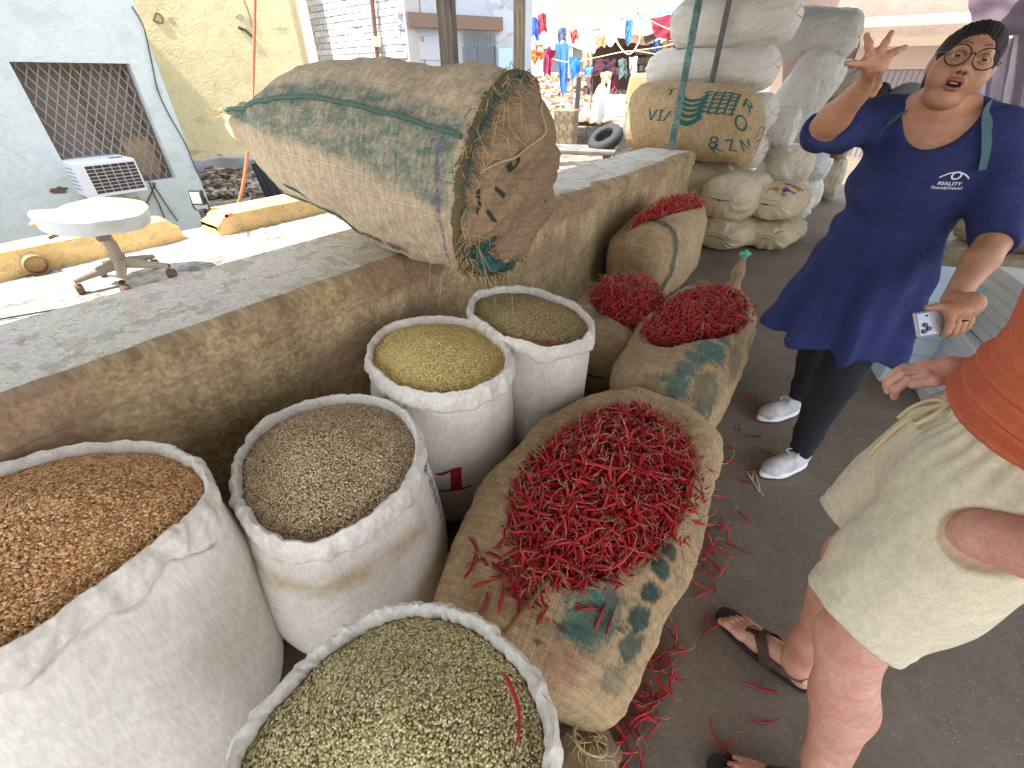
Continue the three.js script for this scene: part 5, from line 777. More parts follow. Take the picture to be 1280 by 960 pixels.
  const rHand = uni(0.014, chain([[...rwr, 0.025], [...palm, 0.022]], 0.02), uni(0.02, cap(palm, hp(...kn[0]), 0.016, 0.0098), cap(palm, hp(...kn[1]), 0.017, 0.0102), cap(palm, hp(...kn[2]), 0.017, 0.0102), cap(palm, hp(...kn[3]), 0.016, 0.0096)));
  const rF = [fing(hp(...kn[0]), hp(1068, 80, 1.10), hp(1058, 79, 1.09), 0.0078), fing(hp(...kn[1]), hp(1086, 56, 1.10), hp(1083, 44, 1.10), 0.0082), fing(hp(...kn[2]), hp(1107, 53, 1.10), hp(1114, 41, 1.10), 0.0083), fing(hp(...kn[3]), hp(1120, 64, 1.11), hp(1131, 59, 1.11), 0.0074), fing(hp(1098, 95, 1.115), hp(1096, 107, 1.09), hp(1091, 118, 1.08), 0.0094)];
  const rH = (x, y, z) => { let d = rHand(x, y, z), e = 9; for (const q of rF) e = Math.min(e, q(x, y, z)); return smin(d, e, 0.008); };
  parts.push(surfaceNets(rH, [-0.20, 1.42, -1.80], [0.06, 1.70, -1.50], 0.0042, (x, y, z) => tone(x, y, z).multiplyScalar(0.98)));
  // left hand folded round the phone
  const phC = atD(1166, 403, 1.265), phX = camR.clone().addScaledVector(camU, 0.16).normalize(), phN = camera.position.clone().sub(phC).normalize(); phN.addScaledVector(phX, -phN.dot(phX)).normalize(); const phY = phN.clone().cross(phX).normalize();
  const PW = (x, y, z) => arr(phC.clone().addScaledVector(phX, x).addScaledVector(phY, y).addScaledVector(phN, z));
  const lpalm = PW(0.058, 0.022, 0.030), lH = (() => {
    const pm = uni(0.02, chain([[...lwr, 0.028], [...PW(0.085, 0.036, 0.030), 0.028], [...lpalm, 0.022]], 0.02), cap(PW(0.034, 0.020, 0.024), PW(0.082, 0.012, 0.026), 0.013, 0.013), cap(PW(0.030, 0.030, 0.022), PW(0.09, 0.03, 0.02), 0.014, 0.016));
    const fs = [0, 1, 2, 3].map(i => { const x = 0.024 + i * 0.0195, l = [0.0, 0.004, 0.002, -0.006][i]; return chain([[...PW(x + 0.004, 0.012, 0.024), 0.0108], [...PW(x, -0.014, 0.022), 0.0098], [...PW(x - 0.003, -0.034 - l, 0.014), 0.0088], [...PW(x - 0.004, -0.042 - l, 0.002), 0.0075]], 0.005); });
    const th = chain([[...PW(0.036, 0.034, 0.022), 0.0125], [...PW(0.008, 0.043, 0.012), 0.0098], [...PW(-0.014, 0.044, 0.006), 0.0078]], 0.006);
    return (x, y, z) => { let e = th(x, y, z); for (const q of fs) e = Math.min(e, q(x, y, z)); return smin(pm(x, y, z), e, 0.008); }; })();
  parts.push(surfaceNets(lH, [0.18, 0.82, -1.86], [0.42, 1.03, -1.54], 0.0042, tone));
  mesh('body', stripIdx(parts), skin, P);
  { const rg = new THREE.TorusGeometry(0.0105, 0.002, 8, 20), q = V(...PW(0.0625, -0.010, 0.023)); frameGeo(rg, q, phX, phN, phY); mesh('gold_ring', rg, plain(206, 164, 70, { metalness: 0.9, roughness: 0.3 }), P); }
  // hair: cap pulled back with a knot
  const hairF = (X, Y, Z) => { const x = X / S, y = Y / S, z = Z / S; let d = ell([0, 0.025, -0.018], [0.0775, 0.0845, 0.0945])(x, y, z); d = smin(d, ell([0, -0.03, -0.075], [0.062, 0.075, 0.042])(x, y, z), 0.04); d = smax(d, -ell([0.0, -0.044, 0.098], [0.071, 0.110, 0.098])(x, y, z) + 0.004 * nz(x * 60, y * 60, z * 60), 0.008); d = smax(d, -(y + 0.088), 0.02); d += 0.0005 * Math.sin(x * 640 + 9 * nz(x * 24, y * 10, z * 10)) + 0.0022 * nz(x * 130, y * 18, z * 18); return d * S; };
  mesh('hair', frameGeo(surfaceNets(hairF, [-0.1, -0.12, -0.14], [0.1, 0.14, 0.11], 0.0031, (x, y, z) => C(30, 23, 21).multiplyScalar(1 + 0.8 * nz(x * 260, y * 30, z * 30))), hc, hX, hUp, hF), std({ vertexColors: true, roughness: 0.75 }), P);
  // glasses
  const gl = new THREE.Group(); gl.name = 'glasses'; P.add(gl); const gm = plain(30, 24, 24, { roughness: 0.3 });
  for (const s of [-1, 1]) { const r = new THREE.TorusGeometry(0.0255, 0.0017, 10, 44); r.scale(1.08, 0.95, 1); r.rotateY(s * 0.10); r.translate(s * 0.0325 * S, 0.001, 0.101 * S); mesh('rim', frameGeo(r, hc, hX, hUp, hF), gm, gl);
    const le = new THREE.CircleGeometry(0.0250, 36); le.scale(1.08, 0.95, 1); le.rotateY(s * 0.10); le.translate(s * 0.0325 * S, 0.001, 0.1005 * S); mesh('lens', frameGeo(le, hc, hX, hUp, hF), new THREE.MeshPhysicalMaterial({ color: 0xffffff, transmission: 1, thickness: 0, roughness: 0.02, ior: 1.12, side: THREE.DoubleSide }), gl);
    mesh('temple', frameGeo(tube([V(s * 0.058 * S, 0.006, 0.097 * S), V(s * 0.074 * S, 0.010, 0.05), V(s * 0.076 * S, 0.010, -0.005), V(s * 0.072 * S, -0.01, -0.03)], 0.0018, 20, 6), hc, hX, hUp, hF), gm, gl); }
  mesh('bridge', frameGeo(tube([V(-0.0075, 0.006, 0.101 * S), V(0, 0.0095, 0.104 * S), V(0.0075, 0.006, 0.101 * S)], 0.0018, 10, 6), hc, hX, hUp, hF), gm, gl);
  // tunic with elbow sleeves and a scooped neck
  const kRows = [[0.60, 0.245, 0.175, -0.02, 0.02], [0.72, 0.225, 0.165, -0.012, 0.01], [0.90, 0.200, 0.152], [1.08, 0.168, 0.134], [1.20, 0.170, 0.148, 0, 0.016], [1.29, 0.165, 0.134, 0, 0.01], [1.36, 0.152, 0.104], [1.405, 0.125, 0.082], [1.435, 0.085, 0.068]];
  const kL = loft(kRows, org, left), kIn = loft(kRows.map(r => [r[0] - 0.05, r[1] - 0.036, r[2] - 0.036, r[3] || 0, r[4] || 0]), org, left);
  const ren = rel.map((v, i) => mix(v, rwr[i], 0.10)), len_ = lel.map((v, i) => mix(v, lwr[i], 0.08));
  const slv = uni(0.03, chain([[...rsh, 0.070], [...rel.map((v, i) => mix(rsh[i], v, 0.6)), 0.063], [...ren, 0.058]], 0.03), chain([[...lsh, 0.070], [...lel.map((v, i) => mix(lsh[i], v, 0.6)), 0.063], [...len_, 0.060]], 0.03), cap([0.07, 1.395, -2.10], rsh, 0.062, 0.07), cap([0.20, 1.39, -2.085], lsh, 0.062, 0.07));
  const cutR = (x, y, z) => { const d = [rwr[0] - rel[0], rwr[1] - rel[1], rwr[2] - rel[2]], l = Math.hypot(...d); return ((x - ren[0]) * d[0] + (y - ren[1]) * d[1] + (z - ren[2]) * d[2]) / l - 0.012; }, cutL = (x, y, z) => { const d = [lwr[0] - lel[0], lwr[1] - lel[1], lwr[2] - lel[2]], l = Math.hypot(...d); return ((x - len_[0]) * d[0] + (y - len_[1]) * d[1] + (z - len_[2]) * d[2]) / l - 0.015; };
  const neckC = [0.128, 1.425, -1.985], neckF = ell(neckC, [0.098, 0.112, 0.13]);
  const tun = (x, y, z) => {
    const fl = fbm(x * 5, y * 2.5, z * 5 + 2, 3), an = Math.atan2(z - org[1], x - org[0]), hemF = sst(1.05, 0.62, y);
    let d = smin(kL(x, y, z) + 0.017 * hemF * Math.sin(an * 7 + 2 * fl + y * 3) , slv(x, y, z), 0.035);
    if (y < 0.86) d = smax(d, -kIn(x, y, z), 0.006);
    d = smax(d, cutSel(x, y, z), 0.004); d = smax(d, -neckF(x, y, z), 0.006);
    const dia = Math.sin((x * 34 + y * 46) + 5 * fl), und = sst(1.34, 1.15, y) * sst(0.95, 1.15, y);
    return d + 0.012 * fl + 0.007 * Math.sin(an * 13 + 4 * fl) * sst(1.2, 0.7, y) + 0.011 * dia * (0.3 + 0.7 * und) * sst(-0.1, 0.25, fl) + 0.003 * fbm(x * 16, y * 9, z * 16, 2);
  };
  const rside = cap(rsh, rwr, 0.1, 0.1), lside = cap(lsh, lwr, 0.1, 0.1);
  const cutSel = (x, y, z) => (x < 0.0 && y > 1.22 && rside(x, y, z) < 0.06) ? cutR(x, y, z) : (x > 0.25 && y < 1.3 && lside(x, y, z) < 0.06 && kL(x, y, z) > 0.0) ? cutL(x, y, z) : -1;
  const tg = surfaceNets(tun, [-0.30, 0.55, -2.42], [0.54, 1.50, -1.70], 0.0085, (x, y, z) => C(50, 61, 122).multiplyScalar(1 + 0.3 * fbm(x * 9, y * 9, z * 9, 3)));
  const tunic = mesh('tunic', tg, std({ vertexColors: true, map: rep(T_heather, 0.09), bumpMap: rep(T_clothB, 0.05), bumpScale: 0.0006, roughness: 0.92 }), P);
  // leggings
  const lg = uni(0.03, chain([[...Lhip, 0.085], [...Lkn, 0.078], [0.195, 0.36, -1.985, 0.070], [0.20, 0.20, -1.965, 0.054], [0.205, 0.10, -1.955, 0.046]]), chain([[...Rhip, 0.085], [...Rkn, 0.076], [0.115, 0.36, -2.34, 0.066], [0.125, 0.2, -2.375, 0.05], [0.13, 0.10, -2.40, 0.044]]));
  mesh('leggings', surfaceNets((x, y, z) => Math.max(lg(x, y, z) + 0.004 * fbm(x * 12, y * 30, z * 12, 2) + 0.002 * Math.sin(y * 150) * sst(0.26, 0.1, y), 0.085 - y, y - 0.74), [-0.06, 0.07, -2.55], [0.36, 0.9, -1.82], 0.010, () => C(32, 33, 42)), std({ vertexColors: true, map: rep(T_cloth, 0.05), roughness: 0.9 }), P);
  // running shoes
  const shoe = (toe, heel) => {
    const T = V(...toe), Hh = V(...heel), d = T.clone().sub(Hh); d.y = 0; const L = 0.255, X = d.normalize(), Z = X.clone().cross(V(0, 1, 0)), o = T.clone().addScaledVector(X, -L); o.y = 0;
    const g = new THREE.Group(); g.name = 'shoe'; P.add(g);
    const up = uni(0.03, ell([0.06, 0.07, 0], [0.055, 0.062, 0.036]), ell([0.14, 0.052, 0], [0.08, 0.046, 0.041]), ell([0.205, 0.042, 0], [0.047, 0.032, 0.040])), coll = ell([0.055, 0.135, 0], [0.036, 0.04, 0.026]);
    const uf = (x, y, z) => smax(Math.max(up(x, y, z) + 0.002 * fbm(x * 40, y * 40, z * 40, 2), 0.022 - y), -coll(x, y, z), 0.01);
    const grime = (x, y, z) => C(226, 226, 230).lerp(C(176, 164, 146), clamp(0.2 + 1.2 * fbm(x * 16, y * 16, z * 16 + toe[0] * 9, 3), 0, 0.7));
    mesh('upper', frameGeo(surfaceNets(uf, [-0.01, 0.012, -0.06], [0.27, 0.16, 0.06], 0.005, grime), o, X, V(0, 1, 0), Z), std({ vertexColors: true, map: rep(T_cloth, 0.03), roughness: 0.8 }), g);
    const sf = (x, y, z) => { const w = 0.034 + 0.011 * sst(0.08, 0.19, x) - 0.006 * sst(0.1, 0.12, Math.abs(x - 0.1)), k = ell([0.127, 0.014, 0], [0.135, 0.06, w + 0.006])(x, y, z); return Math.max(k, y - 0.034 - 0.006 * Math.sin(x * 40) * 0.4, 0.004 - y); };
    mesh('sole', frameGeo(surfaceNets(sf, [-0.02, -0.004, -0.07], [0.28, 0.06, 0.07], 0.005, (x, y, z) => y < 0.012 ? C(60, 58, 58) : C(232, 232, 232)), o, X, V(0, 1, 0), Z), std({ vertexColors: true, roughness: 0.7 }), g);
    const lm = plain(238, 238, 242);
    for (let k = 0; k < 5; k++) { const x = 0.098 + k * 0.020, y = 0.106 - k * 0.0085; mesh('lace', frameGeo(tube([V(x, y - 0.014, -0.024), V(x + 0.004, y, -0.008), V(x + 0.006, y + 0.001, 0.008), V(x, y - 0.014, 0.024)], 0.0028, 12, 5), o, X, V(0, 1, 0), Z), lm, g); }
    for (const s of [-1, 1]) mesh('lace', frameGeo(tube([V(0.10, 0.108, 0), V(0.105, 0.116, s * 0.018), V(0.125, 0.104, s * 0.028), V(0.12, 0.10, s * 0.01)], 0.0025, 16, 5), o, X, V(0, 1, 0), Z), lm, g);
  };
  const t1 = onY(952, 592, 0.02), t2 = onY(948, 522, 0.02); shoe([t1.x, 0, t1.z], [0.235, 0, -1.985]); shoe([t2.x, 0, t2.z], [0.165, 0, -2.43]);
  // backpack straps over both shoulders, and the pack behind
  const onT = (u, v) => { const h = (() => { caster.set(camera.position, ray(u, v).normalize()); return caster.intersectObject(tunic, false)[0]; })(); return h ? h.point : null; };
  const ribbon = (pts, w, name, mat) => { const c = new THREE.CatmullRomCurve3(pts); const g = sheet((u, v) => { const p = c.getPoint(v), t = c.getTangent(v), out = p.clone().sub(V(0.14, p.y - 0.02, -2.12)).normalize(), side = t.clone().cross(out).normalize(); return p.addScaledVector(side, (u - 0.5) * w).addScaledVector(out, 0.006 + 0.002 * Math.cos((u - 0.5) * 3)); }, 6, 40, w, 0.4); return mesh(name, g, mat, P); };
  tunic.updateMatrixWorld(true); const sm = clothMat(92, 128, 136);
  const s1 = [[1232, 140], [1232, 165], [1231, 190], [1227, 212]].map(q => onT(...q)).filter(Boolean); if (s1.length > 2) { s1.unshift(s1[0].clone().add(V(0.01, 0.02, -0.08))); ribbon(s1, 0.036, 'backpack_strap', sm); }
  const s2 = [[1140, 134], [1124, 145], [1108, 158], [1100, 168]].map(q => onT(...q)).filter(Boolean); if (s2.length > 2) { s2.unshift(s2[0].clone().add(V(0.02, 0.02, -0.08))); ribbon(s2, 0.028, 'backpack_strap', sm); }
  // printed emblem and words on the chest
  const pc = onT(1188, 226) || V(0.19, 1.25, -1.95), tF = V(-left[1], 0, left[0]), tL = V(left[0], 0, left[1]);
  const lg0 = sheet((u, v) => { const q = pc.clone().addScaledVector(tL, (u - 0.5) * 0.105).add(V(0, (v - 0.5) * 0.094, 0)); caster.set(q.clone().addScaledVector(tF, 0.3), tF.clone().negate()); const h = caster.intersectObject(tunic, false)[0]; return h ? h.point.addScaledVector(tF, 0.004) : q; }, 24, 20);
  const inkL = printMat(512, 460, (c) => { c.lineWidth = 16; c.beginPath(); c.moveTo(130, 190); c.quadraticCurveTo(290, 40, 420, 190); c.stroke(); c.lineWidth = 18; c.beginPath(); c.ellipse(290, 158, 44, 46, 0, 0, 6.3); c.stroke(); c.font = 'bold 62px sans-serif'; c.textAlign = 'center'; c.fillText('REALITY', 262, 288); c.font = 'bold 50px sans-serif'; c.fillText('Tours&Travel', 256, 342); }, C(226, 226, 236));
  const em = mesh('chest_print', lg0, inkL, P);
  // phone
  const ph = thing('smartphone', 'silver smartphone with three camera lenses held in the hand', 'phone');
  ph.position.copy(phC); ph.quaternion.setFromRotationMatrix(new THREE.Matrix4().makeBasis(phX, phY, phN));
  const pb = rbox(0.147, 0.072, 0.010, 0.005, 4); pb.translate(0.020, 0, 0); mesh('case', pb, plain(196, 194, 204, { metalness: 0.3, roughness: 0.35 }), ph);
  const isl = rbox(0.038, 0.064, 0.003, 0.0014, 3); isl.translate(-0.031, 0, 0.0064); mesh('camera_plate', isl, plain(176, 178, 192, { metalness: 0.4, roughness: 0.3 }), ph);
  for (const [x, y] of [[-0.037, -0.022], [-0.0225, -0.016], [-0.031, -0.004]]) { const c = new THREE.CylinderGeometry(0.0064, 0.0068, 0.004, 24); c.rotateX(Math.PI / 2); c.translate(x, y, 0.0095); mesh('camera_lens', c, plain(24, 24, 30, { roughness: 0.12 }), ph); }
  { const c = new THREE.CylinderGeometry(0.003, 0.003, 0.002, 16); c.rotateX(Math.PI / 2); c.translate(-0.022, 0.022, 0.0085); mesh('flash', c, plain(60, 58, 60), ph); const r = new THREE.TorusGeometry(0.016, 0.0009, 6, 30); r.translate(0.022, 0, 0.0055); mesh('charging_ring', r, plain(140, 138, 150), ph); }
}
// ---------------------------------------------------------------- visitor in shorts, beside the camera
{
  reseed(401);
  const P = thing('person', 'person in orange shirt, cream shorts and brown thong sandals, hand in pocket', 'person');
  const skinC = C(226, 176, 156), tone = (x, y, z) => skinC.clone().lerp(C(206, 140, 122), clamp(0.4 + 1.6 * fbm(x * 9, y * 9, z * 9, 3), 0, 0.8));
  const org = [0.435, -1.05], left = [0.0, 1.0];          // faces -x; left is +z
  const Rkn = [0.315, 0.50, -1.03], Lkn = [0.322, 0.50, -0.80], Ran = [0.335, 0.085, -0.968], Lan = [0.425, 0.085, -0.668];
  const lsh = [0.44, 1.40, -0.87], rsh = [0.44, 1.40, -1.23], lel = [0.60, 1.00, -0.70], lwr = [0.375, 0.870, -0.832], rel = [0.47, 1.12, -1.40], rwr = [0.345, 0.985, -1.225];
  const torso = loft([[0.86, 0.17, 0.12], [1.0, 0.165, 0.12], [1.12, 0.155, 0.115], [1.28, 0.18, 0.115], [1.38, 0.16, 0.085], [1.44, 0.07, 0.06]], org, left);
  const foot = (an, toe, sgn) => { const d = V(toe[0] - an[0], 0, toe[1] - an[2]).normalize(), s = V(-d.z, 0, d.x).multiplyScalar(sgn), at = (k, y, w = 0) => [an[0] + d.x * k + s.x * w, y, an[2] + d.z * k + s.z * w]; const fs = [uni(0.02, cap(at(-0.03, 0.040), at(0.10, 0.045), 0.030, 0.028), cap(at(0.02, 0.07), at(0.13, 0.036), 0.034, 0.024), cap(at(0.10, 0.036, -0.018), at(0.15, 0.032, -0.020), 0.022, 0.019), cap(at(0.09, 0.034, 0.02), at(0.14, 0.030, 0.022), 0.021, 0.017))]; const tl = [0.205, 0.200, 0.192, 0.182, 0.168]; for (let i = 0; i < 5; i++) fs.push(chain([[...at(0.145 - i * 0.006, 0.033, -0.032 + i * 0.0165), 0.013 - i * 0.0008], [...at(tl[i] - 0.012, 0.036 - i * 0.0006, -0.036 + i * 0.0175), 0.0115 - i * 0.0013], [...at(tl[i], 0.029, -0.036 + i * 0.018), i ? 0.0088 - i * 0.0004 : 0.0118]], 0.006)); return { f: (x, y, z) => { let e = fs[1](x, y, z); for (let i = 2; i < 6; i++) e = Math.min(e, fs[i](x, y, z)); return smin(fs[0](x, y, z), e, 0.012); }, at, d, s }; };
  const tR = onY(895, 764, 0), tL = onY(930, 978, 0);
  const fR = foot(Ran, [tR.x, tR.z], 1), fL = foot(Lan, [tL.x, tL.z], 1);
  const leg = (h, k, a, cx) => { const calf = k.map((v, i) => mix(v, a[i], 0.35)); calf[0] += 0.010; return chain([[...h, 0.092], [...h.map((v, i) => mix(v, k[i], 0.6)), 0.078], [...k, 0.060], [...calf, 0.060], [...k.map((v, i) => mix(v, a[i], 0.8)), 0.040], [...a, 0.037], [a[0], 0.06, a[2], 0.034]], 0.03); };
  const bodyF = uni(0.04, torso, cap([0.43, 1.42, -1.05], [0.41, 1.55, -1.05], 0.058, 0.055), leg([0.41, 0.88, -1.14], Rkn, Ran), leg([0.41, 0.88, -0.96], Lkn, Lan),
    chain([[...lsh, 0.056], [...lel, 0.044], [...lel.map((v, i) => mix(v, lwr[i], 0.35)), 0.052], [...lwr, 0.042]]), chain([[...rsh, 0.056], [...rel, 0.044], [...rel.map((v, i) => mix(v, rwr[i], 0.35)), 0.042], [...rwr, 0.029]]));
  const body = surfaceNets(bodyF, [0.16, 0.03, -1.52], [0.70, 1.54, -0.58], 0.0115, tone);
  const parts = [body];
  for (const q of [fR, fL]) { const c = q.at(0.06, 0.04); parts.push(surfaceNets(q.f, [c[0] - 0.19, 0.005, c[2] - 0.14], [c[0] + 0.17, 0.13, c[2] + 0.14], 0.0045, (x, y, z) => tone(x, y, z))); }
  // head, out of the picture
  { const hc = [0.39, 1.66, -1.05], hf = uni(0.02, ell([hc[0], hc[1] + 0.02, hc[2]], [0.095, 0.105, 0.075]), ell([hc[0] - 0.025, hc[1] - 0.05, hc[2]], [0.065, 0.07, 0.06]), cap([hc[0] - 0.09, hc[1], hc[2]], [hc[0] - 0.115, hc[1] - 0.035, hc[2]], 0.01, 0.013), ell([hc[0], hc[1] - 0.01, hc[2] + 0.073], [0.018, 0.03, 0.01]), ell([hc[0], hc[1] - 0.01, hc[2] - 0.073], [0.018, 0.03, 0.01]), ell([hc[0] - 0.075, hc[1] - 0.075, hc[2]], [0.012, 0.008, 0.024])); parts.push(surfaceNets(hf, [0.22, 1.50, -1.17], [0.52, 1.80, -0.93], 0.007, tone)); }
  // right hand hanging in front, fingers curled
  const hd = (x, y, z) => [rwr[0] + x, rwr[1] + y, rwr[2] + z];
  const rp = uni(0.018, chain([[...rwr, 0.029], [...hd(-0.045, -0.012, 0.012), 0.026], [...hd(-0.075, -0.028, 0.022), 0.022]], 0.02), cap(hd(-0.078, -0.022, -0.006), hd(-0.07, -0.03, 0.045), 0.013, 0.013));
  const rf = [0, 1, 2, 3].map(i => { const z = -0.010 + i * 0.019, l = [0, 0.008, 0.004, -0.008][i]; return chain([[...hd(-0.080, -0.024, z), 0.0108], [...hd(-0.112 - l, -0.042, z + 0.004), 0.0098], [...hd(-0.124 - l, -0.072, z + 0.004), 0.0092], [...hd(-0.118 - l, -0.092, z + 0.002), 0.0078]], 0.006); });
  rf.push(chain([[...hd(-0.035, -0.014, 0.036), 0.0135], [...hd(-0.068, -0.022, 0.064), 0.0112], [...hd(-0.098, -0.040, 0.070), 0.0092]], 0.006));
  const rH = (x, y, z) => { let e = 9; for (const q of rf) e = Math.min(e, q(x, y, z)); return smin(rp(x, y, z), e, 0.009); };
  parts.push(surfaceNets(rH, [0.18, 0.85, -1.30], [0.40, 1.05, -1.09], 0.0042, tone));
  // left hand: palm and fingers inside the pocket
  const lp = [lwr[0] - 0.02, lwr[1] - 0.075, lwr[2] - 0.075]; parts.push(surfaceNets(uni(0.016, chain([[...lwr, 0.036], [...lp, 0.026]], 0.02), ...[0, 1, 2, 3].map(i => chain([[lp[0] - 0.01, lp[1] - 0.01, lp[2] - 0.03 + i * 0.019, 0.0115], [lp[0] - 0.03, lp[1] - 0.05, lp[2] - 0.03 + i * 0.019, 0.0095], [lp[0] - 0.02, lp[1] - 0.08, lp[2] - 0.03 + i * 0.019, 0.008]], 0.006)), chain([[lp[0] + 0.005, lp[1] + 0.01, lp[2] - 0.03, 0.013], [lp[0] - 0.02, lp[1] - 0.02, lp[2] - 0.05, 0.0105]], 0.006)), [0.24, 0.68, -1.0], [0.44, 0.93, -0.77], 0.006, tone));
  mesh('body', stripIdx(parts), std({ vertexColors: true, map: rep(T_skin, 0.1), roughness: 0.6 }), P);
  { const hc = [0.40, 1.69, -1.05]; mesh('hair', surfaceNets((x, y, z) => smax(ell([hc[0] + 0.012, hc[1], hc[2]], [0.102, 0.105, 0.083])(x, y, z), -ell([hc[0] - 0.1, hc[1] - 0.06, hc[2]], [0.09, 0.11, 0.08])(x, y, z), 0.01), [0.27, 1.55, -1.16], [0.54, 1.82, -0.94], 0.008, () => C(90, 66, 44)), std({ vertexColors: true, roughness: 0.6 }), P); }
  // orange shirt, rolled folds above the hem
  const shL = loft([[0.985, 0.192, 0.150, 0, 0.0], [1.04, 0.186, 0.146], [1.12, 0.178, 0.138], [1.24, 0.198, 0.142, 0, 0.010], [1.34, 0.195, 0.122], [1.41, 0.15, 0.088], [1.45, 0.085, 0.07]], org, left);
  const slv = uni(0.03, chain([[...lsh, 0.080], [...lel.map((v, i) => mix(lsh[i], v, 0.55)), 0.075]], 0.03), chain([[...rsh, 0.080], [...rel.map((v, i) => mix(rsh[i], v, 0.55)), 0.075]], 0.03));
  const shirt = (x, y, z) => { const fl = fbm(x * 7, y * 5, z * 7, 3); let d = smin(shL(x, y, z), slv(x, y, z), 0.04); const k = sst(1.13, 1.06, y) * sst(0.985, 1.01, y), w = 0.020 * (z + 1.05); d -= 0.0095 * k * Math.sin((y + w + 0.010 * fl) * 165); d -= 0.007 * Math.exp(-(((y - 0.998) / 0.010) ** 2)); return d + 0.007 * fl; };
  mesh('shirt', surfaceNets(shirt, [0.16, 0.96, -1.42], [0.66, 1.50, -0.66], 0.0075, (x, y, z) => C(232, 122, 84).multiplyScalar(1 + 0.12 * fbm(x * 10, y * 10, z * 10, 3))), std({ vertexColors: true, map: rep(T_cloth, 0.05), bumpMap: rep(T_clothB, 0.04), bumpScale: 0.0005, roughness: 0.95 }), P);
  // loose cream shorts, gathered waist, hems above the knee
  const sL = loft([[0.80, 0.205, 0.155, 0, 0.02], [0.90, 0.202, 0.150, 0, 0.015], [0.965, 0.180, 0.138], [1.035, 0.150, 0.118]], org, left);
  const hemL = [0.304, 0.58, -0.805], hemR = [0.305, 0.60, -1.035];
  const tl = uni(0.05, chain([[0.40, 0.84, -0.96, 0.125], [0.345, 0.69, -0.865, 0.112], [...hemL, 0.106]], 0.04), chain([[0.40, 0.84, -1.14, 0.130], [0.345, 0.70, -1.075, 0.120], [...hemR, 0.112]], 0.04));
  const tlin = uni(0.03, chain([[0.345, 0.69, -0.855, 0.082], [...hemL, 0.083], [0.29, 0.50, -0.775, 0.085]], 0.03), chain([[0.345, 0.70, -1.075, 0.082], [...hemR, 0.080], [0.29, 0.5, -1.02, 0.082]], 0.03));
  const dirL = V(hemL[0] - 0.345, hemL[1] - 0.69, hemL[2] + 0.855).normalize(), dirR = V(hemR[0] - 0.345, hemR[1] - 0.70, hemR[2] + 1.075).normalize();
  const pocket = cap([lwr[0] - 0.006, lwr[1] - 0.004, lwr[2] + 0.012], lel, 0.056, 0.09);
  const shorts = (x, y, z) => {
    const fl = fbm(x * 6, y * 4, z * 6 + 3, 3), f2 = fbm(x * 17, y * 8, z * 17, 2); let d = smin(sL(x, y, z), tl(x, y, z), 0.06);
    const cut = z > -0.93 ? (x - hemL[0]) * dirL.x + (y - hemL[1]) * dirL.y + (z - hemL[2]) * dirL.z - 0.012 : (x - hemR[0]) * dirR.x + (y - hemR[1]) * dirR.y + (z - hemR[2]) * dirR.z - 0.012;
    const wv = 0.014 * fl + 0.006 * f2; d += wv; if (y < 0.72) d = smax(d, -(tlin(x, y, z) + wv), 0.006); d = smax(d, cut + 0.5 * wv, 0.008); d -= 0.004 * Math.exp(-(((cut + 0.03) / 0.006) ** 2)) * 0.5;
    d += 0.0045 * Math.sin(Math.atan2(z - org[1], x - org[0]) * 34 + 3 * fl) * sst(0.86, 1.0, y); d = smax(d, -pocket(x, y, z), 0.010); return Math.max(d, y - 1.03);
  };
  const cream = std({ vertexColors: true, map: rep(T_cloth, 0.07), bumpMap: rep(T_clothB, 0.06), bumpScale: 0.001, roughness: 0.95 });
  const shortsM = mesh('shorts', surfaceNets(shorts, [0.13, 0.44, -1.34], [0.64, 1.06, -0.62], 0.008, (x, y, z) => C(250, 236, 206).multiplyScalar(1 + 0.12 * fbm(x * 12, y * 12, z * 12, 3))), cream, P);
  // drawstring
  const dm = plain(214, 194, 156, { roughness: 1 });
  shortsM.updateMatrixWorld(true); const onS = (y, z, o = 0.006) => { caster.set(V(-0.1, y, z), V(1, 0, 0)); const h = caster.intersectObject(shortsM, false)[0]; return h ? V(h.point.x - o, y, z) : null; }, str = (l, o) => { const p = l.map(q => onS(q[0], q[1], q[2] ?? o)).filter(Boolean); if (p.length > 2) mesh('drawstring', tube(p, 0.0048, 50, 7), dm, P); };
  str([[0.975, -1.06], [0.955, -1.035, 0.018], [0.925, -1.03, 0.02], [0.915, -1.055, 0.016], [0.94, -1.075, 0.014], [0.97, -1.062]], 0.008); str([[0.97, -1.06], [0.93, -1.085], [0.88, -1.09], [0.83, -1.085], [0.79, -1.075]], 0.004); str([[0.97, -1.065], [0.95, -1.10, 0.012], [0.91, -1.125], [0.87, -1.13]], 0.004);
  // thong sandals
  const leather = plain(84, 58, 48, { roughness: 0.65, map: rep(T_skin, 0.05) }), soleM = plain(40, 34, 32, { roughness: 0.9 });
  for (const q of [fR, fL]) {
    const g = new THREE.Group(); g.name = 'sandal'; P.add(g); const W = (k, w) => { const t = (k + 0.055) / 0.29; return 0.034 + 0.018 * Math.sin(clamp(t, 0, 1) * 2.6) * sst(0.2, 0.7, t); };
    const outl = []; for (let i = 0; i <= 40; i++) { const t = i / 40 * Math.PI * 2, c = Math.cos(t), k = 0.085 + 0.145 * c, w = Math.sign(Math.sin(t)) * Math.pow(Math.abs(Math.sin(t)), 0.75) * (0.040 + 0.012 * c); outl.push(new THREE.Vector2(k, w)); }
    const sg = new THREE.ExtrudeGeometry(new THREE.Shape(outl), { depth: 0.016, bevelEnabled: true, bevelSize: 0.004, bevelThickness: 0.003, bevelSegments: 2 }); sg.rotateX(Math.PI / 2); // shape x -> d, y -> side
    const o = V(...q.at(0, 0.0)); frameGeo(sg, V(o.x, 0.021, o.z), q.d, V(0, 1, 0), q.s.clone()); mesh('sole', sg, soleM, g);
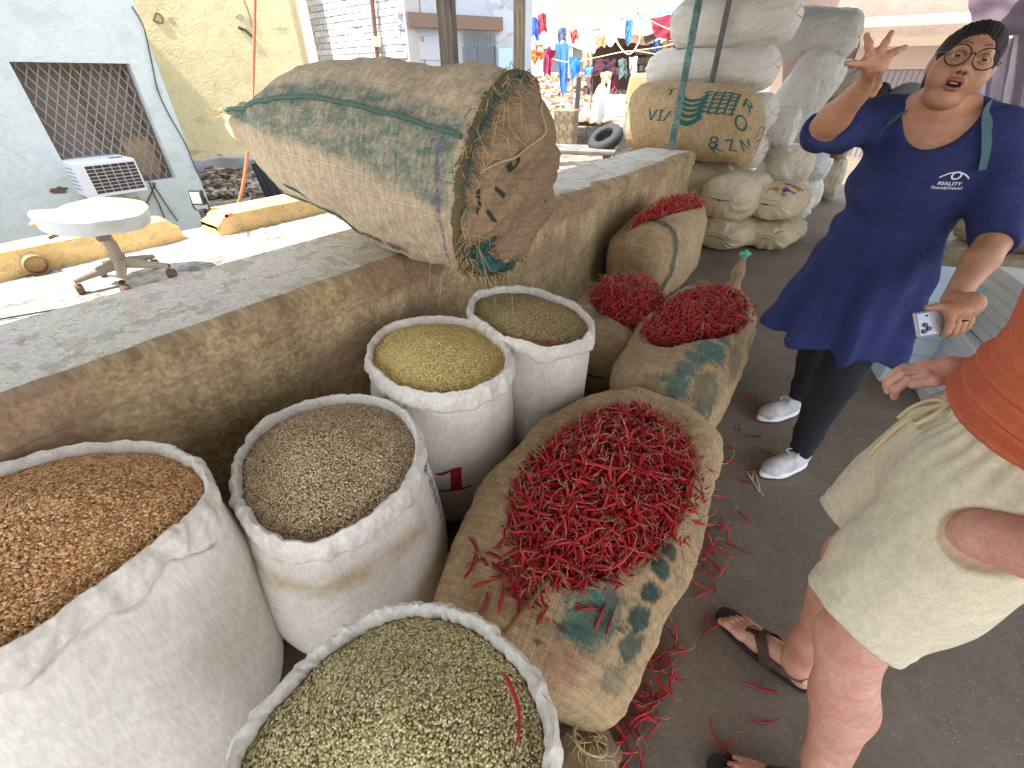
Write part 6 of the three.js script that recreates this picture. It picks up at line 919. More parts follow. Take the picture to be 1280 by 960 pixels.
    const strap = (pts, w, n = 'strap') => { const c = new THREE.CatmullRomCurve3(pts.map(p => V(...q.at(...p)))); mesh(n, sheet((u, v) => { const p = c.getPoint(v), t = c.getTangent(v), out = p.clone().sub(V(...q.at(0.05, 0.02))).normalize(), sd = t.clone().cross(out).normalize(); return p.addScaledVector(sd, (u - 0.5) * w); }, 5, 30, w, 0.2), leather, g); };
    strap([[0.165, 0.030, -0.012], [0.135, 0.064, -0.012], [0.10, 0.080, -0.004]], 0.018); strap([[0.11, 0.080, -0.004], [0.09, 0.078, -0.028], [0.06, 0.045, -0.047], [0.045, 0.02, -0.048]], 0.034); strap([[0.11, 0.080, -0.004], [0.09, 0.076, 0.028], [0.06, 0.042, 0.046], [0.045, 0.02, 0.048]], 0.034); strap([[0.06, 0.05, -0.046], [0.0, 0.062, -0.043], [-0.045, 0.06, -0.012], [-0.045, 0.06, 0.012], [0.0, 0.062, 0.043], [0.06, 0.05, 0.046]], 0.018);
    const bk = new THREE.TorusGeometry(0.014, 0.002, 8, 20); bk.rotateX(Math.PI / 2); const bp = V(...q.at(0.122, 0.077, -0.010)); bk.translate(bp.x, bp.y, bp.z); mesh('buckle', bk, plain(70, 60, 54, { metalness: 0.5, roughness: 0.4 }), g);
  }
}
// ---------------------------------------------------------------- stooping person far behind
{
  const P = thing('person', 'person in grey shirt bending over far down the walkway', 'person', [0.10, 0, -6.0], 0);
  const skinC = C(120, 82, 62), tn = () => skinC;
  const hip = [0.12, 0.92, -0.1], chest = [-0.02, 1.28, 0.0], sh = [-0.12, 1.30, 0.16], sh2 = [0.02, 1.30, -0.18], hd = [-0.24, 1.34, 0.02];
  const f = uni(0.05, chain([[...hip, 0.14], [...chest, 0.15]], 0.05), ell(hd, [0.085, 0.10, 0.078]), cap(chest, hd, 0.06, 0.055), chain([[...sh, 0.055], [-0.22, 1.08, 0.20, 0.045], [-0.34, 0.92, 0.16, 0.032], [-0.40, 0.86, 0.14, 0.036]]), chain([[...sh2, 0.055], [-0.12, 1.05, -0.24, 0.045], [-0.3, 0.92, -0.2, 0.03], [-0.36, 0.86, -0.18, 0.036]]), chain([[0.14, 0.88, 0.06, 0.09], [0.08, 0.5, 0.09, 0.062], [0.16, 0.08, 0.08, 0.04], [0.06, 0.04, 0.09, 0.04]]), chain([[0.14, 0.88, -0.2, 0.09], [0.08, 0.5, -0.22, 0.062], [0.18, 0.08, -0.22, 0.04], [0.08, 0.04, -0.22, 0.04]]));
  mesh('body', surfaceNets(f, [-0.5, 0, -0.4], [0.4, 1.5, 0.4], 0.02, tn), std({ vertexColors: true, roughness: 0.6 }), P);
  const s = uni(0.05, chain([[0.12, 0.98, -0.08, 0.165], [...chest, 0.178]], 0.05), chain([[...sh, 0.08], [-0.2, 1.12, 0.19, 0.07]], 0.03), chain([[...sh2, 0.08], [-0.1, 1.12, -0.22, 0.07]], 0.03));
  mesh('shirt', surfaceNets((x, y, z) => s(x, y, z) + 0.014 * fbm(x * 9, y * 9, z * 9, 3), [-0.45, 0.7, -0.45], [0.45, 1.55, 0.45], 0.02, () => C(124, 132, 128)), std({ vertexColors: true, map: rep(T_cloth, 0.08), roughness: 0.95 }), P);
  const tr = uni(0.04, chain([[0.14, 0.88, 0.06, 0.12], [0.08, 0.5, 0.09, 0.09], [0.16, 0.12, 0.08, 0.075]]), chain([[0.14, 0.88, -0.2, 0.12], [0.08, 0.5, -0.22, 0.09], [0.18, 0.12, -0.22, 0.075]]));
  mesh('trousers', surfaceNets(tr, [-0.2, 0, -0.45], [0.4, 1.1, 0.35], 0.02, () => C(70, 66, 66)), std({ vertexColors: true, roughness: 0.95 }), P);
  mesh('hair', surfaceNets((x, y, z) => smax(ell([hd[0] + 0.01, hd[1] + 0.02, hd[2]], [0.09, 0.1, 0.083])(x, y, z), -ell([hd[0] - 0.09, hd[1] - 0.07, hd[2]], [0.09, 0.1, 0.09])(x, y, z), 0.01), [-0.4, 1.2, -0.15], [-0.05, 1.55, 0.2], 0.014, () => C(36, 30, 28)), std({ vertexColors: true, roughness: 0.6 }), P);
}
// ---------------------------------------------------------------- things on the terrace
{
  // broken office chair: seat pad on a gas column with a five-arm base
  const c0 = onY(163, 352, TY), ch = thing('office_chair', 'broken office chair with torn pale seat and no backrest on the terrace', 'chair', [c0.x, TY, c0.z]);
  const dust = plain(150, 138, 124, { roughness: 0.8 }), ds = plain(110, 100, 92);
  const seat = displace(new THREE.CylinderGeometry(0.225, 0.215, 0.062, 48, 5), (p) => { const r = Math.hypot(p.x, p.z), a = Math.atan2(p.z, p.x); p.x *= 1.08 + 0.05 * Math.cos(2 * a); p.y += 0.012 * fbm(p.x * 8, p.z * 8, 3, 3) + (p.y > 0 ? 0.012 * (1 - (r / 0.24) ** 2) : 0) - 0.16 * p.x * 0.4 + 0.10 * p.z * 0.5 - 0.05 * sst(0.1, 0.24, -p.x) * sst(-0.1, 0.2, p.z); });
  seat.translate(-0.02, 0.335, 0.0); mesh('seat_pad', paint(seat, (p) => { const n = fbm(p.x * 9, p.y * 9, p.z * 9, 3); return C(186, 194, 200).lerp(C(150, 140, 130), clamp(0.25 + n, 0, 0.7)); }), std({ vertexColors: true, roughness: 0.6 }), ch);
  const tear = displace(new THREE.SphereGeometry(0.05, 20, 14), (p) => { p.y *= 0.5; p.multiplyScalar(1 + 0.6 * nz(p.x * 40, p.y * 40, p.z * 40)); }); tear.translate(-0.13, 0.325, 0.17); mesh('torn_foam', tear, plain(186, 150, 110, { roughness: 1 }), ch);
  mesh('seat_plate', (() => { const g = rbox(0.2, 0.025, 0.16, 0.01); g.translate(0.0, 0.288, 0); return g; })(), ds, ch);
  mesh('lever', tube([V(-0.03, 0.285, 0.03), V(-0.10, 0.27, 0.14), V(-0.12, 0.255, 0.19)], 0.008, 16, 6), ds, ch);
  mesh('tilt_knob', (() => { const g = rbox(0.045, 0.05, 0.05, 0.01); g.translate(0.07, 0.262, 0.03); return g; })(), ds, ch);
  const col = new THREE.LatheGeometry([[0.0, 0.08], [0.034, 0.08], [0.034, 0.15], [0.028, 0.155], [0.028, 0.21], [0.022, 0.215], [0.022, 0.285]].map(a => new THREE.Vector2(...a)), 20); mesh('gas_column', col, dust, ch);
  for (let k = 0; k < 5; k++) {
    const a = k * 1.2566 + 0.35, d = V(Math.cos(a), 0, Math.sin(a)); const arm = new THREE.Group(); arm.name = 'base_arm'; ch.add(arm);
    mesh('arm', (() => { const g = sheet((u, v) => { const w = mix(0.028, 0.015, v), h = mix(0.028, 0.014, v), t = u * 6.283, c = V(d.x * v * 0.21, mix(0.105, 0.066, v), d.z * v * 0.21), s = V(-d.z, 0, d.x); return c.addScaledVector(s, Math.cos(t) * w).add(V(0, Math.sin(t) * h, 0)); }, 12, 10); return g; })(), k % 2 ? dust : plain(178, 168, 152), arm);
    const cs = new THREE.CylinderGeometry(0.024, 0.024, 0.03, 18); cs.rotateX(Math.PI / 2); cs.rotateY(-a + 0.6 + k); cs.translate(d.x * 0.205, 0.026, d.z * 0.205); mesh('caster', cs, plain(120, 96, 80), arm);
  }
}
{ // orange hose hanging from above, its end lying on the kerb
  const H = [[319, -40], [318, 40], [316, 110]].map(q => onX(q[0], q[1], -4.0)), H2 = [[313, 160], [309, 195], [303, 235], [297, 258]].map(q => onX(q[0], q[1], -3.75)), t = thing('orange_hose', 'orange rubber hose hanging down to the pale worn kerb', 'hose');
  const end = onY(283, 270, TY + 0.15); mesh('tube', tube([...H, ...H2, onX(292, 266, -3.5), end], 0.011, 90, 10), plain(188, 118, 82, { roughness: 0.7 }), t);
}
{ // small flood light on the kerb, broken tub in the yard, white stone
  const p = onX(253, 262, -3.64), l = thing('flood_light', 'small black flood light on a stand at the corner of the blue house', 'lamp', [p.x, p.y - 0.05, p.z], 0.6); const dk = plain(52, 54, 56); l.scale.setScalar(1.45);
  mesh('housing', (() => { const g = rbox(0.062, 0.066, 0.02, 0.005); g.rotateX(-0.12); g.translate(0, 0.09, 0); return g; })(), dk, l); mesh('glass', (() => { const g = rbox(0.046, 0.05, 0.006, 0.002); g.rotateX(-0.12); g.translate(0, 0.09, 0.012); return g; })(), plain(186, 190, 184, { roughness: 0.3 }), l); mesh('bracket', tube([V(-0.035, 0.09, 0), V(-0.034, 0.035, 0), V(0.034, 0.035, 0), V(0.035, 0.09, 0)], 0.004, 24, 5), dk, l); mesh('foot', (() => { const g = rbox(0.03, 0.05, 0.03, 0.005); g.translate(0, 0.012, 0); return g; })(), dk, l);
  const s = top('white_stone', displace(new THREE.IcosahedronGeometry(0.024, 2), (q) => q.multiplyScalar(1 + 0.4 * nz(q.x * 60, q.y * 60, q.z * 60))), plain(216, 212, 204), 'small pale stone lying in front of the worn kerb', 'stone'); s.position.copy(onY(328, 289, TY + 0.012));
  const q = onY(352, 232, 0.2), b = thing('slatted_tub', 'dark slatted plastic tub standing in the yard behind the burlap sack', 'tub', [q.x, 0.0, q.z]); const bm = plain(66, 72, 78, { roughness: 0.6 });
  mesh('shell', new THREE.LatheGeometry([[0.0, 0.02], [0.24, 0.02], [0.3, 0.5], [0.32, 0.52], [0.28, 0.5]].map(a => new THREE.Vector2(...a)), 28), bm, b); for (let k = 0; k < 14; k++) { const a = k / 14 * 6.283; mesh('rib', tube([V(Math.cos(a) * 0.25, 0.04, Math.sin(a) * 0.25), V(Math.cos(a) * 0.305, 0.5, Math.sin(a) * 0.305)], 0.012, 4, 5), bm, b); } mesh('base_plate', box(-0.4, 0.35, 0.0, 0.03, -0.3, 0.3), bm, b);
}
{ // wire lying on the terrace
  const w = [[-20, 402], [40, 392], [90, 383], [130, 371]].map(q => onY(...q, TY + 0.008)); tag(mesh('black_wire', tube(w, 0.0045, 40, 5), plain(60, 58, 60), scene), 'thin black wire lying on the terrace below the office chair', 'wire');
}
{ // litter and broken render in the yard corner
  reseed(71); const gs = []; for (let i = 0; i < 260; i++) { const u = rr(255, 345), v = rr(205, 245), p = onY(u, v, 0.03), g = new THREE.BoxGeometry(rr(0.03, 0.16), rr(0.015, 0.06), rr(0.03, 0.12)); displace(g, (q) => q.multiplyScalar(1 + 0.5 * nz(q.x * 30 + i, q.y * 30, q.z * 30))); g.rotateY(rr(0, 6)); g.rotateX(rr(-0.4, 0.4)); g.translate(p.x, p.y, p.z); const c = [[120, 100, 86], [176, 166, 158], [96, 78, 66], [150, 128, 104]][i % 4]; gs.push(paint(g, () => C(...c))); }
  const m = mesh('rubble', mergeGeometries(gs), std({ vertexColors: true, roughness: 1 }), scene); tag(m, 'loose rubble and litter on the ground before the yellow house', 'rubble', undefined, 'stuff');
}
// ---------------------------------------------------------------- shanties and laundry beyond the yard
{
  reseed(501);
  const ground = (u, v, D) => { const p = atD(u, v, D); p.y = 0; return p; };
  // long cream building with a dark recessed storey
  { const p0 = ground(672, 50, 24), p1 = ground(940, 50, 27), [g, L, r] = slabGeo(p0, p1, -0.2, 2.9, 0.4), h = thing('cream_building', 'long low cream building with grey bays behind the laundry', 'building', [p0.x, 0, p0.z], r);
    paint(g, () => C(150, 156, 158)); mesh('wall', g, M.plaster, h); const f = box(-0.3, L + 0.3, 2.9, 5.5, -0.6, 0.5); paint(f, () => C(232, 222, 196)); mesh('parapet', f, M.plaster, h);
    for (let k = 0; k < 8; k++) mesh('pier', box(k * L / 8, k * L / 8 + 0.28, 0, 2.88, 0.01, 0.25), plain(206, 208, 202), h); for (let k = 0; k < 8; k++) mesh('shutter', box(k * L / 8 + 0.5, (k + 1) * L / 8 - 0.3, 0, 2.2, 0.01, 0.06), plain(128, 132, 136), h); }
  const cloth = (name, c4, D, col, label, o = {}) => { // four pixel corners hung at depth D, with vertical ripples
    const [a, b, c, d] = c4.map((q, i) => atD(q[0], q[1], Array.isArray(D) ? D[i] : D)), n = b.clone().sub(a).cross(d.clone().sub(a)).normalize(), s = rr(0, 9);
    const g = sheet((u, v) => a.clone().lerp(b, u).lerp(d.clone().lerp(c, u), v).addScaledVector(n, (o.rip ?? 0.06) * Math.sin(u * (o.w || 14) + s + 2 * nz(u * 3, v * 3, s)) * (0.3 + 0.7 * v) + 0.05 * nz(u * 4, v * 4, s)), 24, 20, 1, 1);
    return top(name, g, clothMat(...col), label, o.cat || 'cloth', o.group); };
  cloth('hanging_cloth', [[674, -6], [692, -6], [694, 62], [680, 58]], 11, [214, 208, 206], 'long pale cloth hanging beside the slim worn post', { w: 8 });
  cloth('hanging_cloth', [[689, 25], [694, 25], [694, 70], [690, 72]], 11.2, [126, 40, 62], 'narrow maroon cloth hanging beside the long pale one', { w: 5 });
  cloth('hanging_cloth', [[681, 62], [693, 62], [688, 95], [680, 94]], 10.8, [176, 42, 86], 'magenta cloth hanging low beside the slim worn post', { w: 8 });
  cloth('hanging_cloth', [[659, 62], [680, 64], [679, 70], [668, 80]], 10.6, [206, 112, 52], 'orange cloth sagging behind the slim worn post', { w: 7 });
  cloth('hanging_cloth', [[659, 20], [675, 24], [674, 50], [660, 42]], 11.6, [60, 96, 190], 'bright blue folded cloth high behind the slim worn post', { w: 12 });
  cloth('hanging_cloth', [[694, 54], [711, 54], [709, 116], [701, 118]], 10.6, [66, 120, 196], 'long sky-blue garment hanging on the line', { w: 9 });
  cloth('hanging_cloth', [[711, 70], [726, 74], [724, 96], [714, 98]], 10.4, [44, 116, 208], 'rounded bright blue garment hanging on the line', { w: 5, rip: 0.1 });
  cloth('hanging_cloth', [[731, 84], [742, 84], [738, 96], [731, 96]], 10.4, [86, 150, 216], 'small pale blue garment next to the rounded blue one', { w: 5 });
  cloth('hanging_cloth', [[744, 74], [769, 74], [768, 92], [742, 94]], 10.8, [78, 38, 54], 'dark maroon garment hanging over the beige one', { w: 9 });
  cloth('hanging_cloth', [[750, 90], [765, 90], [763, 106], [753, 104]], 10.7, [224, 186, 146], 'small beige garment hanging under the dark maroon one', { w: 6 });
  cloth('hanging_cloth', [[766, 92], [771, 92], [770, 116], [765, 116]], 11, [150, 60, 90], 'thin pink strip of cloth under the dark maroon garment', { w: 4 });
  cloth('hanging_cloth', [[812, 24], [846, 16], [848, 44], [818, 48]], 11, [156, 46, 66], 'crimson cloth stretched under the blue tarpaulin', { w: 6 });
  cloth('hanging_cloth', [[806, 78], [826, 76], [814, 100], [800, 98]], 10.6, [34, 32, 40], 'black garment hanging beside the plank shack', { w: 6 });
  cloth('hanging_cloth', [[782, 26], [792, 24], [788, 54], [780, 52]], 10.8, [74, 128, 196], 'blue strip of cloth hanging from the white tarpaulin', { w: 5 });
  // tarpaulin roofs
  cloth('tarpaulin', [[690, 52], [785, 24], [772, 48], [742, 60]], [13, 12.5, 10.8, 10.8], [226, 232, 236], 'sagging white tarpaulin roof over the laundry', { cat: 'tarpaulin', w: 9, rip: 0.1 });
  cloth('tarpaulin', [[795, 14], [852, 4], [848, 18], [800, 24]], [13, 13, 11, 11], [120, 172, 204], 'pale blue tarpaulin above the crimson cloth', { cat: 'tarpaulin', w: 12, rip: 0.1 });
  cloth('tarpaulin', [[832, 0], [880, -10], [866, 32], [846, 30]], [12, 12, 10.6, 10.6], [214, 214, 216], 'grey-white tarpaulin bunched beside the topmost sack', { cat: 'tarpaulin', w: 16, rip: 0.12 });
  // more washing and sheeting between the shacks, hung from further lines
  const odd = [[[672, 18], [683, 16], [684, 40], [673, 42], [150, 60, 70], 'small red garment above the orange cloth'], [[697, 36], [708, 34], [708, 52], [698, 53], [90, 100, 130], 'slate-grey garment above the sky-blue one'], [[727, 62], [738, 60], [740, 82], [729, 84], [190, 160, 130], 'tan garment between the two blue ones'], [[773, 74], [783, 73], [784, 96], [774, 97], [96, 120, 118], 'grey-green garment on the line near the shack'], [[786, 72], [797, 70], [796, 92], [787, 93], [200, 196, 186], 'off-white garment on the line near the shack'], [[828, 52], [842, 50], [840, 72], [829, 74], [120, 84, 60], 'brown sacking hung beside the stacked white sacks'], [[744, 44], [758, 41], [757, 58], [746, 60], [214, 148, 110], 'peach cloth tucked under the white tarpaulin'], [[816, 52], [826, 50], [824, 64], [815, 66], [60, 80, 140], 'navy cloth beside the black garment'], [[712, 40], [722, 37], [724, 50], [714, 54], [196, 90, 80], 'coral cloth under the white tarpaulin'], [[846, 40], [858, 36], [856, 62], [847, 64], [170, 150, 124], 'dun cloth beside the crimson one'], [[733, 98], [741, 98], [741, 118], [734, 118], [110, 90, 96], 'mauve-grey garment low behind the dark pole']];
  for (const [a, b, c, d, col, label] of odd) cloth('hanging_cloth', [a, b, c, d], rr(10.2, 11.6), col, label, { w: 8 });
  cloth('tarpaulin', [[724, 30], [800, 10], [790, 22], [736, 40]], [14, 14, 12.6, 12.6], [150, 140, 126], 'grey sheet roof behind the white tarpaulin', { cat: 'tarpaulin', w: 14, rip: 0.06 });
  cloth('tarpaulin', [[780, 48], [850, 34], [846, 44], [784, 58]], [12.4, 12.4, 11.2, 11.2], [132, 104, 84], 'brown sacking roof over the plank shack', { cat: 'tarpaulin', w: 12, rip: 0.08 });
  // plank shack
  { const p0 = ground(742, 80, 12.6), p1 = ground(885, 80, 13.6), [g, L, r] = slabGeo(p0, p1, -0.2, 2.3, 0.1), h = thing('plank_shack', 'low shack of grey and brown planks behind the laundry', 'shack', [p0.x, 0, p0.z], r);
    paint(g, () => C(96, 78, 62)); mesh('wall', g, M.plaster, h);
    const cols = [[176, 166, 152], [150, 128, 100], [132, 106, 82], [190, 182, 172], [112, 92, 76]];
    for (let k = 0; k < 22; k++) { const x = rr(0, L * 0.85), w = rr(0.5, 1.3), y = rr(0.7, 2.3); const m = mesh('plank', box(-w / 2, w / 2, -rr(0.05, 0.1), rr(0.05, 0.1), 0.02, 0.06 + 0.002 * k), plain(...cols[k % 5], { map: rep(T_wood, 0.6) }), h); m.position.set(x, y, 0.01 + k * 0.004); m.rotation.z = rr(-0.12, 0.12); }
    for (let k = 0; k < 6; k++) { const x = L * (k + 0.3) / 6; const m = mesh('plank', box(-0.28, 0.28, 0, 0.9, 0.02, 0.06), plain(...[[150, 156, 160], [112, 116, 122], [170, 172, 170]][k % 3]), h); m.position.set(x, 0, 0.1); } }
  // clothes-line ropes and poles
  const rope = (pts, D, label, r = 0.012) => tag(mesh(numbered('clothes_line'), tube(pts.map((q, i) => atD(q[0], q[1], Array.isArray(D) ? D[i] : D)), r, 40, 5), plain(216, 200, 170), scene), label, 'rope');
  rope([[690, 74], [715, 78], [745, 72], [790, 64], [830, 70]], 10.5, 'pale clothes line carrying the blue garments'); rope([[805, 22], [830, 34], [850, 42]], 10.5, 'taut yellow rope crossing the crimson cloth'); rope([[770, -10], [768, 30], [772, 54], [786, 68], [796, 58], [803, 30], [806, -8]], 9, 'loop of pale rope hanging from above', 0.016); rope([[720, 50], [735, 62], [742, 58]], 10.3, 'short rope under the white tarpaulin'); rope([[790, 64], [830, 58], [852, 52]], 10.4, 'pale rope running to the stacked white sacks');
  const pole = (u, v0, v1, D, r, col, label) => { const a = atD(u, v0, D), b = a.clone(); b.y = onZ(u, v1, a.z).y; const t = new THREE.CylinderGeometry(r, r, a.y - b.y + 0.0, 10); const m = top('thin_pole', t, plain(...col), label, 'pole'); m.position.set(a.x, (a.y + b.y) / 2, a.z); };
  pole(724, 96, 172, 8.6, 0.05, [104, 98, 94], 'dark pole standing beside the concrete block'); pole(716, 98, 180, 8.2, 0.014, [150, 140, 124], 'thin stick beside the dark pole'); pole(702, 116, 150, 9.5, 0.018, [214, 176, 140], 'thin tan stick below the long sky-blue garment'); pole(762, 100, 142, 9.6, 0.03, [222, 204, 190], 'pale pole below the beige garment'); pole(740, 112, 136, 9.6, 0.014, [120, 96, 76], 'thin brown stick behind the white sheet');
  // heap of broken bricks and sticks
  { const gs = []; for (let i = 0; i < 700; i++) { const u = rr(676, 770), v = rr(92, 150), D = 15.5 - 5.5 * (v - 92) / 58, p = atD(u, v, D); const g = new THREE.BoxGeometry(rr(0.1, 0.5), rr(0.04, 0.1), rr(0.06, 0.2)); g.rotateY(rr(0, 6)); g.rotateZ(rr(-0.4, 0.4)); g.translate(p.x, Math.max(0.0, p.y) * 0.999, p.z); const c = [[206, 186, 160], [180, 144, 116], [222, 212, 198], [150, 120, 98], [232, 226, 216]][i % 5]; gs.push(paint(g, () => C(...c))); }
    // the bank they lie on
    const bank = sheet((u, v) => { const p = atD(mix(660, 790, u), mix(155, 88, v), mix(10, 16, v)); p.y -= 0.06; return p; }, 30, 20); paint(bank, (p) => C(196, 176, 150).multiplyScalar(1 + 0.4 * fbm(p.x * 2, p.y * 2, p.z * 2))); bank.deleteAttribute('uv'); for (const g of gs) g.deleteAttribute('uv');
    tag(mesh('brick_rubble', mergeGeometries([...gs.map(g => g.toNonIndexed()), bank.toNonIndexed()]), std({ vertexColors: true, roughness: 1 }), scene), 'bank of broken bricks and sticks behind the dark pole', 'rubble', undefined, 'stuff'); }
  // concrete block, slab table, tyre, white junk
  const put = (geo, mat, name, label, cat, u, v, D, ry = 0) => { const m = top(name, geo, mat, label, cat), p = atD(u, v, D); m.position.set(p.x, p.y, p.z); m.rotation.y = ry; return m; };
  put(displace(rbox(0.36, 0.55, 0.36, 0.02, 3), (p) => { p.x += 0.01 * nz(p.x * 9, p.y * 9, p.z * 9); }), plain(168, 150, 124, { map: rep(T_conc, 0.4) }), 'concrete_block', 'square concrete block beside the dark pole', 'block', 707, 160, 7.6, 0.3);
  { const p = atD(726, 187, 6.6), t = thing('slab_table', 'grey stone slab table with a tyre on it', 'table', [p.x, 0, p.z], 0.4); const y = p.y; mesh('slab', (() => { const g = rbox(1.05, 0.06, 0.7, 0.015); g.translate(0, y, 0); return g; })(), plain(156, 152, 148, { map: rep(T_conc, 0.6) }), t); for (const [x, z] of [[-0.4, -0.25], [0.4, -0.25], [-0.4, 0.25], [0.4, 0.25]]) mesh('leg', box(x - 0.05, x + 0.05, 0, y - 0.03, z - 0.05, z + 0.05), plain(140, 110, 90), t);
    const ty = new THREE.LatheGeometry([[0.17, -0.08], [0.2, -0.1], [0.28, -0.1], [0.32, -0.06], [0.33, 0], [0.32, 0.06], [0.28, 0.1], [0.2, 0.1], [0.17, 0.08], [0.165, 0], [0.17, -0.08]].map(a => new THREE.Vector2(...a)), 36); const q = atD(757, 168, 6.5), m = top('tyre', ty, plain(58, 56, 58, { roughness: 0.8 }), 'black tyre leaning on the slab table', 'tyre'); m.position.set(q.x, q.y - 0.06, q.z); m.rotation.set(0.5, 0.4, 0.2); m.scale.setScalar(0.8); }
  put(displace(new THREE.SphereGeometry(0.3, 16, 12), (p) => { p.x *= 0.5; p.z *= 0.2; p.y *= 1.2; }), plain(232, 232, 232), 'white_sheet', 'white curved plastic sheet standing in the rubble', 'sheet', 750, 130, 9.2, 0.5);
  put(rbox(0.5, 0.36, 0.4, 0.02), plain(214, 222, 230), 'white_carton', 'pale carton behind the stencilled burlap sack', 'carton', 772, 132, 9.0, 0.4); put(rbox(0.9, 0.3, 0.5, 0.02), plain(206, 200, 206), 'white_carton', 'long pale carton beside the other, behind the stencilled sack', 'carton', 792, 130, 9.4, 0.4);
  put(displace(rbox(0.55, 0.5, 0.5, 0.08, 4), (p) => p.multiplyScalar(1 + 0.25 * nz(p.x * 4, p.y * 4, p.z * 4))), plain(196, 160, 118, { roughness: 1 }), 'brown_bundle', 'brown cloth bundle behind the stencilled burlap sack', 'bundle', 806, 110, 8.4, 0.2);
}
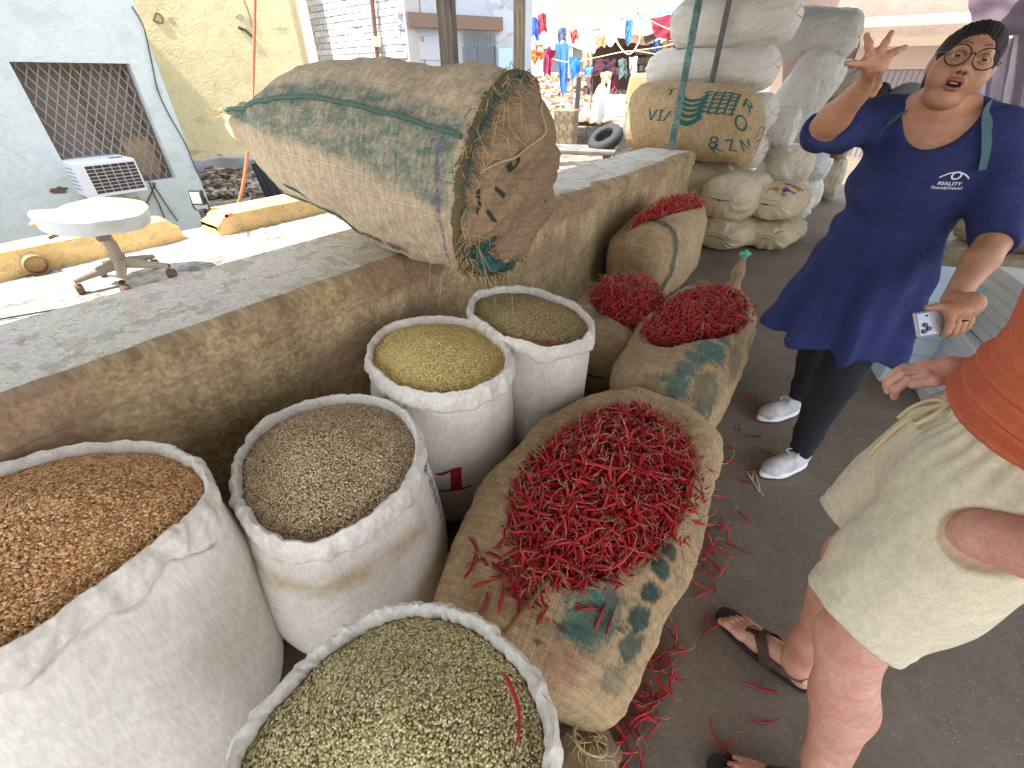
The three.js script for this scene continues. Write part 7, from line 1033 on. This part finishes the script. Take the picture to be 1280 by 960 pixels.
// ---------------------------------------------------------------- market end behind the people
{
  reseed(601);
  const sheetAt = (name, c4, D, col, label, cat, o = {}) => { const [a, b, c, d] = c4.map((q, i) => atD(q[0], q[1], D[i])), n = b.clone().sub(a).cross(d.clone().sub(a)).normalize(), s = rr(0, 9); const g = sheet((u, v) => a.clone().lerp(b, u).lerp(d.clone().lerp(c, u), v).addScaledVector(n, (o.rip ?? 0.05) * Math.sin(u * (o.w || 10) + s + 2 * nz(u * 3, v * 3, s)) + 0.04 * nz(u * 4, v * 4, s)), 40, 20, 1, 1); if (o.stripe) { paint(g, () => C(255, 255, 255)); const p = g.attributes.color; const nu = 41; for (let i = 0; i < p.count; i++) { const u = (i % nu) / 40, k = Math.floor(u * o.stripe.length * 0.999); const q = C(...o.stripe[k]); p.setXYZ(i, q.r, q.g, q.b); } return top(name, g, std({ vertexColors: true, roughness: 0.95, map: rep(T_cloth, 0.2) }), label, cat); } return top(name, g, clothMat(...col), label, cat); };
  sheetAt('awning', [[985, -30], [1120, -60], [1090, 16], [1000, 28]], [9.5, 9.5, 12, 12], [214, 190, 176], 'pale pinkish awning over the far sacks', 'awning', { w: 20, rip: 0.03 });
  sheetAt('pink_cloth', [[1066, 14], [1172, -8], [1168, 26], [1070, 40]], [11, 11, 11, 11], [206, 130, 176], 'bright pink cloth stretched under the far awning', 'cloth', { w: 12 });
  sheetAt('pink_cloth', [[1064, 20], [1078, 18], [1074, 48], [1066, 50]], [10.6, 10.6, 10.6, 10.6], [196, 104, 140], 'short pink cloth hanging at the edge of the far awning', 'cloth', { w: 6 });
  { // slatted blind
    const a = atD(1078, 58, 10.2), b = atD(1182, 26, 10.6), h = thing('slatted_blind', 'hanging slatted blind with yellow cords behind the raised hand', 'blind'); for (let k = 0; k < 34; k++) { const p = a.clone().lerp(b, k / 33); const m = mesh('slat', new THREE.BoxGeometry(0.05, 0.62, 0.015), plain(...[[178, 150, 128], [120, 100, 92], [206, 180, 150]][k % 3]), h); m.position.set(p.x, p.y - 0.12, p.z); m.rotation.set(0, 0.3, 0.06); }
    for (const dy of [0.02, 0.12, -0.38]) mesh('cord', tube([a.clone().add(V(-0.1, dy - 0.16, 0.03)), a.clone().lerp(b, 0.5).add(V(0, dy - 0.14, 0.05)), b.clone().add(V(0.1, dy, 0.03))], 0.022, 20, 5), plain(232, 214, 130), h); }
  { // ribbed shutter
    const p = atD(1098, 128, 9.4), h = thing('ribbed_shutter', 'grey ribbed metal shutter behind the stooping person', 'shutter', [p.x, 0, p.z], 0.15); mesh('panel', box(-0.7, 1.5, 0, 1.62, -0.05, 0), plain(160, 146, 140), h); for (let k = 0; k < 22; k++) mesh('rib', box(-0.7 + k * 0.1, -0.655 + k * 0.1, 0, 1.60, 0.003, 0.035), plain(146, 134, 132), h); mesh('header', box(-0.72, 1.52, 1.62, 2.0, -0.08, 0.04), plain(186, 158, 140), h); }
  { // stall front at the right with a purple valance and striped curtains
    sheetAt('purple_valance', [[1208, -30], [1330, -30], [1330, 40], [1212, 48]], [5.6, 4.6, 4.6, 5.6], [128, 108, 122], 'dull purple valance above the striped curtain', 'valance', { w: 4, rip: 0.02 });
    sheetAt('striped_curtain', [[1236, 44], [1310, 40], [1300, 190], [1190, 190]], [5.7, 4.8, 4.8, 5.6], [170, 150, 160], 'mauve and grey striped curtain hanging behind the gesturing person', 'curtain', { w: 22, rip: 0.03, stripe: [[176, 156, 164], [200, 190, 194], [120, 98, 114], [186, 168, 176], [130, 108, 122], [206, 196, 196], [140, 120, 132], [188, 172, 178], [116, 96, 110], [196, 184, 188]] });
    pillow('grey sack behind the striped curtain at the stall', [0.85, 1.22, -5.6], [1.5, 1.22, -5.3], 0.25, 0.2, { seed: 71, col: [160, 152, 140] });
    pillow('grey-green sack under the other at the stall', [0.85, 0.85, -5.6], [1.5, 0.85, -5.3], 0.27, 0.18, { seed: 72, col: [150, 146, 132] });
    pillow('dull cream sack third down at the stall', [0.85, 0.5, -5.6], [1.5, 0.5, -5.3], 0.28, 0.18, { seed: 73, col: [170, 160, 140] }); pillow('dull cream sack lowest at the stall', [0.85, 0.17, -5.6], [1.5, 0.17, -5.3], 0.3, 0.17, { seed: 74, col: [166, 154, 134], floor: 0.005 });
    const crate = (x, y, z, w, h, d, ry, col, label) => { const t = thing('white_crate', label, 'crate', [x, y, z], ry); mesh('box', (() => { const g = rbox(w, h, d, 0.012); g.translate(0, h / 2, 0); return g; })(), plain(...col, { roughness: 0.5 }), t); for (let k = 1; k < 6; k++) mesh('rib', (() => { const g = rbox(w + 0.012, 0.012, d + 0.012, 0.004, 1); g.translate(0, h * k / 6, 0); return g; })(), plain(col[0] - 14, col[1] - 12, col[2] - 8, { roughness: 0.5 }), t); };
    crate(0.62, 0, -3.25, 0.36, 0.62, 0.34, 0.3, [196, 214, 228], 'pale blue ribbed crate standing behind the tunic'); crate(0.86, 0, -3.0, 0.34, 0.42, 0.4, 0.2, [214, 216, 220], 'white ribbed crate standing beside the pale blue one'); crate(1.22, 0, -3.3, 0.4, 0.5, 0.4, 0.1, [190, 180, 160], 'cream ribbed crate farther behind the orange shirt');
    crate(0.88, 0.425, -3.02, 0.3, 0.3, 0.36, 0.25, [206, 202, 196], 'grey-white ribbed crate stacked on the white one');
  }
  // far backdrop stalls down the lane
  { const h = thing('far_stall', 'row of shuttered stalls closing the far end of the lane', 'building', [0.8, 0, -15]); mesh('wall', paint(box(-3.5, 5, -0.1, 3.2, -0.3, 0), () => C(170, 150, 138)), M.plaster, h); mesh('canopy', (() => { const g = box(-3.6, 5.1, 2.5, 2.58, 0, 1.6); g.rotateX(0.12); return g; })(), plain(196, 170, 160), h); for (let k = 0; k < 5; k++) mesh('shutter', box(-3.2 + k * 1.6, -1.9 + k * 1.6, 0, 2.2, 0.01, 0.06), plain(...[[150, 130, 124], [176, 160, 140], [130, 120, 126]][k % 3]), h); }
}
renderer.render(scene, camera);
